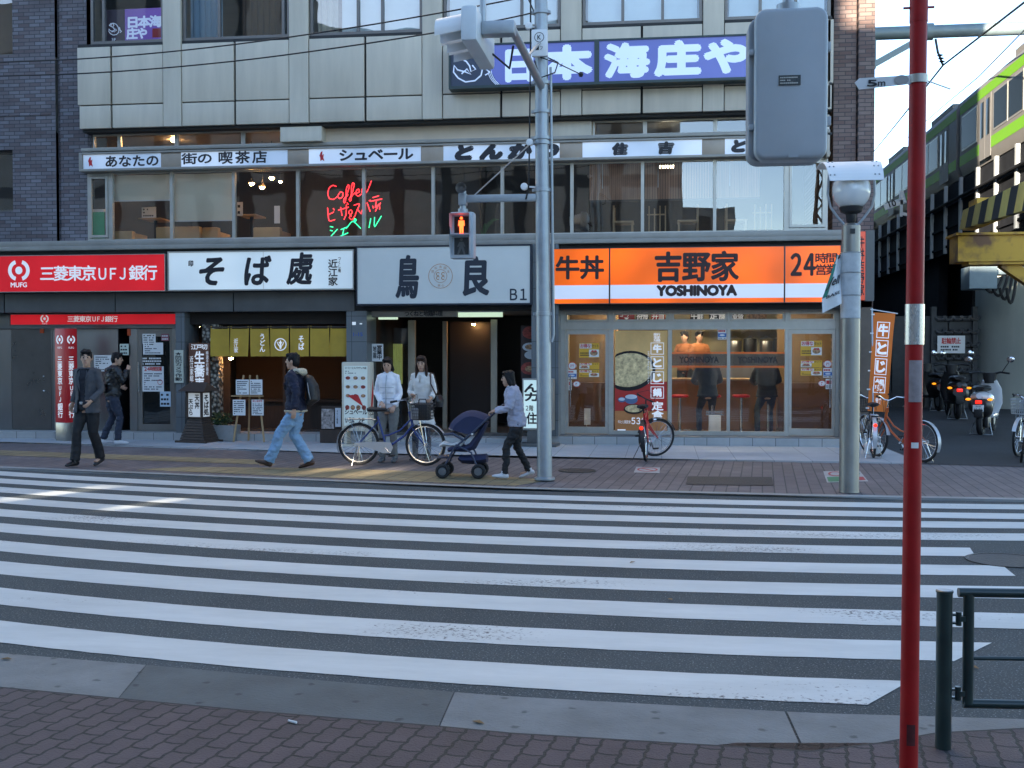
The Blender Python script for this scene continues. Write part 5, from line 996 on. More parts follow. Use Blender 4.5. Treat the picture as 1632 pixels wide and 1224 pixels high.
for side, pos in (('left', [(923, 547, 955, 570), (923, 578, 955, 588.5), (923, 589.5, 955, 601), (905, 578, 919, 588), (904, 589.5, 919, 604), (906, 606, 911, 622), (913, 608, 925, 616)]), ('right', [(1276, 543, 1310, 567), (1276, 574.5, 1310, 585.5), (1276, 586.5, 1310, 598.5), (1312, 575, 1326, 585), (1312, 586.5, 1327, 602), (1316, 604, 1326, 620), (1304, 607, 1316, 615)])):
    for (p, y0, q, y1), kd, lb, fl in zip(pos, 'yyyrbtr', ('highest yellow menu sticker', 'middle yellow menu sticker', 'lowest yellow menu sticker', 'pale round red-lettered sticker', 'blue and white card sticker', 'narrow white and red sticker', 'small round white sticker'), (0, 1, 0, 0, 0, 0, 0)):
        sticker(p, y0, q, y1, lb + ' on the %s glass door of the orange-signed restaurant' % side, kd, fl)
sticker(1144, 524, 1158, 541, 'blue and white card sticker at the top of the middle glass pane', 'b')
x0_, z0_, x1_, z1_ = rc(931, 651, 941, 677, 22.6); t = thing('paper_stand', 'white paper stand standing inside the left glass door', 'stand', (x0_, 22.6, .19)); part(t, MB().box((x0_, 22.6, z0_), (x1_, 22.62, z1_)), 'sheet', m_paper); part(t, MB().bar((x0_ + .05, 22.62, .2), (x0_ + .05, 22.62, z0_), .02).box((x0_ - .05, 22.5, .195), (x1_ + .05, 22.75, .22)), 'foot', m_chrome)
x0_, z0_, x1_, z1_ = rc(1130, 661, 1149, 685, 22.1); t = thing('umbrella_stand', 'white umbrella stand with steel rails inside the middle pane', 'stand', ((x0_+x1_)/2, 22.1, .19)); part(t, MB().rbox((x0_, 22.1, .2), (x1_, 22.35, z1_ - .02), .01), 'box', m_white)
part(t, MB().tube([(x0_ - .05, 22.08, z1_), (x1_ + .05, 22.08, z1_), (x1_ + .05, 22.38, z1_), (x0_ - .05, 22.38, z1_)], .012, 6, closed=True).tube([(x0_ - .05, 22.08, z1_ + .05), (x1_ + .05, 22.08, z1_ + .05), (x1_ + .05, 22.38, z1_ + .05), (x0_ - .05, 22.38, z1_ + .05)], .012, 6, closed=True).bar((x0_, 22.1, z1_ - .02), (x0_, 22.1, z1_ + .05), .012).bar((x1_, 22.1, z1_ - .02), (x1_, 22.1, z1_ + .05), .012), 'rail', m_chrome)
t_i = 0
for p0, p1, mt, txt in ((986, 1011, m_inkred, 'コーナー'), (1014, 1034, m_black, '持帰'), (1038, 1060, m_inkred, '弁当'), (1100, 1122, m_black, '牛鮭'), (1130, 1158, m_black, '定食'), (1166, 1186, m_brown, '並盛'), (1190, 1222, m_food, '')):
    x0_, z0_, x1_, z1_ = rc(p0, 497, p1, 507, YF + .4); t = thing('menu_plate', '%s hung behind the %s transom pane' % (('red corner sign with white arrow', 'black two-letter plate', 'red two-letter plate', 'black fish set plate', 'black set meal plate', 'brown regular size plate', 'oval picture plate of a dish')[t_i], ('second', 'second', 'second', 'third', 'third', 'fourth', 'fourth')[t_i]), 'sign', (x0_, YF + .4, z0_)); part(t, MB().box((x0_, YF + .4, z0_ - .06), (x1_, YF + .42, z1_ + .01)), 'plate', mt); t_i += 1
    if txt: part(t, MB().row(txt, x0_ + .02, z0_ + (.02 if len(txt) > 2 else -.03), x1_ - .02, z1_ - .005, YF + .396, .03), 'lettering', m_letter)
    if len(txt) > 2: part(t, MB().prism([((x0_+x1_)/2 - .05, z0_ + .01), ((x0_+x1_)/2, z0_ - .035), ((x0_+x1_)/2 + .05, z0_ + .01)], YF + .393, YF + .397), 'arrow', m_letter)
# narrow red sign on the corner pier and the utility boxes there
x0_, z0_, x1_, z1_ = rc(1367, 369, 1379, 478, 21.2); t = thing('vertical_sign', 'narrow red vertical sign with dark characters on the corner pier, behind the lamp post', 'sign', (x0_, 21.2, z0_)); part(t, MB().box((x0_, 21.2, z0_), (x1_, 21.41, z1_)), 'panel', lightbox('vertical_lightbox', (.55, .07, .03), .10)); part(t, MB().col('牛丼吉野家', x0_ + .025, z0_ + .08, x1_ - .025, z1_ - .1, 21.196, .04), 'lettering', m_ink); part(t, MB().box((x1_ + .003, 21.19, z0_ - .02), (x1_ + .16, 21.41, z1_ + .02)), 'case', m_fasc)
bp(MB().box((fx(1371, 21.4), 21.38, .05), (XR - .0, 21.42, 2.62)), 'corner_slab', M('corner_stone', (.13, .10, .075), .5, var=.2))
for k, (y0, y1) in enumerate(((28, 130), (133, 172), (213, 248))):
    x0_, z0_, x1_, z1_ = rc(1320, y0, 1330 - 3*k, y1, 21.1); t = thing('cable_conduit', ('tall pale metal conduit box high on the brick corner', 'middle short pale conduit box on the brick corner', 'lowest short pale conduit box on the brick corner')[k], 'conduit', (x0_, 21.2, z0_)); part(t, MB().rbox((x0_, 21.2, z0_), (x1_, 21.5, z1_), .01), 'box', m_panel); part(t, MB().box((x0_ + .03, 21.18, z1_ + .0), (x0_ + .08, 21.5, z1_ + .04)), 'bracket', m_black)
# ---------------------------------------------------------------- steel signal pole on the far pavement
base = gp(868, 766, .03); Yp_ = base.y; top = fp(861, -150, Yp_)
def along(py):   # point on the pole axis at a photo row
    f_ = (766 - py) / (766 + 150); return Vector((base.x + (top.x - base.x) * f_, Yp_, fp(864, py, Yp_).z))
pole = thing('signal_pole', 'tall galvanised steel pole with bands and brackets on the pavement by the crossing', 'pole', base)
b = MB(); b.tube([base, along(400), along(130), top], [.104, .098, .09, .085], 20); b.torus(base + Vector((0, 0, .03)), .12, .025, (0, 0, 1), 20, 6); part(pole, b, 'shaft', m_galv)
for y_ in (20, 132, 178, 220, 228, 303, 500): p = along(y_); part(pole, MB().lathe([(.099, -.025), (.112, -.022), (.112, .022), (.099, .025)], p, 18).box((p.x - .14, p.y - .03, p.z - .018), (p.x - .09, p.y + .03, p.z + .018)).box((p.x + .09, p.y - .03, p.z - .018), (p.x + .13, p.y + .03, p.z + .018)), 'band', m_galv)
p0, p1 = along(120), along(545); part(pole, MB().tube([p0 + Vector((.125, -.02, .1)), p0 + Vector((.128, -.02, 0)), p1 + Vector((.14, -.02, .1)), p1 + Vector((.115, -.03, 0))], .018, 8), 'conduit_pipe', m_galv)
p = along(72); part(pole, MB().rbox((p.x - .115, p.y - .17, p.z - .19), (p.x + .10, p.y - .085, p.z + .17), .02), 'number_box', m_white)
b = MB(); b.T = Matrix.Translation((p.x - .01, p.y - .174, p.z + .06)); b.arc(0, 0, .058, .066, 0, 360, 0); b.text('K', -.025, -.032, .025, .032, 0, .02); b.row('1フ', -.05, -.17, .05, -.12, 0); part(pole, b, 'lettering', m_ink)
for y_, dx in ((43, -.16), (228, -.16), (298, -.24)):
    q = along(y_) + Vector((dx, -.06, 0)); part(pole, MB().lathe([(.02, -.05), (.045, -.045), (.05, -.02), (.025, 0), (.05, .02), (.045, .045), (.015, .05)], q, 12, 'y').bar(q, along(y_) + Vector((-.08, 0, 0)), .02), 'insulator', m_white)
def sag(p, q, s, n=10): p, q = Vector(p), Vector(q); return [p.lerp(q, i/n) + Vector((0, 0, -4*s*(i/n)*(1 - i/n))) for i in range(n + 1)]
b = MB(); pa, pb = along(-60) + Vector((-.13, -.05, 0)), along(228) + Vector((-.16, -.09, 0))
b.tube([pa, along(60) + Vector((-.14, -.05, 0)), pb, along(300) + Vector((-.18, -.08, 0)), along(318) + Vector((-.22, -.05, 0))], .011, 6)
b.tube([along(100) + Vector((-.08, -.12, 0)), along(118) + Vector((0, -.2, -.1)), along(120) + Vector((.2, -.2, -.02)), along(105) + Vector((.24, -.15, 0)), along(96) + Vector((.1, -.12, 0))], .010, 6); b.tube([along(95) + Vector((.0, -.12, 0)), along(108) + Vector((.24, -.2, 0)), along(128) + Vector((.55, -.25, 0))], .008, 5)
b.tube([along(20) + Vector((-.09, -.05, 0)), along(-10) + Vector((-.2, -.1, 0)), along(-60) + Vector((-.1, 0, 0))], .010, 5); part(pole, b, 'wiring', m_cable)
b = MB(); pm = along(128) + Vector((.55, -.25, 0)); b.lathe([(.02, -.03), (.035, 0), (.02, .03)], pm, 10); part(pole, b, 'wire_end', m_cable)
# horizontal arm over the road and the vehicle signal at its end
pa = along(138); pe = Vector((pa.x - .02, pa.y - 2.9, fp(812, 45, Yp_ - 2.9).z))
b = MB(); b.tube([pa, pa.lerp(pe, .5), pe], [.055, .05, .045], 12); b.bar(along(70) + Vector((0, -.1, 0)), pa.lerp(pe, .55), .025); part(pole, b, 'signal_arm', m_galv)
cx, z_c = pe.x - .42, pe.z - .02; y0_, y1_ = pe.y - .35, pe.y + .95
t = thing('traffic_signal', 'white traffic light seen edge-on at the end of the pole arm, before the blue sign', 'traffic light', (cx, (y0_+y1_)/2, z_c - .2))
part(t, MB().rbox((cx - .09, y0_, z_c - .19), (cx + .09, y1_, z_c + .19), .04), 'housing', M('signal_grey', (.62, .66, .68), .4, var=.08, scale=4))
for k in range(3):
    yy = y0_ + .24 + .41*k; vs = []
    b = MB(); b.add([(cx - .09 - .3*j, yy + .16*cos(a_)*(1), z_c + .16*sin(a_) - .05*j) for j in (0, 1) for a_ in [R(-20 + 220*i/12) for i in range(13)]], [(i, i+1, 13+i+1, 13+i) for i in range(12)]); part(t, b, 'visor', m_white)
    part(t, MB().ball((cx - .085, yy, z_c), (.03, .14, .14), 12, 8), 'lens', M('lens_dark_%d' % k, [(.02, .10, .08), (.14, .09, .01), (.14, .015, .01)][k], .2, var=0))
part(t, MB().rbox((cx + .09, pe.y - .09, z_c - .06), (pe.x + .04, pe.y + .09, z_c + .09), .02).cyl((cx + .1, pe.y, z_c), (cx + .1, pe.y, z_c + .42), .035, 10), 'bracket', m_galv); part(t, MB().tube([(cx + .09, y1_ - .2, z_c - .05), (cx + .28, y1_ - .1, z_c - .2), (pe.x - .05, pe.y + .5, z_c - .04)], .014, 6), 'cable', m_cable)
# pedestrian signal hanging from its own arm
ps = fp(738, 376, Yp_); ph = thing('pedestrian_signal', 'grey pedestrian signal showing the red standing man, hanging from the steel pole', 'crossing light', ps)
xa, za, xb, zb = rc(719, 339, 757, 413, Yp_); Yq = Yp_ - .12; m_sig = M('signal_housing', (.44, .48, .52), .4, var=.08, scale=5)
part(ph, MB().rbox((xa, Yq, za), (xb, Yp_ + .1, zb), .035), 'housing', m_sig)
zm = (za + zb) / 2; wd = xb - xa; m_redman = M('lamp_red_man', (1, .1, .02), .5, var=0, emit=1.6, ecol=(1, .06, .012)); m_darkman = M('lamp_dark_man', (.10, .11, .11), .5, var=0)
def man(b, cx, cz, h, Y, walk=False):
    b.disc(cx, cz + h*.42, h*.09, h*.09, Y, 12); b.prism([(cx-h*.17, cz+h*.28), (cx+h*.17, cz+h*.28), (cx+h*.2, cz-h*.04), (cx+h*.13, cz-h*.04), (cx+h*.11, cz-h*.5), (cx+h*.02, cz-h*.5), (cx, cz-h*.12), (cx-h*.02, cz-h*.5), (cx-h*.11, cz-h*.5), (cx-h*.13, cz-h*.04), (cx-h*.2, cz-h*.04)] if not walk else
      [(cx-h*.12, cz+h*.28), (cx+h*.12, cz+h*.28), (cx+h*.24, cz), (cx+h*.18, cz-h*.02), (cx+h*.1, cz+h*.1), (cx+h*.24, cz-h*.48), (cx+h*.15, cz-h*.5), (cx, cz-h*.1), (cx-h*.18, cz-h*.5), (cx-h*.26, cz-h*.46), (cx-h*.1, cz+h*.08), (cx-h*.2, cz-h*.04), (cx-h*.26, cz)], Y, Y + .004)
for k, (zl, zh) in enumerate(((zm + .012, zb - .05), (za + .035, zm - .02))):
    part(ph, MB().rectf(xa + wd*.2, zl + .015, xb - wd*.2, zh - .015, Yq - .003), 'lens', M('lens_black_%d' % k, (.03, .012, .012) if k == 0 else (.05, .055, .06), .15, var=0))
    b = MB(); man(b, (xa+xb)/2, (zl+zh)/2 - .005, (zh-zl)*.86, Yq - .008, k == 1); part(ph, b, 'lit_man' if k == 0 else 'dark_man', m_redman if k == 0 else m_darkman)
    b = MB(); x0_, x1_ = xa + wd*.12, xb - wd*.12; b.add([(x0_, Yq, zl), (x0_, Yq, zh), (x1_, Yq, zh), (x1_, Yq, zl), (x0_ - .01, Yq - .16, zl + .1), (x0_ - .01, Yq - .18, zh + .01), (x1_ + .01, Yq - .18, zh + .01), (x1_ + .01, Yq - .16, zl + .1)], [(0, 1, 5, 4), (1, 2, 6, 5), (2, 3, 7, 6)]); part(ph, b, 'visor', m_sig)
zt_ = fp(738, 302, Yp_).z; cx = (xa + xb)/2; za_ = fp(745, 317, Yp_).z; pr = along(307)
part(ph, MB().cyl((cx, Yp_, zb), (cx, Yp_, zt_ - .02), .045, 12).rbox((cx - .055, Yp_ - .07, za_ - .09), (cx + .055, Yp_ + .07, za_ + .07), .015).cyl((cx, Yp_, zb), (cx, Yp_, zb + .05), .07, 12), 'hanger', m_galv)
part(ph, MB().lathe([(.03, 0), (.04, -.06), (.075, -.1), (.07, -.1), (.03, -.05)], (cx, Yp_ - .06, zt_ + .0), 14, 'y'), 'loudspeaker', m_alud); part(ph, MB().rbox((cx + .04, Yp_ - .035, za_ - .05), (pr.x - .08, Yp_ + .035, za_ + .05), .012), 'arm', m_galv)
part(ph, MB().tube([(cx + .15, Yp_, za_ + .04), along(229) + Vector((-.15, -.03, 0))], .009, 5), 'stay_wire', m_galv)
# two overhead cables along the pavement
for k, (pts, lb) in enumerate((([(-60, 103), (0, 99), (123, 95), (260, 84), (410, 67), (604, 38), (800, 3), (858, -10)], 'upper of the two black overhead cables crossing the pale facade'), ([(-60, 124), (0, 121), (127, 118), (260, 109), (410, 94), (582, 70), (714, 49), (830, 25), (858, 18)], 'lower of the two black overhead cables crossing the pale facade'))):
    pp = [fp(x, y, Yp_ + .1 + max(0, (858 - x)) / 858 * 1.6) for x, y in pts]; t = thing('overhead_cable', lb, 'cable', pp[-1], 0, 'overhead cables before the facade'); q = []
    for i in range(len(pp) - 1): q += [pp[i].lerp(pp[i+1], f_) for f_ in (0, .25, .5, .75)]
    q.append(pp[-1])
    for _ in range(3): q = [q[0]] + [(q[i-1] + q[i]*2 + q[i+1]) / 4 for i in range(1, len(q) - 1)] + [q[-1]]
    part(t, MB().tube(q, .011, 6), 'wire', m_cable)
# ---------------------------------------------------------------- street lamp with globe and white hood
base = gp(1353, 784, .03); Yl = base.y; m_post = M('lamp_post_metal', (.27, .26, .235), .4, .6, var=.22, scale=3, stretch=(1, 1, .5))
zl = lambda py: fp(1353, py, Yl).z
t = thing('street_lamp', 'grey street lamp post with a round globe under a curved white hood', 'street lamp', base)
part(t, MB().lathe([(.125, .03), (.122, .06), (.118, zl(500)), (.113, zl(360)), (.06, zl(356))], (base.x, Yl, 0), 24), 'post', m_post)
b = MB(); 
for z0_, z1_ in ((zl(434), zl(403)), (zl(470), zl(436)), (zl(507), zl(472))): b.tube([(base.x, Yl, z0_), (base.x, Yl, z1_)], .1215, 22)
part(t, b, 'white_wrap', M('wrap_white', (.42, .44, .45), .5, var=.2, scale=8)); b = MB()
for y_ in (403, 435, 471, 507): b.torus((base.x, Yl, zl(y_)), .121, .006, (0, 0, 1), 24, 5)
part(t, b, 'strap', m_galv); part(t, MB().box((base.x - .03, Yl - .125, zl(374)), (base.x + .03, Yl - .108, zl(366))), 'socket', m_black)
gz = zl(304); part(t, MB().ball((base.x, Yl, gz), (.235, .235, .245), 24, 16, bot=-.86), 'globe', M('globe_glass', (.62, .63, .62), .18, var=.03, coat=.4)); part(t, MB().lathe([(.03, zl(358)), (.06, zl(352)), (.065, zl(342)), (.13, zl(338)), (.15, zl(331)), (.13, zl(329))], (base.x, Yl, 0), 18), 'globe_holder', m_black)
for s_ in (-1, 1): part(t, MB().tube([(base.x + s_*.07, Yl, zl(360)), (base.x + s_*.15, Yl, zl(348)), (base.x + s_*.25, Yl, zl(330)), (base.x + s_*.285, Yl, zl(310)), (base.x + s_*.275, Yl, zl(285)), (base.x + s_*.26, Yl, zl(262))], .016, 8), 'bracket_arm', m_galv)
b = MB(); n = 14; rh = .36; zc = zl(258) - rh
for i in range(n):
    a0, a1 = R(-30 + 106*i/n), R(-30 + 106*(i+1)/n)
    def q(a_, x_, o): return (base.x + x_, Yl + .08 - (rh + o)*sin(a_), zc + (rh + o)*cos(a_))
    w0, w1 = .34 - .0*i, .34
    b.add([q(a0, -w0 - .05 + .09*i/n, 0), q(a0, w0, 0), q(a1, w1, 0), q(a1, -w1 - .05 + .09*(i+1)/n, 0), q(a0, -w0 - .05 + .09*i/n, .012), q(a0, w0, .012), q(a1, w1, .012), q(a1, -w1 - .05 + .09*(i+1)/n, .012)], [(0,1,2,3),(7,6,5,4),(0,4,5,1),(1,5,6,2),(2,6,7,3),(3,7,4,0)])
part(t, b, 'hood', m_white, sharp=60); b = MB()
for s_ in (-1, 1):
    for k in range(3):
        for j in (0, 1): a_ = R(20 + 22*k); b.ball((base.x + s_*(.24 + .05*j), Yl + .08 - (rh + .014)*sin(a_), zc + (rh + .014)*cos(a_)), .012, 6, 4)
part(t, b, 'bolt', m_galv)
# flag on the lamp post
t = thing('shop_flag', 'white and green flag with dark script hanging on the lamp post', 'flag', fp(1340, 450, Yl)); xa, za, xb, zb = rc(1308, 405, 1341, 497, Yl - .05)
def flagpt(u, v): # u along width from the post, v down
    return (xb - (xb-xa)*u*(.25 + .85*v if v < .75 else .8875 + .1*(1-v)), Yl - .05 + .05*sin(5*u + 4*v), zb - (zb-za)*(v*.86 + .14*u*v + .02*u))
b = MB(); nu, nv = 8, 12; vs = [flagpt(i/nu, j/nv) for j in range(nv+1) for i in range(nu+1)]
for j in range(nv):
    for i in range(nu): b.m = 1 if (i/nu > .78 - .2*(j/nv) and j/nv < .7) else 0; b.add([vs[j*(nu+1)+i], vs[j*(nu+1)+i+1], vs[(j+1)*(nu+1)+i+1], vs[(j+1)*(nu+1)+i]], [(0, 1, 2, 3)])
part(t, b, 'cloth', [M('flag_white', (.66, .69, .70), .8, var=.05), M('flag_green', (.03, .20, .15), .8, var=.1)], sharp=180); b = MB(); g_, fs_ = glyphs('Jell', .02, .3); b.add([(lambda q: (q[0], q[1] - .012, q[2]))(flagpt(1.0 - .95*u, .62 - .22*v)) for u, v in g_], fs_); g_, fs_ = glyphs('BASE', .02, 0); b.add([(lambda q: (q[0], q[1] - .012, q[2]))(flagpt(.8 - .7*u, .78 - .06*v)) for u, v in g_], fs_); part(t, b, 'lettering', m_ink)
part(t, MB().bar(fp(1340, 404, Yl), fp(1336, 412, Yl - .05), .015), 'bracket', m_black)
# ---------------------------------------------------------------- near side: red pole, signal housing, guard rail
base = gp(1447, 1300, .022); Yr_ = base.y; tp = fp(1464.5, 0, Yr_); dirp = (tp - base).normalized(); L0 = (tp - base).length
at_ = lambda py: base + (tp - base) * ((1300 - py) / 1300)
rp_t = thing('red_pole', 'dark red steel pole with a silver band standing at the right on the near pavement', 'pole', base); m_redp = M('pole_red', (.34, .008, .008), .5, var=.2, scale=9, spec=.3)
part(rp_t, MB().tube([base, at_(34)], [.0335, .0305], 24), 'shaft', m_redp); part(rp_t, MB().tube([at_(35), tp + dirp*1.3], .0325, 24).bar(at_(12) + Vector((-.055, 0, 0)), at_(12) + Vector((.055, 0, 0)), .007), 'upper_shaft', m_redp)
part(rp_t, MB().tube([at_(543), at_(479)], .0345, 24), 'reflective_band', M('silver_band', (.62, .62, .60), .28, .6, var=.15, scale=30, stretch=(1, 1, .3)))
def onpole(p0, p1, hw, mat, name, off=.0325):
    b = MB(); A, B_ = at_(p1), at_(p0); n = 8; vs = []
    for q in (A, B_):
        for i in range(n + 1): a_ = R(-90 - hw + 2*hw*i/n); vs.append(q + Vector((cos(a_)*(off + .0012), sin(a_)*(off + .0012), 0)))
    b.add(vs, [(i, i+1, n+1+i+1, n+1+i) for i in range(n)]); part(rp_t, b, name, mat)
onpole(568, 634, 42, M('sticker_worn', (.32, .27, .27), .6, var=.25, scale=30), 'worn_sticker', .0335); onpole(698, 707, 22, m_paper, 'small_sticker', .0335); onpole(1148, 1182, 26, M('scrawl', (.07, .006, .008), .6, var=.5, scale=60), 'scrawl', .0338)
# arrow plate
t = thing('arrow_plate', 'white arrow plate reading 5m clamped to the red pole', 'sign', at_(125)); q = lambda x, y: fp(x, y, Yr_ - .012)
poly = [(q(x, y).x, q(x, y).z) for x, y in ((1362, 132), (1369, 143), (1452, 134), (1451, 120), (1369, 125))]
part(t, MB().prism(poly, Yr_ - .016, Yr_ - .012), 'plate', m_white); b = MB(); xa, za, xb, zb = rc(1382, 127, 1398, 138, Yr_ - .018); b.text('5', xa, za, xb, zb, Yr_ - .018, .04); xa, za, xb, zb = rc(1399, 130, 1411, 137, Yr_ - .018); b.text('m', xa, za, xb, zb, Yr_ - .018, .02); part(t, b, 'lettering', m_ink)
cq = fp(1437, 127, Yr_ - .02); part(t, MB().disc(cq.x, cq.z, .026, .018, Yr_ - .0185, 18), 'rust_patch', M('grey_patch', (.38, .37, .36), .6)); part(t, MB().tube([at_(131), at_(118)], .0348, 24), 'clamp', m_alu)
# signal housing seen from behind
Yc = 5.0; xa, za, xb, zb = rc(1203, 11, 1320, 254, Yc); t = thing('signal_housing', 'big grey rounded signal housing hanging near the camera at the top right, seen from behind', 'crossing light', ((xa+xb)/2, Yc, za)); m_hous = M('housing_grey', (.43, .47, .49), .42, var=.07, scale=4)
part(t, MB().plate(xa, za, xb, zb, Yc, Yc + .09, .05, .02), 'back_cover', m_hous, sharp=50); part(t, MB().plate(xa - .024, za + .004, xb - .004, zb - .02, Yc + .06, Yc + .2, .05, .012), 'case', M('housing_dark', (.30, .33, .355), .45, var=.07), sharp=50)
x0_, z0_, x1_, z1_ = rc(1241, 120, 1276, 136, Yc); part(t, MB().box((x0_, Yc - .004, z0_), (x1_, Yc + .002, z1_)), 'type_plate', M('plate_dark', (.05, .06, .06), .3)); part(t, MB().lines(x0_ + .006, z0_ + .004, x1_ - .006, z1_ - .004, Yc - .006, 3, .45, 6), 'type_lettering', m_alu)
b = MB()
for y_ in (70, 190): p = fp(1321, y_, Yc); b.rbox((p.x - .008, Yc + .03, p.z - .02), (p.x + .014, Yc + .07, p.z + .02), .004); p = fp(1199, y_ + 10, Yc); b.rbox((p.x - .012, Yc + .03, p.z - .012), (p.x + .012, Yc + .06, p.z + .012), .004)
p = fp(1264, 248, Yc); b.box((p.x - .02, Yc - .004, p.z - .008), (p.x + .02, Yc + .01, p.z + .004)); part(t, b, 'latch', m_hous)
hx = fx(1259, Yc, 5); part(t, MB().cyl((hx, Yc + .07, zb - .01), (hx, Yc + .07, zb + .03), .05, 18).cyl((hx, Yc + .07, zb + .03), (hx, Yc + .07, zb + .42), .024, 14).tube([(hx, Yc + .07, zb + .4), ((tp + dirp*.62).x, (tp + dirp*.62).y, (tp + dirp*.62).z)], .022, 12), 'hanger', m_galv)
# guard rail
base = gp(1503, 1192, .022); m_gr = M('rail_green', (.012, .028, .026), .35, var=.2, scale=10, coat=.3); t = thing('guard_rail', 'dark green tubular guard rail with a round post on the near pavement', 'railing', base); Yg = base.y
zt_ = fp(1507, 940, Yg).z; part(t, MB().lathe([(.034, .015), (.034, zt_ - .012), (.037, zt_ - .011), (.037, zt_ - .003), (.03, zt_)], (base.x, Yg, 0), 20), 'post', m_gr); xo = base.x + 1.55; part(t, MB().lathe([(.034, .015), (.034, zt_ - .012), (.037, zt_ - .011), (.037, zt_ - .003), (.03, zt_)], (xo, Yg + .12, 0), 20), 'post', m_gr)
part(t, MB().lathe([(.031, zt_), (.0, zt_ + .002)], (base.x, Yg, 0), 18), 'post_cap', m_galv)
g = lambda x, y: fp(x, y, Yg); zr1, zr2, zr3 = g(1580, 946).z, g(1580, 1051).z, g(1580, 1124).z; xv = g(1544, 1030).x; xend = xo - .09; ye = Yg + .105
b = MB(); b.tube([(g(1528, 945).x, Yg + .005, zr1), (xend + .05, ye, zr1)], .021, 14); b.tube([(xv, Yg + .01, zr1), (xv, Yg + .01, zr3), ], .024, 14); b.tube([(xv - .02, Yg + .01, zr3), (xend, ye, zr3)], .02, 14); b.tube([(xend, ye, zr1), (xend, ye, zr3)], .022, 14); b.tube([(xv, Yg + .01, zr2), (xend, ye, zr2 + .004)], .009, 10); part(t, b, 'frame', m_gr)
for y_ in (986, 1105): zz = g(1530, y_).z; part(t, MB().box((base.x + .03, Yg - .008, zz + .012), (base.x + .055, Yg + .012, zz + .02)).box((base.x + .03, Yg - .008, zz - .024), (base.x + .055, Yg + .012, zz - .016)).cyl((base.x + .06, Yg, zz - .03), (base.x + .06, Yg, zz + .03), .013, 12).bar((base.x + .06, Yg, zz), (xv, Yg + .01, zz), .03, .022), 'hinge', m_gr)
# ---------------------------------------------------------------- banner flag by the alley
base = gp(1392, 724, .045); Yn = base.y; t = thing('banner_flag', 'tall orange banner flag with white boxed characters on a thin pole by the alley', 'flag', base); tpn = fp(1390, 491, Yn)
part(t, MB().tube([base + Vector((0, 0, .1)), tpn], .013, 8), 'pole', M('pole_blue_white', (.42, .52, .60), .4)); part(t, MB().rbox((base.x - .13, Yn - .14, .046), (base.x + .13, Yn + .14, .24), .03).cyl((base.x, Yn, .24), (base.x, Yn, .42), .035, 10), 'base', m_white); pr_ = fp(1428, 500, Yn); part(t, MB().tube([tpn + Vector((-.03, 0, -.02)), pr_ + Vector((.03, 0, 0))], .009, 6), 'top_rod', m_white)
def ban(u, v):
    A = fp(1392 - 6*v, 497, Yn) ; x = A.x + (.36 + .0*v)*u - .05*v*0 ; px_l = 1392 - 8*v; px_r = 1427 - 10*sin(min(1, v)*1.9)
    xl, xr_2 = fx(px_l, Yn), fx(px_r, Yn); z0_ = fp(1400, 498, Yn).z; z1_ = fp(1400, 655, Yn).z
    return (xl + (xr_2 - xl)*u, Yn - .01 - .07*sin(v*3)*u + .02*sin(v*9), z0_ + (z1_ - z0_)*v - .02*u)
nu, nv = 6, 22; b = MB(); b.add([ban(i/nu, j/nv) for j in range(nv+1) for i in range(nu+1)], [(j*(nu+1)+i, (j+1)*(nu+1)+i, (j+1)*(nu+1)+i+1, j*(nu+1)+i+1) for j in range(nv) for i in range(nu)]); part(t, b, 'cloth', M('banner_orange', (.78, .19, .025), .75, var=.06), sharp=180)
b = MB(); b2 = MB(); of = lambda q: (q[0], q[1] - .014, q[2])
for k, ch in enumerate('牛とじ鍋'):
    v0, v1 = .09 + .185*k, .09 + .185*k + .165; g_, fs_ = glyphs(ch, .05, 0); b.add([of(ban(.26 + .48*u, v1 - .02 - (v1 - v0 - .04)*w_)) for u, w_ in g_], fs_)
    for (ua, va, ub, vb) in ((.2, v0, .24, v1), (.76, v0, .8, v1), (.2, v0, .8, v0 + .008), (.2, v1 - .008, .8, v1)): b2.add([of(ban(ua, va)), of(ban(ub, va)), of(ban(ub, vb)), of(ban(ua, vb))], [(0, 3, 2, 1)])
g_, fs_ = glyphs('定食', .03, 0); b.add([of(ban(.35 + .3*u, .93 - .07*w_)) for u, w_ in g_], fs_); part(t, b, 'lettering', m_letter); part(t, b2, 'character_box', m_letter); b = MB()
for k in range(6): p = ban(0, .02 + .19*k); b.box((p[0] - .03, Yn - .02, p[2] - .012), (p[0] + .02, Yn + .02, p[2] + .012))
part(t, b, 'loop', m_white)
# ---------------------------------------------------------------- small things in the paving
def manhole(px, py, r, label, z=.03, mat=None):
    p = gp(px, py, z); t = thing('manhole_cover', label, 'manhole', p); b = MB(); b.lathe([(r, z - .02), (r, z + .006), (r*.93, z + .006), (r*.92, z + .002), (r*.3, z + .003)], (p.x, p.y, 0), 28); part(t, b, 'lid', mat or M('iron', (.06, .058, .055), .5, .5, var=.3, scale=20, bump=.5, bscale=30))
manhole(920, 750, .28, 'round iron manhole cover in the pavers right of the steel pole'); manhole(1606, 893, .34, 'iron manhole cover in the road at the right edge beside the crosswalk bars', .004)
def mat_(px, name, label, cat, mats, draw=None, z=.031):
    pts = [gp(x, y, z) for x, y in px]; c = sum(pts, Vector()) / 4; t = thing(name, label, cat, c); b = MB(); b.quad(*pts); b.quad(*[p - Vector((0, 0, .008)) for p in pts[::-1]]); part(t, b, 'plate', mats[0])
    def uv(u, v): return pts[0].lerp(pts[1], u).lerp(pts[3].lerp(pts[2], u), 1 - v) + Vector((0, 0, .003))
    if draw: draw(t, uv, mats)
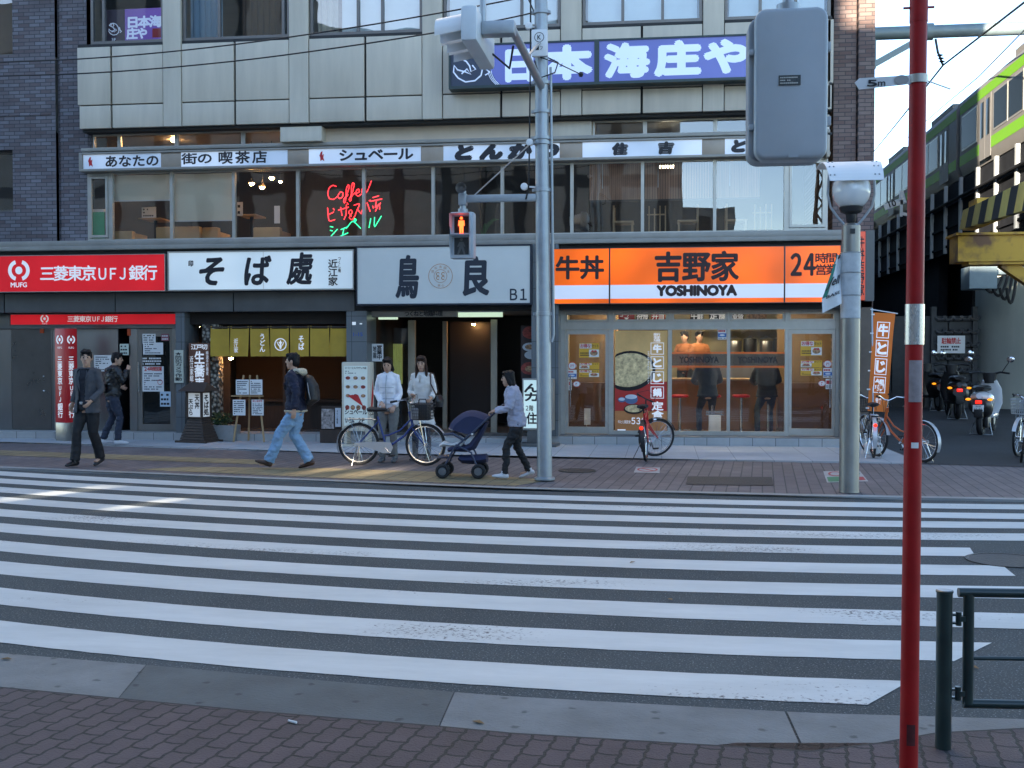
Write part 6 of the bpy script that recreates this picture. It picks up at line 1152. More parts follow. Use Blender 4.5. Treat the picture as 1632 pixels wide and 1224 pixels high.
def d_smoke(t, uv, mm):
    b = MB(); n = 24
    b.add([uv(.5 + .42*k*cos(2*pi*i/n), .55 + .36*k*sin(2*pi*i/n)) for k in (.8, 1) for i in range(n)], [(i, (i+1) % n, n + (i+1) % n, n + i) for i in range(n)]); b.quad(uv(.28, .78), uv(.2, .72), uv(.72, .3), uv(.8, .36)); part(t, b, 'symbol', mm[1])
m_gpl = M('ground_plate', (.40, .39, .38), .7, var=.2); m_tred = M('plate_red', (.40, .05, .05), .6, var=.2)
mat_([(1014, 744, ), (1052, 745), (1051, 754), (1010, 753)], 'ground_plate', 'pale ground plate with a red ring symbol before the red bicycle', 'ground plate', [m_gpl, m_tred], d_smoke)
def d_grn(t, uv, mm):
    b = MB(); b.quad(uv(.04, .05), uv(.6, .05), uv(.6, .45), uv(.04, .45)); part(t, b, 'green_field', mm[2]); b = MB(); b.quad(uv(.64, .1), uv(.96, .1), uv(.96, .4), uv(.64, .4)); n = 20
    b.add([uv(.3 + .2*k*cos(2*pi*i/n), .72 + .22*k*sin(2*pi*i/n)) for k in (.7, 1) for i in range(n)], [(i, (i+1) % n, n + (i+1) % n, n + i) for i in range(n)]); part(t, b, 'symbol', mm[1]); b = MB(); b.quad(uv(.6, .62), uv(.94, .62), uv(.94, .7), uv(.6, .7)); b.quad(uv(.6, .78), uv(.9, .78), uv(.9, .86), uv(.6, .86)); part(t, b, 'lettering', mm[2])
mat_([(1312, 751), (1370, 750), (1384, 767), (1318, 769)], 'ground_plate', 'white, green and red ground plate at the foot of the street lamp', 'ground plate', [m_gpl, m_tred, M('plate_green', (.06, .22, .10), .6, var=.2)], d_grn)
mat_([(1096, 759), (1230, 760), (1233, 774), (1093, 772)], 'drain_grate', 'long dark drain grate in the far pavers', 'grate', [M('grate_iron', (.05, .046, .042), .7, var=.3, scale=30, bump=.6, bscale=60)])
rl = random.Random(9); lv = M('dead_leaf', (.20, .12, .045), .8)
for k, (x, y, lb) in enumerate(((762, 1151, 'brown fallen leaf on the pale gutter slab under the middle of the picture'), (1552, 1063, 'pale leaf on the asphalt beyond the guard rail'), (1008, 896, 'small yellowish leaf between the crosswalk bars at the right'), (1068, 955, 'small leaf on the asphalt right of the picture centre'), (10, 1050, 'brown leaf at the left end of the gutter'))):
    p = gp(x, y, .012); t = thing('fallen_leaf', lb, 'leaf', p); a_ = rl.uniform(0, 6); b = MB(); b.T = Matrix.Translation(p) @ Matrix.Rotation(a_, 4, 'Z'); b.add([(-.035, 0, 0), (0, -.016, .006), (.035, 0, .002), (0, .016, .006), (-.035, 0, -.002), (0, -.016, .003), (.035, 0, 0), (0, .016, .003)], [(0, 1, 2, 3), (7, 6, 5, 4)]); part(t, b, 'blade', lv)
p = gp(467, 1150, .03); t = thing('cigarette_end', 'white cigarette end on the near pavers', 'litter', p); part(t, MB().cyl(p + Vector((-.025, .01, 0)), p + Vector((.02, -.01, 0)), .006, 8), 'stub', m_white)
# ---------------------------------------------------------------- railway viaduct, train and what stands under it
VX = 10.4; m_via = M('viaduct_steel', (.02, .022, .027), .9, var=.3, spec=.08); m_viaw = M('viaduct_post', (.40, .43, .45), .7, var=.1, spec=.2); m_pierc = M('pier_concrete', (.46, .48, .42), .8, var=.25, scale=.7, stretch=(1, 1, .3))
via = thing('railway_viaduct', 'dark steel railway viaduct with pale railing posts running away beside the building', 'viaduct', (VX, 40, 0))
part(via, MB().box((VX + .1, 22, 6.9), (VX + 8, 130, 7.95)), 'deck', m_via); part(via, MB().box((VX + .35, 46, .03), (VX + .7, 130, 6.9)), 'side_wall', m_via)
for k in range(26): yy = 24.5 + 2.12*k; part(via, MB().box((VX - .02, yy, 5.5), (VX + .09, yy + .16, 8.0)), 'railing_post', m_viaw)
b = MB()
for zz in (5.7, 6.4, 7.2): b.box((VX + .02, 22, zz), (VX + .1, 130, zz + .09))
b.tube([(VX - .08, 22, 7.3), (VX - .08, 60, 7.25), (VX - .08, 130, 7.3)], .06, 8); part(via, b, 'railing_bar', m_via); part(via, MB().box((VX + .08, 22, 5.5), (VX + .1, 130, 6.9)), 'side_plate', m_via)
cpx = fx(1556, 38.5, 600) + 1.75; t = thing('concrete_pier', 'tall rounded pale concrete pier under the viaduct at the right edge', 'pier', (cpx, 38.5, 0)); part(t, MB().lathe([(1.75, .03), (1.75, 2.55)], (cpx, 38.5, 0), 40).lathe([(1.75, 2.58), (1.75, 4.5)], (cpx, 38.5, 0), 40).lathe([(1.72, 2.54), (1.72, 2.59)], (cpx, 38.5, 0), 40), 'shaft', m_pierc); part(t, MB().box((cpx - 1.5, 37, 4.52), (cpx + 6, 40.2, 6.88)), 'cap_beam', m_via)
# utility box and drooping cables on the pier
x0_, z0_, x1_, z1_ = rc(1545, 424, 1590, 460, 35.5); t = thing('utility_box', 'pale blue-grey utility box with drooping black cables beneath the yellow beam', 'utility box', (x0_, 35.5, z0_)); part(t, MB().rbox((x0_, 35.5, z0_), (x1_, 36.5, z1_), .03).rbox((x1_ + .02, 35.9, z0_ + .45), (x1_ + .6, 36.6, z1_), .03), 'case', M('box_bluegrey', (.26, .34, .38), .45)); b = MB()
for k in range(4): b.tube(sag((x0_ + .5 + .2*k, 35.6, z0_ + .02), (x1_ + .35 + .12*k, 36, z0_ + .6), .35 + .12*k), .045, 6)
part(t, b, 'cable', m_cable)
# dark fence with scalloped boards and the notice
Yf = 38.0; xa, xb = 3.9, fx(1556, Yf, 600); m_fen = M('fence_dark', (.035, .037, .04), .6, var=.4, scale=3); t = thing('dark_fence', 'dark boarded fence closing the alley under the viaduct', 'fence', (6.5, Yf, .03))
for k in range(7): x0_ = xa + (xb-xa)*k/7; part(t, MB().box((x0_ + .02, Yf, .03), (x0_ + (xb-xa)/7 - .02, Yf + .1, 3.0)), 'panel', m_fen)
b = MB(); zt_ = fp(1500, 505, Yf).z
for r_ in range(6):
    for k in range(5): xx = fx(1497 + 13.5*k, Yf, 550); zz = zt_ - .42*r_; b.tube([(xx - .17, Yf - .05, zz), (xx - .08, Yf - .14, zz - .1), (xx + .08, Yf - .14, zz - .1), (xx + .17, Yf - .05, zz)], .05, 6)
part(t, b, 'scalloped_ornament', M('fence_ornament', (.06, .062, .065), .35))
for p_ in (1487, 1553): x_ = fx(p_, Yf, 550); part(t, MB().box((x_ - .08, Yf - .1, .03), (x_ + .08, Yf + .12, 3.3)), 'post', m_fen)
Ys_ = Yf - .2; x0_, z0_, x1_, z1_ = rc(1494, 535, 1538, 563, Ys_); t = thing('no_parking_sign', 'white sign with red kanji forbidding bicycle parking on the dark alley fence', 'sign', (x0_, Ys_, z0_)); part(t, MB().box((x0_, Ys_, z0_), (x1_, Ys_ + .02, z1_)), 'board', m_white); h_ = z1_ - z0_; part(t, MB().row('駐輪禁止', x0_ + .14, z0_ + h_*.54, x1_ - .14, z0_ + h_*.86, Ys_ - .004, .035), 'heading', m_inkred); part(t, MB().lines(x0_ + .1, z0_ + h_*.12, x1_ - .1, z0_ + h_*.46, Ys_ - .004, 2, .55, 11), 'small_print', m_ink)
# yellow guard beam with the striped plank
m_yelp, N, L, P = newmat('beam_yellow'); P.inputs['Base Color'].default_value = (.46, .25, .018, 1); P.inputs['Roughness'].default_value = .5
nz = N.new('ShaderNodeTexNoise'); nz.inputs['Scale'].default_value = 2; nz.inputs['Detail'].default_value = 8; rp = N.new('ShaderNodeValToRGB'); rp.color_ramp.elements[0].position = .38; rp.color_ramp.elements[0].color = (.20, .08, .02, 1); rp.color_ramp.elements[1].position = .52; rp.color_ramp.elements[1].color = (.62, .34, .02, 1); tc = N.new('ShaderNodeTexCoord'); L.new(tc.outputs['Object'], nz.inputs['Vector']); L.new(nz.outputs[0], rp.inputs[0]); L.new(rp.outputs[0], P.inputs['Base Color'])
t = thing('height_limit_beam', 'yellow height limit beam with a black striped plank before the viaduct', 'beam', (8, 24, 0)); Yb = 24.2; x0_, z0_, x1_, z1_ = rc(1527, 374, 1700, 416, Yb); part(t, MB().box((x0_, Yb, z0_), (14, Yb + .7, z1_)).box((x0_ - .06, Yb - .08, z1_), (14, Yb + .8, z1_ + .05)), 'beam', m_yelp); part(t, MB().bar((fx(1598, Yb + .3, 415), Yb + .3, z0_), (fx(1660, Yb + .3, 430), Yb + .3, z0_ - .55), .25).box((fx(1545, Yb, 415), Yb + .05, z0_ - .06), (13.9, Yb + .6, z0_)), 'brace', m_yelp); part(t, MB().box((13.2, Yb, .03), (13.9, Yb + .65, z0_)), 'post', m_yelp)
xs_ = fx(1529, 24.0, 350); zp0, zp1 = fp(1529, 366, 24.0).z, fp(1529, 338, 24.0).z; b = MB(); n = 17; L_ = 7.6
for k in range(n):
    b.m = k % 2; ya, yb_ = 24.0 - L_*k/n, 24.0 - L_*(k+1)/n; sl = .28
    za, zb = zp0 - .06*k/n*4, zp0 - .06*(k+1)/n*4; zc_, zd = zp1 + .0*k, zp1
    b.add([(xs_, ya, za), (xs_, yb_, zb), (xs_, yb_ - sl, zd), (xs_, ya - sl, zc_), (xs_ + .12, ya, za), (xs_ + .12, yb_, zb), (xs_ + .12, yb_ - sl, zd), (xs_ + .12, ya - sl, zc_)], [(0, 1, 2, 3), (7, 6, 5, 4), (0, 4, 5, 1), (3, 2, 6, 7), (0, 3, 7, 4), (1, 5, 6, 2)])
part(t, b, 'striped_plank', [M('stripe_yellow', (.62, .50, .14), .55, var=.2), M('stripe_black', (.025, .027, .032), .6)]); part(t, MB().box((xs_ + .13, 23.2, zp1 - .05), (xs_ + .5, 23.8, zp1 + .18)), 'lug', m_yelp); part(t, MB().box((xs_ + .12, 24.0 - L_, zp0 + .0), (xs_ + .35, Yb, zp0 + .18)), 'carrier', m_yelp)
# commuter train
m_tr = M('train_steel', (.19, .185, .18), .6, .0, var=.06, spec=.15); m_trg = M('train_green', (.15, .37, .025), .6, var=.03, spec=.15); m_trw = M('train_window', (.012, .016, .02), .3, var=0, spec=.12); m_trk = M('train_rubber', (.03, .03, .03), .6)
train = thing('commuter_train', 'silver commuter train with lime green bands passing on the viaduct', 'train', (12, 45, 7.95)); TX = 10.55; z0_, zw0, zw1, zr_ = 8.10, 9.0, 10.15, 10.85
for ya, yb_ in ((22.4, 42.2), (42.7, 62.5), (63.0, 82.8)):
    prof = [(TX + .12, z0_), (TX, z0_ + .35), (TX, zr_ - .25), (TX + .1, zr_ - .02), (TX + .35, zr_ + .18), (TX + 1.45, zr_ + .32), (TX + 2.55, zr_ + .18), (TX + 2.8, zr_ - .02), (TX + 2.9, zr_ - .25), (TX + 2.9, z0_ + .35), (TX + 2.78, z0_)]
    b = MB(); b.prism(prof, ya, yb_); car = part(train, b, 'car_body', m_tr, sharp=30); b = MB(); b.box((TX + .3, ya + .4, 7.96), (TX + 2.6, yb_ - .4, z0_ - .005)); b.build('underframe', m_trk, car)
    b = MB(); doors = [ya + 1.1 + 4.95*k for k in range(4)]
    segs = []; prev = ya + .02
    for d in doors: segs.append((prev, d - .02)); prev = d + 1.34
    segs.append((prev, yb_ - .02))
    for s0, s1 in segs: b.box((TX - .006, s0, z0_ + .36), (TX + .01, s1, z0_ + .72))
    b.box((TX - .006, ya + .02, zw1 + .14), (TX + .01, yb_ - .02, zr_ - .24)); b.build('green_band', m_trg, car)
    for d in doors:
        o = MB().box((TX - .012, d, z0_ + .12), (TX + .01, d + .65, zw1 + .12)).box((TX - .012, d + .67, z0_ + .12), (TX + .01, d + 1.32, zw1 + .12)).build('door', m_tr, car); car_m = MB()
        for q in (d + .14, d + .81): car_m.rbox((TX - .018, q, zw0 - .05), (TX - .011, q + .38, zw1 - .02), .003)
        car_m.build('door_window', m_trw, car)
    for s0, s1 in segs:
        if s1 - s0 > 1.2:
            k = max(1, int((s1 - s0) / 1.6))
            for j in range(k): w0 = s0 + .25 + (s1 - s0 - .5)*j/k; w1 = s0 + .25 + (s1 - s0 - .5)*(j+1)/k; wf = MB().box((TX - .014, w0 + .03, zw0 - .04), (TX - .0, w1 - .03, zw1 + .04)).build('window_frame', m_alu, car); MB().box((TX - .02, w0 + .09, zw0 + .02), (TX - .0145, w1 - .09, zw1 - .02)).build('window', m_trw, car)
    b = MB(); b.box((TX + .6, ya + 3, zr_ + .3), (TX + 2.3, ya + 6.5, zr_ + .62)); b.box((TX + .6, ya + 12, zr_ + .3), (TX + 2.3, ya + 15.5, zr_ + .62)); b.build('roof_unit', m_tr, car)
part(train, MB().box((TX + .5, 42.15, 8.3), (TX + 2.4, 42.75, 10.7)).box((TX + .5, 62.45, 8.3), (TX + 2.4, 63.05, 10.7)), 'gangway', m_trk)
# overhead line gantry
Yg_ = 42.0; zg = fp(1500, 50, Yg_).z; m_gan = M('gantry_grey', (.20, .26, .28), .5, .2); t = thing('line_gantry', 'grey tubular gantry over the railway carrying the overhead wires', 'gantry', (10, Yg_, 0)); xg = fx(1386, Yg_, 60) - .5
part(t, MB().cyl((xg - 2, Yg_, zg), (22, Yg_, zg), .23, 16), 'cross_tube', m_gan); part(t, MB().lathe([(.3, -.12), (.3, .12)], (fx(1481, Yg_, 50), Yg_, zg), 16, 'x').lathe([(.3, -.1), (.3, .1)], (fx(1388, Yg_, 50), Yg_, zg), 16, 'x'), 'flange', m_gan); pq, pr_ = fp(1380, 110, Yg_), fp(1475, 57, Yg_); part(t, MB().bar(pq, pr_, .2).bar((fx(1393, Yg_, 60), Yg_, zg), (fx(1393, Yg_, 60), Yg_, pq.z), .14), 'brace', m_gan); part(t, MB().box((xg - .9, Yg_ - .2, .03), (xg - .4, Yg_ + .2, zg + .2)).box((21.6, Yg_ - .2, .03), (22, Yg_ + .2, zg + .2)), 'mast', m_gan)
p0, p1 = fp(1491, 62, Yg_), fp(1503, 104, Yg_); b = MB(); b.tube([p0, p0.lerp(p1, .5) + Vector((-.05, 0, 0)), p1], .045, 6)
for f_ in (.62, .74, .86): b.lathe([(.05, -.03), (.12, 0), (.05, .03)], p0.lerp(p1, f_), 10)
part(t, b, 'insulator', m_black)
for pts, r_, lb in ((((1700, -50, 27), (1632, 4, 32), (1503, 104, 42), (1430, 196, 62), (1394, 240, 85), (1370, 275, 120)), .035, 'thick dark overhead railway wire rising to the top right corner'), (((1640, 40, 31), (1560, 122, 40), (1500, 172, 50), (1440, 225, 68), (1385, 290, 110)), .02, 'thin pale overhead railway wire just above the train roof')):
    t = thing('railway_wire', lb, 'wire', fp(*pts[0])); part(t, MB().tube([fp(*q) for q in pts], r_, 6), 'wire', m_cable if r_ > .03 else m_galv)
    if r_ > .03: part(t, MB().tube([fp(1476, 128, 44), fp(1515, 142, 44)], .03, 6), 'pull_off_arm', m_galv)
q = xp(1427, 320, 9.6); t = thing('stop_marker', 'white tilted stop marker board reading 10 beside the viaduct, left of the red pole', 'sign', q); Ym = q.y; P2 = lambda x, y: (fp(x, y, Ym).x, fp(x, y, Ym).z); part(t, MB().prism([P2(1408, 326), P2(1411, 335), P2(1445, 323), P2(1440, 304), P2(1434, 304), P2(1433, 316)], Ym, Ym + .06), 'board', m_white)
b = MB(); x0_, z0_, x1_, z1_ = rc(1418, 321, 1430, 331, Ym - .03); b.T = Matrix.Translation((x0_, 0, z0_)) @ Matrix.Rotation(R(-17), 4, 'Y'); b.text('10', 0, 0, x1_ - x0_, z1_ - z0_, Ym - .02, .03); part(t, b, 'lettering', m_ink); part(t, MB().bar((fx(1437, Ym, 325), Ym + .05, fp(1437, 340, Ym).z), (VX + .05, Ym + .05, fp(1437, 345, Ym).z), .12).bar((fx(1437, Ym, 325), Ym + .05, fp(1437, 345, Ym).z), (fx(1437, Ym, 325), Ym + .05, fp(1437, 318, Ym).z), .1), 'bracket', m_white)
# ---------------------------------------------------------------- the town behind the viewer, seen only as shade and in window glass
m_far = brickmat('far_facade', (.34, .32, .29), (.40, .37, .33), (.05, .055, .06), 2.2, 3.2, .35, 'xz', .0, .1, dirt=.2)
for x0_, x1_, y0_, y1_, h_, lb in ((-90, -40, -30, -8, 22, 'long office block across the street far to the left, behind the viewer'), (-39.9, -16.6, -10.5, -8, 18.5, 'apartment block across the street to the left behind the viewer'), (-16.5, -7.7, -22, -8, 16.3, 'dark five storey house behind the viewer on the left'), (-7.6, -5.3, -22, -8, 14.4, 'narrow house behind the viewer'), (-5.2, 1.05, -22, -8.2, 16.2, 'five storey house straight behind the viewer'), (.7, 3.2, -22, -9.5, 8.2, 'low shop house behind the viewer'), (3.3, 13, -26, -13, 5.2, 'single storey shed behind the viewer on the right'), (13.1, 40, -40, -25, 9, 'row of low houses behind the viewer at the far right')):
    t = thing('street_building', lb, 'building', ((x0_+x1_)/2, y1_, 0)); 
    t.rotation_euler.z = R(-20) if -17 < x0_ < 0 else 0; hw_ = (x1_-x0_)/2; hd_ = y1_-y0_; b = MB()
    if lb.startswith('dark five'):       # unseen slim house; openings added to throw sun patches on the street
        hd_ = 2.5; cuts = [(-1.78, -1.42, 5.5, 6.35), (-.98, -.55, 5.5, 6.35), (-3.2, -2.82, 4.6, 5.5), (-1.36, -1.1, 4.6, 5.4)]
        xs = sorted({-hw_, hw_, *[q for c in cuts for q in c[:2]]}); zs = sorted({0, h_, *[q for c in cuts for q in c[2:]]})
        for xa, xb in zip(xs, xs[1:]):
            z_a = 0
            for za, zb in zip(zs, zs[1:]):
                if any(c[0] <= xa and xb <= c[1] and c[2] <= za and zb <= c[3] for c in cuts):
                    if za > z_a: b.box((xa, -hd_, z_a), (xb, 0, za))
                    z_a = zb
            b.box((xa, -hd_, z_a), (xb, 0, h_))
    else: b.box((-hw_, -hd_, 0), (hw_, 0, h_))
    b.build('wall', m_far, t); MB().box((-hw_, -hd_, h_ + .002), (hw_, 0, h_ + .3)).build('roof', m_conc, t)
t = thing('lattice_mast', 'steel lattice mast behind the viewer, mirrored in the right-hand casement', 'mast', (7.2, -9, 0)); b = MB()
for k in range(14):
    w0, w1 = 1.1 - .07*k, 1.1 - .07*(k+1); z0_, z1_ = k*1.0, (k+1)*1.0
    for sx, sy in ((-1, -1), (1, -1), (1, 1), (-1, 1)):
        b.bar((7.2 + sx*w0/2, -9 + sy*w0/2, z0_), (7.2 + sx*w1/2, -9 + sy*w1/2, z1_), .1)
    b.bar((7.2 - w0/2, -9 + w0/2, z0_), (7.2 + w1/2, -9 + w1/2, z1_), .07); b.bar((7.2 + w0/2, -9 + w0/2, z0_), (7.2 - w1/2, -9 + w1/2, z1_), .07)
part(t, b, 'lattice', m_via)

t = thing('rear_building', 'tall plain building standing behind the shops beside the railway', 'building', (-6, 29, 0)); part(t, MB().box((-15, 28.6, 0), (2.2, 88, 24)), 'wall', m_far); part(t, MB().box((-15.1, 28.5, 24.002), (2.3, 88.1, 24.4)), 'roof', m_conc)  # unseen block added to keep sky light off the train side
t = thing('underpass_wall', 'dark wall closing the space under the viaduct behind the pier', 'wall', (14, 62, 0)); part(t, MB().box((3.9, 62, .03), (20, 62.4, 6.9)), 'wall', m_via); part(t, MB().box((11.5, 44, .03), (11.8, 62, 6.9)), 'side_wall', m_via)
# ---------------------------------------------------------------- bicycles, scooters, pushchair
m_satin = M('satin_silver', (.55, .56, .57), .35, .4, var=0)
Zr = lambda a_: Matrix.Rotation(a_, 4, 'Z')
def wheel(root, T, hub, Rw, mats, tyre=.022, spokes=28, name='wheel'):
    """tyre ring as the wheel part, with rim, spokes and hub below it; wheel lies in the XZ plane"""
    b = MB(); b.T = T; b.torus(hub, Rw - tyre, tyre, (0, 1, 0), 40, 8); w_ = b.build(name, mats[0], root)
    b = MB(); b.T = T; b.torus(hub, Rw - tyre*2.3, .011, (0, 1, 0), 40, 6); b.build('rim', mats[1], w_)
    b = MB(); b.T = T; h = Vector(hub)
    for k in range(spokes): a_ = 2*pi*k/spokes; s_ = 1 if k % 2 else -1; b.tube([h + Vector((.02*cos(a_ + .6*s_), .025*s_, .02*sin(a_ + .6*s_))), h + Vector(((Rw - tyre*2.4)*cos(a_), 0, (Rw - tyre*2.4)*sin(a_)))], .0022, 4)
    b.build('spokes', m_chrome, w_); b = MB(); b.T = T; b.cyl(h + Vector((0, -.05, 0)), h + Vector((0, .05, 0)), .02, 10); b.build('hub', m_chrome, w_)
    return w_
def bicycle(label, rear, rz, fm, style='city', steer=0., lean=0., basket=None, Rw=.33, rack=True, tail=False, fend=None, group=None):
    t = thing('bicycle', label, 'bicycle', rear, rz, group); t.rotation_euler = (lean, 0, rz) if False else (0, 0, rz)
    L = Matrix.Rotation(lean, 4, 'X'); fend = fend or m_satin
    hubr, hubf = Vector((0, 0, Rw)), Vector((1.06, 0, Rw)); bb = Vector((.44, 0, .28)); st = Vector((.30, 0, .76)); h0, h1 = Vector((.86, 0, .60)), Vector((.80, 0, .84))
    F = L @ Matrix.Translation(h0) @ Matrix.Rotation(steer, 4, (h1 - h0).normalized()) @ Matrix.Translation(-h0)
    def P(name, mat, fn, T=L, parent=None): b = MB(); b.T = T; fn(b); return b.build(name, mat, parent or t)
    wheel(t, L, hubr, Rw, (m_rub, m_chrome)); wheel(t, F, hubf, Rw, (m_rub, m_chrome))
    def frame(b):
        if style == 'city':
            b.tube([h0 + Vector((-.01, 0, .02)), (.72, 0, .46), (.56, 0, .345), bb], .019, 10); b.tube([h0 + Vector((-.03, 0, .12)), (.66, 0, .55), (.48, 0, .47), (.38, 0, .46)], .014, 10)
        else: b.tube([h0, bb], .022, 10); b.tube([h1 + Vector((.02, 0, -.06)), st + Vector((.02, 0, -.12))], .019, 10)
        b.tube([bb, st], .017, 10)
        for s_ in (-.055, .055): b.tube([bb + Vector((0, s_*.5, 0)), hubr + Vector((0, s_, 0))], .010, 6); b.tube([st + Vector((.01, s_*.3, -.08)), hubr + Vector((0, s_, 0))], .009, 6)
        b.tube([h0, h1], .022, 10)
    P('frame', fm, frame)
    def fork(b):
        for s_ in (-.05, .05): b.tube([h0 + Vector((0, s_*.8, -.02)), h0 + Vector((.07, s_, -.12)), hubf + Vector((0, s_, 0))], .012, 8)
    P('fork', fm, fork, F)
    def bars(b):
        top_ = h1 + Vector((-.02, 0, .12)); b.tube([h1, top_], .013, 8)
        if style == 'city': b.tube([(.60, -.27, 1.0), (.70, -.26, 1.02), (.80, -.16, 1.03), (.82, -.05, .97), top_, (.82, .05, .97), (.80, .16, 1.03), (.70, .26, 1.02), (.60, .27, 1.0)], .011, 8)
        else: b.tube([(.76, -.29, .99), (.80, 0, .965), (.76, .29, .99)], .012, 8)
    P('handlebar', m_chrome if style == 'city' else m_black, bars, F)
    P('grip', m_rub, lambda b: [b.cyl((.59, s_*.27, 1.0) if style == 'city' else (.765, s_*.2, .985), (.70, s_*.262, 1.02) if style == 'city' else (.758, s_*.30, .992), .017, 8) for s_ in (-1, 1)], F)
    P('brake_cable', m_cable, lambda b: b.tube([(.70, .24, 1.02), (.88, .14, 1.10), (.95, .02, .98), (.90, 0, .75)], .004, 5).tube([(.70, -.24, 1.02), (.90, -.12, 1.06), (.92, -.02, .92), (.86, 0, .7)], .004, 5), F)
    P('saddle', m_black, lambda b: b.tube([(.14, 0, .86), (.19, 0, .875), (.28, 0, .865), (.42, 0, .87), (.45, 0, .865)], [(.05, .03), (.10, .04), (.075, .035), (.025, .025), (.015, .015)], 12, side=(0, 1, 0)).tube([st, (.275, 0, .85)], .013, 8).torus((.2, -.05, .81), .03, .004, (0, 1, 0), 10, 4).torus((.2, .05, .81), .03, .004, (0, 1, 0), 10, 4))
    P('crank', m_chrome, lambda b: b.torus(bb + Vector((0, -.05, 0)), .075, .006, (0, 1, 0), 20, 5).bar(bb + Vector((0, -.07, 0)), bb + Vector((.11, -.08, -.12)), .02, .012).bar(bb + Vector((0, .07, 0)), bb + Vector((-.11, .08, .12)), .02, .012).cyl(bb + Vector((0, -.08, 0)), bb + Vector((0, .08, 0)), .018, 8))
    for s_, dx in ((-1, 1), (1, -1)): P('pedal', m_rub, lambda b: b.box(bb + Vector((.11*dx - .045, s_*.08 - .0, -.12*dx - .012)), bb + Vector((.11*dx + .045, s_*.17, -.12*dx + .012))))
    if style == 'city':
        def guard(b):
            pts = [bb + Vector((.115, 0, .0)), bb + Vector((.08, 0, .08)), bb + Vector((-.04, 0, .09)), hubr + Vector((.08, 0, .03)), hubr + Vector((-.05, 0, .022)), hubr + Vector((-.05, 0, -.022)), hubr + Vector((.08, 0, -.03)), bb + Vector((-.04, 0, -.085)), bb + Vector((.08, 0, -.08))]
            b.prism([(p.x, p.z) for p in pts][::-1], -.075, -.06)
        P('chain_guard', m_satin, guard)
    else: P('chain', m_black, lambda b: b.tube([bb + Vector((.07, -.05, .03)), hubr + Vector((0, -.05, .04)), hubr + Vector((-.04, -.05, 0)), hubr + Vector((0, -.05, -.04)), bb + Vector((.07, -.05, -.04))], .006, 5, closed=True))
    def fender(b, hub, a0, a1):
        n = 16; vs = []
        for i in range(n + 1): a_ = R(a0 + (a1 - a0)*i/n); vs += [hub + Vector(((Rw + .018)*cos(a_), y_, (Rw + .018 - abs(y_)*.25)*sin(a_))) for y_ in (-.032, -.015, .015, .032)]
        b.add(vs, [(4*i + j, 4*i + j + 1, 4*i + j + 5, 4*i + j + 4) for i in range(n) for j in range(3)])
    if style == 'city' or tail:
        P('mudguard', fend, lambda b: fender(b, hubr, 25, 205)); P('mudguard', fend, lambda b: fender(b, hubf, 20, 170), F)
    if rack: P('rear_rack', m_chrome, lambda b: [b.tube([(.26, s_*.05, .70), (.2, s_*.06, .715), (-.2, s_*.06, .715), (-.22, 0, .715)], .006, 6) for s_ in (-1, 1)] + [b.tube([(-.12, s_*.06, .715), hubr + Vector((0, s_*.06, 0))], .006, 5) for s_ in (-1, 1)] + [b.tube([(.05*k - .12, -.06, .715), (.05*k - .12, .06, .715)], .004, 5) for k in range(5)])
    P('kickstand', m_chrome, lambda b: b.tube([hubr + Vector((.02, .06, -.02)), (.05 + .05, .16 + .08*(lean != 0), .0 - .16*tan(lean))], .008, 6) if style != 'city' else b.tube([hubr + Vector((0, -.06, 0)), (-.08, -.13, .005), (-.08, .13, .005), hubr + Vector((0, .06, 0))], .008, 6))
    if tail: P('reflector', M('reflector_red', (.8, .02, .01), .25, var=0, emit=.35, ecol=(1, .03, .01)), lambda b: b.lathe([(.03, -.37), (.032, -.352), (.02, -.345)], (0, 0, .56), 12, 'x'))
    if basket:
        def bsk(b):
            x0_, x1_, y_, z0_, z1_ = .88, 1.18, .16, .72, .96
            for k in range(6):
                zz = z0_ + (z1_ - z0_)*k/5; e_ = .03*(5 - k)/5; b.tube([(x0_ + e_, -y_ + e_, zz), (x1_ - e_, -y_ + e_, zz), (x1_ - e_, y_ - e_, zz), (x0_ + e_, y_ - e_, zz)], .004 + .004*(k == 5), 5, closed=True)
            for k in range(9):
                f_ = k/8; xx = x0_ + (x1_ - x0_)*f_; yy = -y_ + 2*y_*f_
                for s_ in (-1, 1): b.bar((xx, s_*y_, z1_), (x0_ + .03 + (x1_ - x0_ - .06)*f_, s_*(y_ - .03), z0_), .004); b.bar((x1_ if s_ > 0 else x0_, yy, z1_), (x1_ - .03 if s_ > 0 else x0_ + .03, (yy)*.8, z0_), .004)
                b.bar((x0_ + .03, yy*.8, z0_), (x1_ - .03, yy*.8, z0_), .004)
        P('basket', basket, bsk, F); P('basket_stay', m_chrome, lambda b: b.tube([(1.0, -.1, .72), hubf + Vector((0, -.06, 0))], .006, 5).tube([(1.0, .1, .72), hubf + Vector((0, .06, 0))], .006, 5), F)
    P('headlight', m_chrome, lambda b: b.lathe([(.01, .93), (.035, .95), (.04, 1.0), (.03, 1.005)], (0, 0, .63), 12, 'x'), F)
    return t
m_fblue = M('frame_blue', (.022, .05, .20), .28, var=.04, coat=.5); m_fred = M('frame_red', (.50, .015, .015), .3, var=.04, coat=.5); m_fblk = M('frame_black', (.02, .02, .022), .35, var=.05); m_forg = M('frame_orange', (.50, .10, .02), .35, var=.05); m_fgry = M('frame_grey', (.16, .17, .18), .35, .4)
rb_ = gp(572, 741, .03); fb_ = gp(662, 742, .03); blue = bicycle('blue step-through city bicycle with silver chain guard held by the woman in the white jacket', rb_, atan2(fb_.y - rb_.y, fb_.x - rb_.x), m_fblue, 'city', steer=R(-8), basket=m_black)
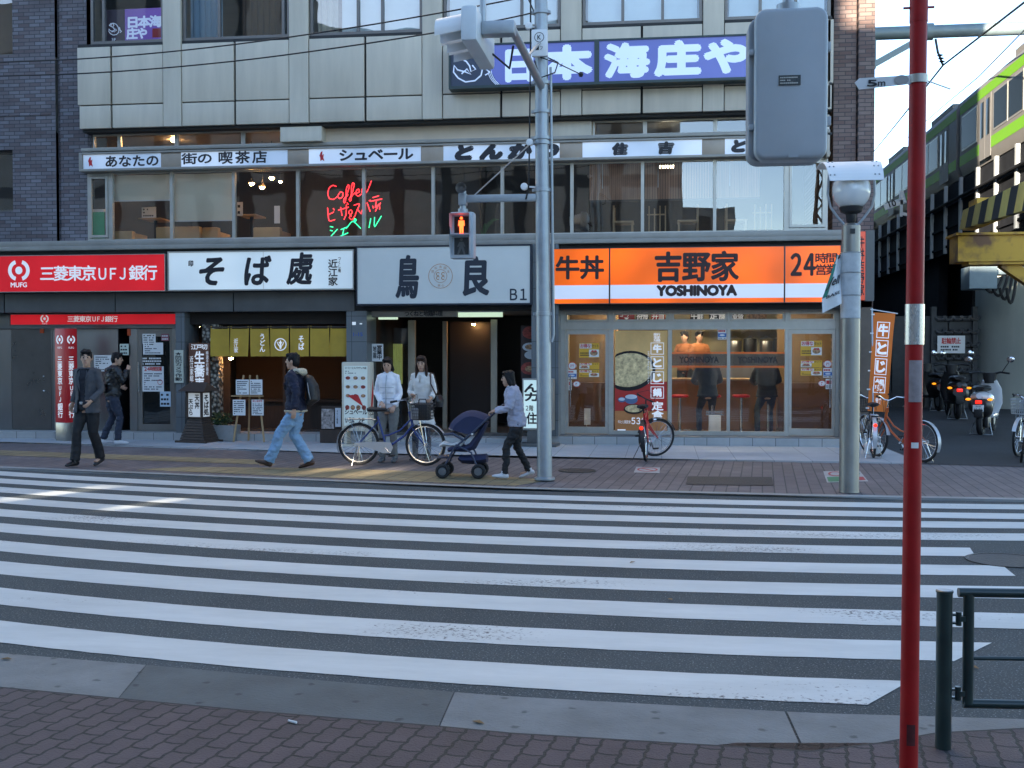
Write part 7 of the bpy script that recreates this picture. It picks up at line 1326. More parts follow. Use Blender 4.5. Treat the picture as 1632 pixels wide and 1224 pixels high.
rb_ = gp(1030, 736, .045); bicycle('red mountain bicycle seen from behind, parked on the apron before the beef poster', rb_, R(86), m_fred, 'sport', steer=R(-62), lean=R(-5), tail=True, rack=False, fend=m_black)
rb_ = gp(1392, 730, .045); bicycle('black city bicycle seen from behind beside the banner flag, with a red reflector', rb_, R(84), m_fblk, 'city', steer=R(20), basket=m_black, tail=True)
rb_ = gp(1471, 737, .03); bicycle('orange framed bicycle half hidden behind the red pole at the alley corner', rb_, R(122), m_forg, 'city', steer=R(-14), rack=False)
rb_ = gp(1624, 737, .03) - Vector((cos(R(218)), sin(R(218)), 0))*1.06; bicycle('grey bicycle with a wire basket facing out at the right edge of the alley', rb_, R(218), m_fgry, 'city', steer=R(35), basket=m_galv)
bicycle('dark bicycle parked behind the one with the wire basket at the right edge', rb_ + Vector((.25, 1.15, 0)), R(222), m_fblk, 'city', steer=R(15), basket=m_galv)
# bag in the blue bicycle's basket
p = blue.matrix_basis @ Vector((1.0, 0, .74)); t = thing('handbag', 'black and grey handbag lying in the basket of the blue bicycle', 'bag', p, blue.rotation_euler.z - R(8)); b = MB(); b.rbox((-.10, -.10, -.02), (.12, .10, .22), .03); b.build('body', M('bag_black', (.022, .022, .024), .5, var=.2), t); b = MB(); b.rbox((-.15, -.13, -.02), (-.02, .0, .16), .03); b.build('pocket', M('bag_grey', (.26, .26, .27), .6), t); b = MB(); b.tube([(-.06, 0, .21), (-.04, 0, .29), (.06, 0, .29), (.08, 0, .21)], .01, 6); b.build('handle', m_black, t)
def scooter(label, loc, rz, cowl, big=True):
    t = thing('scooter' if big else 'moped', label, 'scooter' if big else 'moped', loc, rz)
    def P(name, mat, fn, parent=None): b = MB(); fn(b); return b.build(name, mat, parent or t)
    for hub in ((0, 0, .23), (1.22, 0, .23)): w_ = P('wheel', m_rub, lambda b: b.torus(hub, .185, .05, (0, 1, 0), 28, 8)); P('rim', m_galv, lambda b: b.lathe([(.13, -.03), (.14, 0), (.13, .03)], hub, 18, 'y'), w_)
    P('rear_cowl', cowl, lambda b: b.tube([(-.20, 0, .66), (-.12, 0, .64), (.1, 0, .60), (.35, 0, .52), (.5, 0, .42)], [(.05, .05), (.15, .10), (.19, .14), (.17, .16), (.10, .12)], 16, side=(0, 1, 0)))
    P('tail', m_black, lambda b: b.tube([(-.24, 0, .52), (-.12, 0, .50), (.1, 0, .45), (.3, 0, .38)], [(.12, .09), (.185, .16), (.18, .17), (.14, .12)], 14, side=(0, 1, 0)).rbox((-.05, -.12, .12), (.28, -.06, .3), .02).rbox((-.28, -.07, .30), (-.2, .07, .44), .01))
    P('seat', m_black, lambda b: b.tube([(-.18, 0, .78), (-.05, 0, .79), (.2, 0, .77), (.45, 0, .78), (.5, 0, .74)], [(.08, .03), (.14, .05), (.14, .05), (.1, .045), (.06, .03)], 14, side=(0, 1, 0)))
    P('tail_light', M('tail_red', (.8, .01, .01), .2, var=0, emit=.45, ecol=(1, .02, .01)), lambda b: b.rbox((-.262, -.05, .53), (-.235, .05, .585), .01))
    for s_ in (-1, 1): P('indicator', M('indicator_amber', (.9, .3, .01), .2, var=0, emit=.3, ecol=(1, .3, .01)), lambda b: b.ball((-.2, s_*.17, .60), (.03, .045, .022), 10, 6))
    if big: pl_ = P('number_plate', m_white, lambda b: b.rbox((-.272, -.085, .40), (-.266, .085, .51), .002)); 
    if big:
        b = MB(); b.T = Matrix.Rotation(R(-90), 4, 'Z'); b.text('12-86', -.06, .42, .06, .46, -.275); b.text('新宿', -.04, .475, .04, .50, -.275); b.build('lettering', M('plate_ink', (.03, .06, .05), .5, var=0), pl_)
    P('front_shield', cowl, lambda b: b.tube([(.93, 0, .28), (.96, 0, .5), (.92, 0, .75), (.86, 0, .9)], [(.12, .03), (.2, .04), (.19, .05), (.12, .06)], 14, side=(0, 1, 0)).rbox((.4, -.14, .27), (.95, .14, .33), .02))
    P('handlebar', m_black, lambda b: b.tube([(.78, -.33, 1.02), (.84, -.18, 1.04), (.86, 0, 1.0), (.84, .18, 1.04), (.78, .33, 1.02)], .018, 8).tube([(.86, 0, .85), (.85, 0, 1.03)], [(.09, .07), (.12, .06)], 10, side=(0, 1, 0)))
    P('fork', m_galv, lambda b: [b.tube([(.95, s_*.06, .6), (1.22, s_*.07, .23)], .025, 8) for s_ in (-1, 1)])
    for s_ in (-1, 1): m_ = P('mirror', m_chrome, lambda b: b.ball((.80, s_*.34, 1.26), (.015, .065, .055), 14, 8)); P('mirror_stem', m_black, lambda b: b.tube([(.83, s_*.2, 1.04), (.82, s_*.27, 1.15), (.81, s_*.32, 1.22)], .007, 6), m_)
    P('centre_stand', m_galv, lambda b: b.tube([(.1, -.12, .2), (.02, -.18, .005), (.02, .18, .005), (.1, .12, .2)], .014, 6)); return t
m_cowl = M('cowl_white', (.58, .59, .60), .25, var=.04, coat=.5)
scooter('white scooter with a number plate and red tail lamp parked in the alley', gp(1563, 693, .03), R(66), m_cowl).scale = (1.28, 1.28, 1.28)
scooter('black moped with an amber indicator parked left of the white scooter', gp(1526, 668, .03), R(84), m_fblk, False).scale = (1.4, 1.4, 1.4)
scooter('dark moped deep in the alley, half hidden behind the red pole', gp(1496, 655, .03), R(95), m_fblk, False).scale = (1.4, 1.4, 1.4)
# pushchair
hd_ = gp(738, 760, .03); m_nav = M('pram_navy', (.022, .028, .075), .8, var=.12, scale=8); m_pf = M('pram_frame', (.06, .07, .11), .4, .3)
t = thing('pushchair', 'navy folding pushchair with a raised hood pushed along the pavement', 'pushchair', hd_, R(183))
def P(name, mat, fn, parent=None): b = MB(); fn(b); return b.build(name, mat, parent or t)
for x_ in (.26, -.24):
    for s_ in (-1, 1): w_ = P('wheel', m_rub, lambda b: [b.torus((x_, s_*.2 + q*.028, .1), .078, .024, (0, 1, 0), 20, 8) for q in (-1, 1)]); P('hub_cap', m_fgry, lambda b: b.lathe([(.055, -.055), (.06, 0), (.055, .055)], (x_, s_*.2, .1), 14, 'y'), w_)
P('frame', m_pf, lambda b: [b.tube([(.26, s_*.2, .12), (.10, s_*.2, .42), (-.18, s_*.21, .66), (-.50, s_*.21, .96)], .014, 8) for s_ in (-1, 1)] + [b.tube([(-.24, s_*.2, .12), (-.14, s_*.2, .36), (.08, s_*.2, .47)], .013, 8) for s_ in (-1, 1)] + [b.tube([(.26, -.2, .12), (.26, .2, .12)], .01, 6), b.tube([(-.24, -.2, .12), (-.24, .2, .12)], .01, 6), b.tube([(.34, -.17, .28), (.34, .17, .28)], .012, 6), b.tube([(.16, -.17, .3), (.34, -.17, .28)], .012, 6), b.tube([(.16, .17, .3), (.34, .17, .28)], .012, 6)])
P('handle', m_rub, lambda b: b.tube([(-.49, -.21, .95), (-.56, -.2, 1.0), (-.575, 0, 1.01), (-.56, .2, 1.0), (-.49, .21, .95)], .017, 8))
P('seat', m_nav, lambda b: b.tube([(-.34, 0, .78), (-.24, 0, .60), (-.14, 0, .44), (-.05, 0, .40), (.14, 0, .40), (.2, 0, .38)], [(.17, .03), (.18, .045), (.18, .06), (.18, .05), (.18, .04), (.16, .03)], 12, side=(0, 1, 0)))
def hood(b):
    n, m = 12, 9; vs = []
    for i in range(n + 1):
        a_ = R(-5 + 118*i/n)
        for j in range(m + 1): v_ = -1 + 2*j/m; r_ = .36*(1 - .22*abs(v_)**3); vs.append((-.15 + r_*cos(a_ + .35) , .20*v_, .60 + r_*.95*sin(a_ + .35) - .015*(1 - abs(cos(3*a_)))))
    b.add(vs, [(i*(m+1)+j, i*(m+1)+j+1, (i+1)*(m+1)+j+1, (i+1)*(m+1)+j) for i in range(n) for j in range(m)])
    for s_ in (0, m): b.add([vs[i*(m+1)+s_] for i in range(n + 1)] + [(-.15, -.2 if s_ == 0 else .2, .60)], [(i, i+1, n+1) for i in range(n)])
h_ = P('hood', m_nav, hood); P('hood_trim', m_fgry, lambda b: b.tube([(-.15 + .36*(1 - .22*abs(v_)**3)*cos(.26), .2*v_, .60 + .342*(1 - .22*abs(v_)**3)*sin(.26)) for v_ in [-1 + j/5 for j in range(11)]], .010, 6), h_); P('snap', m_white, lambda b: b.ball((-.15, .206, .62), .02, 10, 6), h_)
P('bumper_bar', m_pf, lambda b: b.tube([(-.02, -.2, .54), (.12, -.19, .62), (.24, -.12, .60), (.27, 0, .60), (.24, .12, .60), (.12, .19, .62), (-.02, .2, .54)], .018, 8)); P('basket', m_nav, lambda b: b.tube([(-.34, 0, .27), (-.2, 0, .25), (.0, 0, .25), (.05, 0, .28)], [(.17, .06), (.18, .07), (.17, .06), (.15, .04)], 10, side=(0, 1, 0)))
P('footrest', m_pf, lambda b: b.rbox((.2, -.15, .27), (.34, .15, .295), .008))
t = thing('white_blanket', 'crumpled white cloth lying on the pushchair seat', 'blanket', hd_ + Vector((-.1, 0, .42))); b = MB(); b.tube([(-.22, -.02, .02), (-.16, -.03, .05), (-.06, -.02, .03), (.06, -.04, .05), (.12, -.02, .09)], [(.05, .02), (.10, .04), (.07, .02), (.10, .045), (.05, .03)], 10, side=(0, 1, 0)); o = b.build('cloth', m_white, t)
# ---------------------------------------------------------------- people
def remeshed(name, mb, mat, parent, voxel=.011, smooth=5, fold=0., fs=9., keep=None, solid=0.):
    me = bpy.data.meshes.new('t'); me.from_pydata(mb.v, [], mb.f); me.update(); o = bpy.data.objects.new('t', me); COL.objects.link(o)
    m_ = o.modifiers.new('r', 'REMESH'); m_.mode = 'VOXEL'; m_.voxel_size = voxel; s_ = o.modifiers.new('s', 'SMOOTH'); s_.iterations = smooth; s_.factor = .5
    nm = bpy.data.meshes.new_from_object(o.evaluated_get(bpy.context.evaluated_depsgraph_get())); bpy.data.objects.remove(o)
    if fold:
        ns_ = [v.normal.copy() for v in nm.vertices]
        for v, n_ in zip(nm.vertices, ns_):
            c = v.co; k = noise.noise(Vector((c.x*fs, c.y*fs, c.z*fs*1.7))) + .6*noise.noise(Vector((c.x*fs*2.3 + 7, c.y*fs*2.3, c.z*fs*3.5))); v.co = c + n_ * (k * fold)
    if keep:
        bm = bmesh.new(); bm.from_mesh(nm); bmesh.ops.delete(bm, geom=[f for f in bm.faces if not keep(f.calc_center_median())], context='FACES'); bm.to_mesh(nm); bm.free()
    nm.materials.clear(); nm.materials.append(mat); nm.polygons.foreach_set('use_smooth', [True]*len(nm.polygons)); nm.name = name
    q = bpy.data.objects.new(name, nm); COL.objects.link(q); q.parent = parent
    return q
V = lambda *a: Vector(a)
m_skin = M('skin', (.50, .30, .205), .5, var=.06, scale=14); m_hair = M('hair', (.009, .007, .007), .55, spec=.25, var=.3, scale=60, stretch=(1, 1, .1)); m_hairb = M('hair_brown', (.03, .014, .009), .55, spec=.25, var=.3, scale=60, stretch=(1, 1, .1)); m_eye = M('eye_dark', (.012, .01, .01), .2, var=0); m_lip = M('lip', (.34, .12, .10), .5, var=0)
HIP, SH = .092, .175
def hand(b, w_, d, nrm, curl=.5, s=1.):
    """palm, four fingers of unequal length bending towards nrm, thumb from the side of the palm"""
    d = d.normalized(); nrm = (nrm - d*nrm.dot(d)).normalized(); ac = d.cross(nrm); p1 = w_ + d*.085*s
    b.tube([w_ - d*.01, w_ + d*.03*s, p1], [(.026*s, .018*s), (.040*s, .017*s), (.040*s, .014*s)], 10, side=ac)
    for k, ln in enumerate((.066, .075, .070, .054)):
        q = p1 + ac*((-.030 + .02*k)*s) - d*.006; c1, c2, c3 = curl*.5, curl*1.2, curl*1.9; pts = [q]
        for a_, f_ in ((c1, .42), (c2, .32), (c3, .26)): pts.append(pts[-1] + (d*cos(a_) + nrm*sin(a_))*ln*f_*s)
        b.tube(pts, [.0095*s, .009*s, .0085*s, .007*s], 8)
    q = w_ + d*.028*s - ac*.034*s; t1 = (d*.6 - ac*.7 + nrm*.35).normalized(); t2 = (d*.85 - ac*.25 + nrm*.5).normalized(); b.tube([q, q + t1*.035*s, q + t1*.035*s + t2*.032*s], [.012*s, .011*s, .008*s], 8)
def person(label, loc, rz, s=1., legs=None, arms=None, lean=0., head=(0., 0.), hair='short', hairm=None, pants=None, pr=(.088, .066, .058), top=None, zhem=.86, tr=.020, sl=.060, slv=(.058, .05, .042), shoe=None, jacket=None, curl=(.5, .5), fold=.006, vox=.011, extra=None, boots=False, name='person', wd=1.):
    """pose in metres for a 1.72 m figure facing +Y: legs = ((knee, ankle), (knee, ankle)) right then left, arms likewise"""
    t = thing(name, label, 'person', loc, rz); t.scale = (s, s, s)
    Lm = Matrix.Translation(V(0, 0, .93)) @ Matrix.Rotation(-lean, 4, 'X') @ Matrix.Translation(V(0, 0, -.93)); LP = lambda *a: Lm @ V(*a)
    legs = legs or ((V(HIP, .03, .49), V(HIP + .01, -.01, .09)), (V(-HIP, .03, .49), V(-HIP - .01, -.01, .09))); arms = arms or ((V(.235, -.03, 1.14), V(.25, .06, .90)), (V(-.235, -.03, 1.14), V(-.25, .06, .90)))
    nb = LP(0, .0, 1.47); hc = LP(0, .025, 1.62); Hm = Matrix.Translation(nb) @ Matrix.Rotation(head[0], 4, 'Z') @ Matrix.Rotation(head[1], 4, 'X') @ Matrix.Translation(-nb)
    H = lambda x, y, z: Hm @ (hc + V(x, y, z))
    def torso(b, e, z0_, flare=0., zt_=1.44):
        SHW = wd; rings = [(.80, .165, .115), (.88, .168, .118), (.96, .160, .112), (1.06, .138, .098), (1.18, .152, .108), (1.30, .170, .114), (1.39, .158, .098), (1.44, .115, .078), (1.475, .062, .055)]
        rr = [r_ for r_ in rings if z0_ < r_[0] <= zt_ + .04]; rr = [(z0_, rr[0][1] + flare, rr[0][2] + flare)] + rr
        b.tube([LP(0, 0, z_) if z_ > .93 else V(0, 0, z_) for z_, _, _ in rr], [(a_*(wd if z_ > 1.1 else 1) + e, c_ + e) for z_, a_, c_ in rr], 20, side=(1, 0, 0))
    b = MB(); torso(b, -.03, .80); b.tube([LP(0, -.005, 1.42), nb + V(0, .005, .02), H(0, -.01, -.06)], [.066, .054, .050], 12); b.T = None
    hb = MB(); hb.ball((0, 0, .01), (.075, .094, .112), 18, 14); hb.ball((0, .024, -.055), (.058, .066, .062), 14, 10); hb.tube([(0, .088, .02), (0, .106, -.015), (0, .098, -.028)], [.008, .014, .012], 8); hb.ball((0, .052, -.105), (.03, .03, .018), 10, 6)
    for s_ in (-1, 1): hb.ball((s_*.077, -.005, -.005), (.011, .022, .032), 8, 6)
    b.add([Hm @ (hc + Vector(v)) for v in hb.v], hb.f)
    for i, (sd, (kn, an)) in enumerate(zip((1, -1), legs)):
        b.tube([V(sd*HIP, 0, .90), V(sd*HIP, 0, .84).lerp(kn, .3), kn + V(0, .012, .05), kn, kn.lerp(an, .3) + V(0, -.016, 0), an + V(0, 0, .02)], [.064, .058, .042, .036, .034, .026], 14)
        b.tube([an + V(0, -.04, -.05), an + V(0, .0, -.04), an + V(sd*.01, .14, -.06)], [(.03, .03), (.036, .04), (.03, .018)], 10, side=(1, 0, 0))
    for i, (sd, (el, wr)) in enumerate(zip((1, -1), arms)):
        shp = LP(sd*SH*wd, 0, 1.41); b.tube([LP(sd*.08, 0, 1.415), shp, shp.lerp(el, .45), el, el.lerp(wr, .3), wr], [.05, .052, .043, .036, .036, .025], 12); d = (wr - el).normalized()
        hand(b, wr, d, V(-sd, .35, 0) if not (extra or {}).get('palm') else extra['palm'][i], curl[i], 1.0)
    body = remeshed('body', b, m_skin, t, min(vox, .0095) if vox < .02 else vox, 3)
    def child(nm, mat, fn): q = MB(); fn(q); o = q.build(nm, mat, body, sharp=180); return o
    if vox < .02:
        for s_ in (-1, 1): child('eye', m_eye, lambda q: q.ball(H(s_*.031, .083, .012), .0105, 10, 6)); child('eyebrow', m_hair, lambda q: q.tube([H(s_*.014, .090, .035), H(s_*.03, .088, .042), H(s_*.048, .074, .036)], .0045, 6))
        child('mouth', m_lip, lambda q: q.tube([H(-.022, .080, -.066), H(0, .090, -.064), H(.022, .080, -.066)], [.003, .0065, .003], 8))
    # hair
    q = MB(); add = lambda c, r_: q.ball(c, r_, 16, 12); hq = MB()
    hq.ball((0, -.012, .045), (.083, .098, .090), 18, 12); hq.ball((0, -.045, .0), (.078, .068, .095), 16, 12); hq.ball((.03, .06, .095), (.05, .035, .03), 12, 8); hq.ball((-.03, .058, .095), (.05, .035, .03), 12, 8)
    for s_ in (-1, 1): hq.ball((s_*.072, .015, .03), (.014, .03, .045), 8, 6)
    rnd = random.Random(len(label))
    for k in range(26): a_ = rnd.uniform(0, 2*pi); e_ = rnd.uniform(.0, 1.2); hq.tube([(.072*cos(a_)*cos(e_), -.02 + .08*sin(a_)*cos(e_), .05 + .08*sin(e_)), (.088*cos(a_)*cos(e_) + .01, -.025 + .10*sin(a_)*cos(e_), .045 + .098*sin(e_))], [.02, .006], 6)
    if hair in ('long', 'bob'):
        zb_ = -.32 if hair == 'long' else -.13
        for s_ in (-1, 1): hq.tube([(s_*.066, .02, .04), (s_*.082, .02 if hair == 'long' else -.02, -.06), (s_*.085, .045 if hair == 'long' else -.035, zb_*.7), (s_*.075, .075 if hair == 'long' else -.04, zb_)], [(.02, .03), (.024, .04), (.026, .035), (.012, .015)], 8)
        hq.tube([(0, -.07, .0), (0, -.085, -.12), (0, -.09, zb_)], [(.07, .04), (.085, .035), (.06, .02)], 10, side=(1, 0, 0))
    q.add([Hm @ (hc + Vector(v)) for v in hq.v], hq.f); remeshed('hair', q, hairm or m_hair, body, max(vox*.75, .008), 2, .004, 40)
    # trousers
    b = MB(); torso(b, .008, .84, 0, 1.0); b.box  # waist
    for sd, (kn, an) in zip((1, -1), legs):
        b.tube([V(sd*HIP*.85, 0, .93), V(sd*HIP, 0, .86), V(sd*HIP, 0, .84).lerp(kn, .4), kn + V(0, .008, .02), kn.lerp(an, .5) + V(0, -.012, 0), an + V(0, -.004, -.01 if not boots else .10)], [.098, .098, (pr[0] + .0), pr[1], (pr[1]+pr[2])/2, pr[2]], 14)
    remeshed('trousers', b, pants or m_black, body, vox, 4, fold, 11)
    for sd, (kn, an) in zip((1, -1), legs):
        b = MB(); tl = (an - kn).normalized(); fwd = V(sd*.06, 1, 0); rise = 0
        ex = (extra or {}).get('toe', (0, 0))[0 if sd > 0 else 1]; fw = V(sd*.08, cos(ex), sin(ex)); up = V(0, -sin(ex), cos(ex)); c = an - up*.075
        b.tube([c - fw*.075 + up*.03, c - fw*.04 + up*.03, c + fw*.05 + up*.025, c + fw*.14 + up*.016, c + fw*.19 + up*.008], [(.03, .028), (.042, .045), (.044, .040), (.044, .028), (.022, .014)], 12, side=(1, 0, 0)); b.tube([an - up*.04, an + up*.035 + V(0, 0, .22 if boots else 0)], [(.045, .05), (.046, .05) if not boots else (.056, .058)], 12)
        remeshed('shoe', b, shoe or m_black, body, .009, 2)
    # upper garment
    b = MB(); torso(b, tr, zhem, (extra or {}).get('flare', .01))
    def sleeves(b, r_, cuff=.015):
        for sd, (el, wr) in zip((1, -1), arms): shp = LP(sd*SH*wd, 0, 1.415); b.tube([LP(sd*.09, 0, 1.42), shp, shp.lerp(el, .4), el, el.lerp(wr, .5), wr + (el - wr).normalized()*cuff], [r_[0] + .002, r_[0] + .002, r_[0], r_[1], (r_[1]+r_[2])/2, r_[2]], 14)
    sleeves(b, slv); 
    if (extra or {}).get('collar'): b.tube([LP(0, -.005, 1.42), LP(0, .0, 1.50)], [(.09, .08), (.078, .072)], 14, side=(1, 0, 0))
    gname, gm = top; go = remeshed(gname, b, gm, body, vox, 4, fold*1.3, (extra or {}).get('fs', 9.), (extra or {}).get('keep'))
    if jacket:
        b = MB(); torso(b, tr + .022, jacket[2], .02); sleeves(b, tuple(r_ + .012 for r_ in slv)); remeshed(jacket[0], b, jacket[1], body, vox, 4, fold*1.3, 8., jacket[3])
    return t, body, LP, H
def kid(body, nm, mat, fn, rem=None, **k):
    q = MB(); fn(q); return remeshed(nm, q, mat, body, rem, **k) if rem else q.build(nm, mat, body, sharp=180)
m_blazer = M('blazer_grey', (.06, .062, .07), .85, var=.1, scale=6); m_tee = M('shirt_black', (.010, .011, .018), .8); m_trs = M('trousers_black', (.010, .010, .012), .75, var=.2); m_leath = M('leather_black', (.012, .012, .013), .38, var=.3, scale=12); m_jeand = M('denim_dark', (.025, .032, .055), .8, var=.25, scale=8); m_jeanl = M('denim_light', (.22, .36, .52), .85, var=.22, scale=7); m_navyj = M('jacket_navy', (.012, .014, .035), .8, var=.2); m_crm = M('fleece_cream', (.52, .46, .34), .95, bump=.6, bscale=90); m_puff = M('puffer_white', (.74, .74, .77), .5, var=.04); m_card = M('knit_white', (.70, .68, .64), .9, var=.06, bump=.5, bscale=120); m_jgrey = M('denim_grey', (.19, .19, .18), .85, var=.25, scale=9); m_lav = M('jacket_lavender', (.36, .36, .44), .7, var=.06); m_brn = M('shoe_brown', (.055, .028, .018), .4, var=.2); m_snk = M('sneaker_white', (.62, .62, .64), .6, var=.08)
# man in the blazer, walking towards the crossing
t, bd, LP, H = person('man in an open grey blazer and black trousers walking towards the crossing', gp(140, 743, .03), R(172), 1.03,
    legs=((V(.11, .10, .50), V(.13, .13, .10)), (V(-.09, -.02, .49), V(-.10, -.16, .13))), arms=((V(.25, -.11, 1.16), V(.27, -.02, .94)), (V(-.245, .0, 1.14), V(-.20, .19, .98))), head=(R(28), R(-4)),
    pants=m_trs, pr=(.096, .074, .072), top=('shirt', m_tee), zhem=.90, tr=.010, slv=(.05, .042, .034), jacket=('blazer', m_blazer, .80, lambda c: not (c.y > .02 and abs(c.x) < .055 + .02*(c.z < 1.0) + max(0, c.z - 1.12)*.12 and c.z < 1.46)), shoe=m_leath, extra={'toe': (.0, -.25)})
kid(bd, 'belt_buckle', m_chrome, lambda b: b.rbox((-.02, .125, .93), (.03, .14, .97), .004))
for s_ in (-1, 1): kid(bd, 'lapel', m_blazer, lambda b: b.add([(s_*.035, .13, 1.12), (s_*.085, .15, 1.30), (s_*.115, .11, 1.36), (s_*.06, .09, 1.45), (s_*.05, .095, 1.40)], [(0, 1, 2, 3, 4)] if s_ > 0 else [(4, 3, 2, 1, 0)]))
# man at the cash machine
t, bd, LP, H = person('man in a black jacket, hand raised to his face, at the cash machine', gp(180, 708, .05), R(-48), 1.0,
    legs=((V(.10, .10, .49), V(.11, .07, .09)), (V(-.10, .02, .49), V(-.13, -.14, .10))), arms=((V(.27, .12, 1.20), V(.13, .25, 1.42)), (V(-.27, .02, 1.16), V(-.17, .20, 1.08))), head=(R(-22), R(-6)), pants=m_jeand, pr=(.092, .07, .06), top=('jacket', m_leath), zhem=.90, tr=.034, slv=(.074, .062, .05), shoe=m_snk, lean=R(4), curl=(1.1, .8), extra={'collar': 1, 'flare': -.01, 'palm': (V(-1, .2, .3), V(1, .4, 0))}, fold=.016)
kid(bd, 'hood', m_leath, lambda b: b.tube([LP(-.13, -.05, 1.43), LP(-.08, -.12, 1.40), LP(.08, -.12, 1.40), LP(.13, -.05, 1.43)], .045, 10), .012)
tb = thing('waist_bag', 'small dark bag slung on the back of the man at the cash machine', 'bag', t.location, R(-48)); kid(tb, 'pouch', m_black, lambda b: b.tube([(-.02, -.16, .98), (-.02, -.19, 1.06), (-.01, -.17, 1.16)], [(.10, .04), (.12, .06), (.09, .04)], 14, side=(1, 0, 0)), .012); kid(tb, 'strap', m_black, lambda b: b.tube([(-.02, -.17, 1.14), (.10, -.15, 1.34), (.14, -.02, 1.465), (.10, .13, 1.36)], [(.018, .005)]*4, 8))
# man with the backpack, striding to the left
ml = gp(472, 747, .03); t, bd, LP, H = person('man in a navy jacket and light jeans striding left with a backpack', ml, R(92), 1.0,
    legs=((V(.09, .05, .48), V(.10, -.17, .12)), (V(-.09, .22, .50), V(-.09, .40, .13))), arms=((V(.24, .06, 1.16), V(.24, .16, .94)), (V(-.245, -.08, 1.15), V(-.255, -.05, .90))), head=(R(-4), R(0)), pants=m_jeanl, pr=(.10, .082, .082), top=('jacket', m_navyj), zhem=.87, tr=.036, slv=(.076, .068, .052), shoe=m_brn, lean=R(2), extra={'toe': (-.25, .32)}, fold=.015)
kid(bd, 'hood', m_crm, lambda b: b.tube([LP(.0, .07, 1.45), LP(-.10, .04, 1.46), LP(-.10, -.09, 1.47), LP(0, -.15, 1.45), LP(.10, -.09, 1.47), LP(.10, .04, 1.46)], [.028, .036, .048, .056, .048, .036], 10, closed=True), .012, fold=.008, fs=20)
kid(bd, 'hem', m_crm, lambda b: b.tube([V(.195*cos(a_), .145*sin(a_), .875) for a_ in [2*pi*i/24 for i in range(24)]], [(.016, .028)]*24, 8, closed=True))
tb = thing('backpack', 'black backpack with a silver stripe on the back of the man in light jeans', 'backpack', ml, R(92)); kid(tb, 'bag', m_black, lambda b: b.tube([(0, -.20, .98), (0, -.27, 1.06), (0, -.26, 1.22), (0, -.20, 1.36), (0, -.16, 1.40)], [(.12, .05), (.155, .10), (.15, .095), (.12, .07), (.06, .03)], 16, side=(1, 0, 0)), .013, fold=.008)
kid(tb, 'stripe', m_galv, lambda b: b.tube([(-.16, -.27, 1.05), (-.165, -.25, 1.15), (-.14, -.22, 1.30)], [(.014, .006), (.02, .006), (.01, .006)], 8)); kid(tb, 'strap', m_black, lambda b: b.tube([(-.11, -.16, 1.38), (-.125, -.05, 1.47), (-.125, .10, 1.40), (-.13, .14, 1.22), (-.14, -.05, 1.06)], [(.006, .024)]*5, 8).tube([(.11, -.16, 1.38), (.125, -.05, 1.47), (.125, .10, 1.40), (.13, .14, 1.22), (.14, -.05, 1.06)], [(.006, .024)]*5, 8))
# woman holding the blue bicycle
t, bd, LP, H = person('woman in a short white quilted jacket and grey jeans standing behind the blue bicycle', gp(615, 737, .03) + V(.02, .08, 0), R(180), .965,
    arms=((V(.205, -.03, 1.14), V(.06, .20, .99)), (V(-.205, .02, 1.13), V(-.15, .21, .93))), head=(R(4), R(-14)), hair='bob', pants=m_jgrey, pr=(.088, .064, .056), top=('quilted_jacket', m_puff), zhem=.88, tr=.026, slv=(.058, .054, .044), shoe=m_fgry, wd=.78, curl=(1.2, 1.2), extra={'collar': 1, 'flare': -.02, 'fs': 7., 'palm': (V(-.3, .3, -1), V(.3, .3, -1))}, fold=.007)
for z_ in (.97, 1.06, 1.15, 1.24): kid(bd, 'quilt_seam', m_galv, lambda b: b.tube([LP(.142*cos(a_), .02 + .118*sin(a_), z_) for a_ in [R(35 + 110*i/12) for i in range(13)]], .004, 5))
kid(bd, 'zip', m_galv, lambda b: b.tube([LP(0, .150, .90), LP(0, .150, 1.1), LP(0, .162, 1.28), LP(0, .11, 1.44)], .006, 6))
# woman in the long cardigan
wl = gp(668, 735, .03) + V(.03, .12, 0); t, bd, LP, H = person('woman with long dark hair in a long white cardigan carrying a shoulder bag', wl, R(172), .975,
    legs=((V(.09, .10, .50), V(.10, .08, .10)), (V(-.08, .03, .50), V(-.06, -.12, .11))), arms=((V(.22, .0, 1.14), V(.10, .23, 1.10)), (V(-.225, .02, 1.15), V(-.23, .22, 1.05))), head=(R(6), R(-10)), hair='long', hairm=m_hairb, pants=m_jeand, pr=(.088, .064, .05), top=('cardigan', m_card), zhem=.60, tr=.018, slv=(.052, .048, .05), shoe=M('boot_grey', (.10, .095, .09), .7), boots=True, wd=.84, curl=(.9, 1.0), extra={'flare': .045, 'palm': (V(-1, .1, .3), V(1, .1, .2))}, fold=.007)
kid(bd, 'top', M('top_pale', (.50, .46, .40), .8), lambda b: b.tube([LP(0, .105, 1.30), LP(0, .085, 1.40), LP(0, .06, 1.445)], [(.03, .03), (.05, .03), (.035, .02)], 10, side=(1, 0, 0)))
tb = thing('shoulder_bag', 'dark shoulder bag hanging at the side of the woman in the white cardigan', 'bag', wl, R(172)); kid(tb, 'bag', m_leath, lambda b: b.tube([(-.30, .04, .88), (-.31, .04, .98), (-.29, .04, 1.07)], [(.05, .13), (.06, .15), (.03, .12)], 12, side=(1, 0, 0)), .013); kid(tb, 'strap', M('strap_brown', (.06, .03, .02), .5), lambda b: b.tube([(-.28, .12, 1.07), (-.19, .13, 1.25), (-.155, .05, 1.43), (-.17, -.06, 1.42), (-.27, -.06, 1.07)], [(.012, .005)]*5, 8))
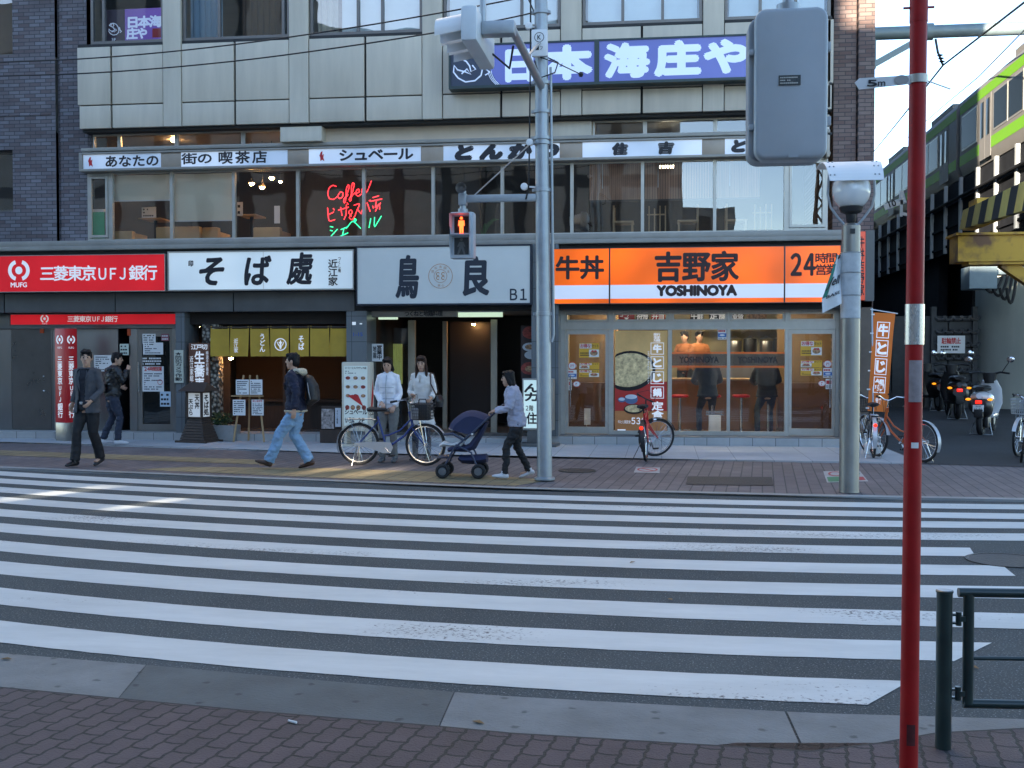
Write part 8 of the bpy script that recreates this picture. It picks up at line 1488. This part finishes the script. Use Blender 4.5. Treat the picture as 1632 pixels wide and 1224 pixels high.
# woman with the pushchair
t, bd, LP, H = person('woman in a lavender grey jacket pushing the navy pushchair to the left', gp(824, 763, .03), R(95), .865,
    legs=((V(.09, .0, .48), V(.10, -.19, .13)), (V(-.09, .16, .49), V(-.09, .20, .10))), arms=((V(.25, .10, 1.16), V(.20, .33, 1.10)), (V(-.25, .12, 1.15), V(-.20, .35, 1.09))), head=(R(0), R(-4)), hair='bob', pants=m_trs, pr=(.086, .064, .052), top=('jacket', m_lav), zhem=.84, tr=.034, slv=(.078, .068, .05), shoe=m_snk, wd=.9, lean=R(9), curl=(1.4, 1.4), extra={'toe': (-.3, .1), 'collar': 1, 'flare': -.005, 'palm': (V(0, .2, -1), V(0, .2, -1))}, fold=.015)
kid(bd, 'piping', m_white, lambda b: b.tube([LP(-.14, .02, 1.455), LP(-.225, .04, 1.38), LP(-.27, .10, 1.22)], .006, 6)); kid(bd, 'collar_trim', m_white, lambda b: b.tube([LP(.07*cos(a_), .062*sin(a_), 1.50) for a_ in [2*pi*i/18 for i in range(18)]], .010, 6, closed=True))
# guests and staff inside the beef bowl restaurant
sit = ((V(.13, .42, .55), V(.13, .36, .12)), (V(-.13, .42, .55), V(-.13, .36, .12)))
def seated(px, label, mat, ln):
    x_ = fx(px, 23.0); person(label, V(x_, 22.86, .06), R(4), 1.0, legs=sit, arms=((V(.27, .16, 1.16), V(.16, .40, 1.10)), (V(-.27, .16, 1.16), V(-.16, .40, 1.10))), lean=R(ln), pants=m_jeand, top=('coat', mat), zhem=.84, tr=.04, slv=(.075, .065, .05), vox=.022, extra={'flare': .03})
seated(1128, 'guest in a dark blue coat sitting with his back to the street at the counter', M('coat_blue', (.03, .045, .07), .8), 8); seated(1222, 'guest in a black coat sitting at the right end of the counter', m_tee, 14)
m_orj = M('uniform_orange', (.26, .085, .02), .8); 
for px_, Y_, lb, rz_ in ((1092, 25.0, 'restaurant worker in an orange shirt and dark cap, left of the kitchen', 150), (1114, 24.8, 'restaurant worker in an orange shirt standing by the kitchen shelf', 200)):
    t, bd, LP, H = person(lb, V(fx(px_, Y_), Y_, .55), R(rz_), .98, pants=m_trs, top=('uniform', m_orj), tr=.02, vox=.022, arms=((V(.25, .05, 1.15), V(.12, .27, 1.1)), (V(-.25, .05, 1.15), V(-.12, .27, 1.1)))); kid(bd, 'cap', m_black, lambda b: b.ball(H(0, -.005, .085), (.085, .098, .06), 14, 8).tube([H(0, .07, .07), H(0, .15, .06)], [(.06, .008), (.04, .006)], 8))
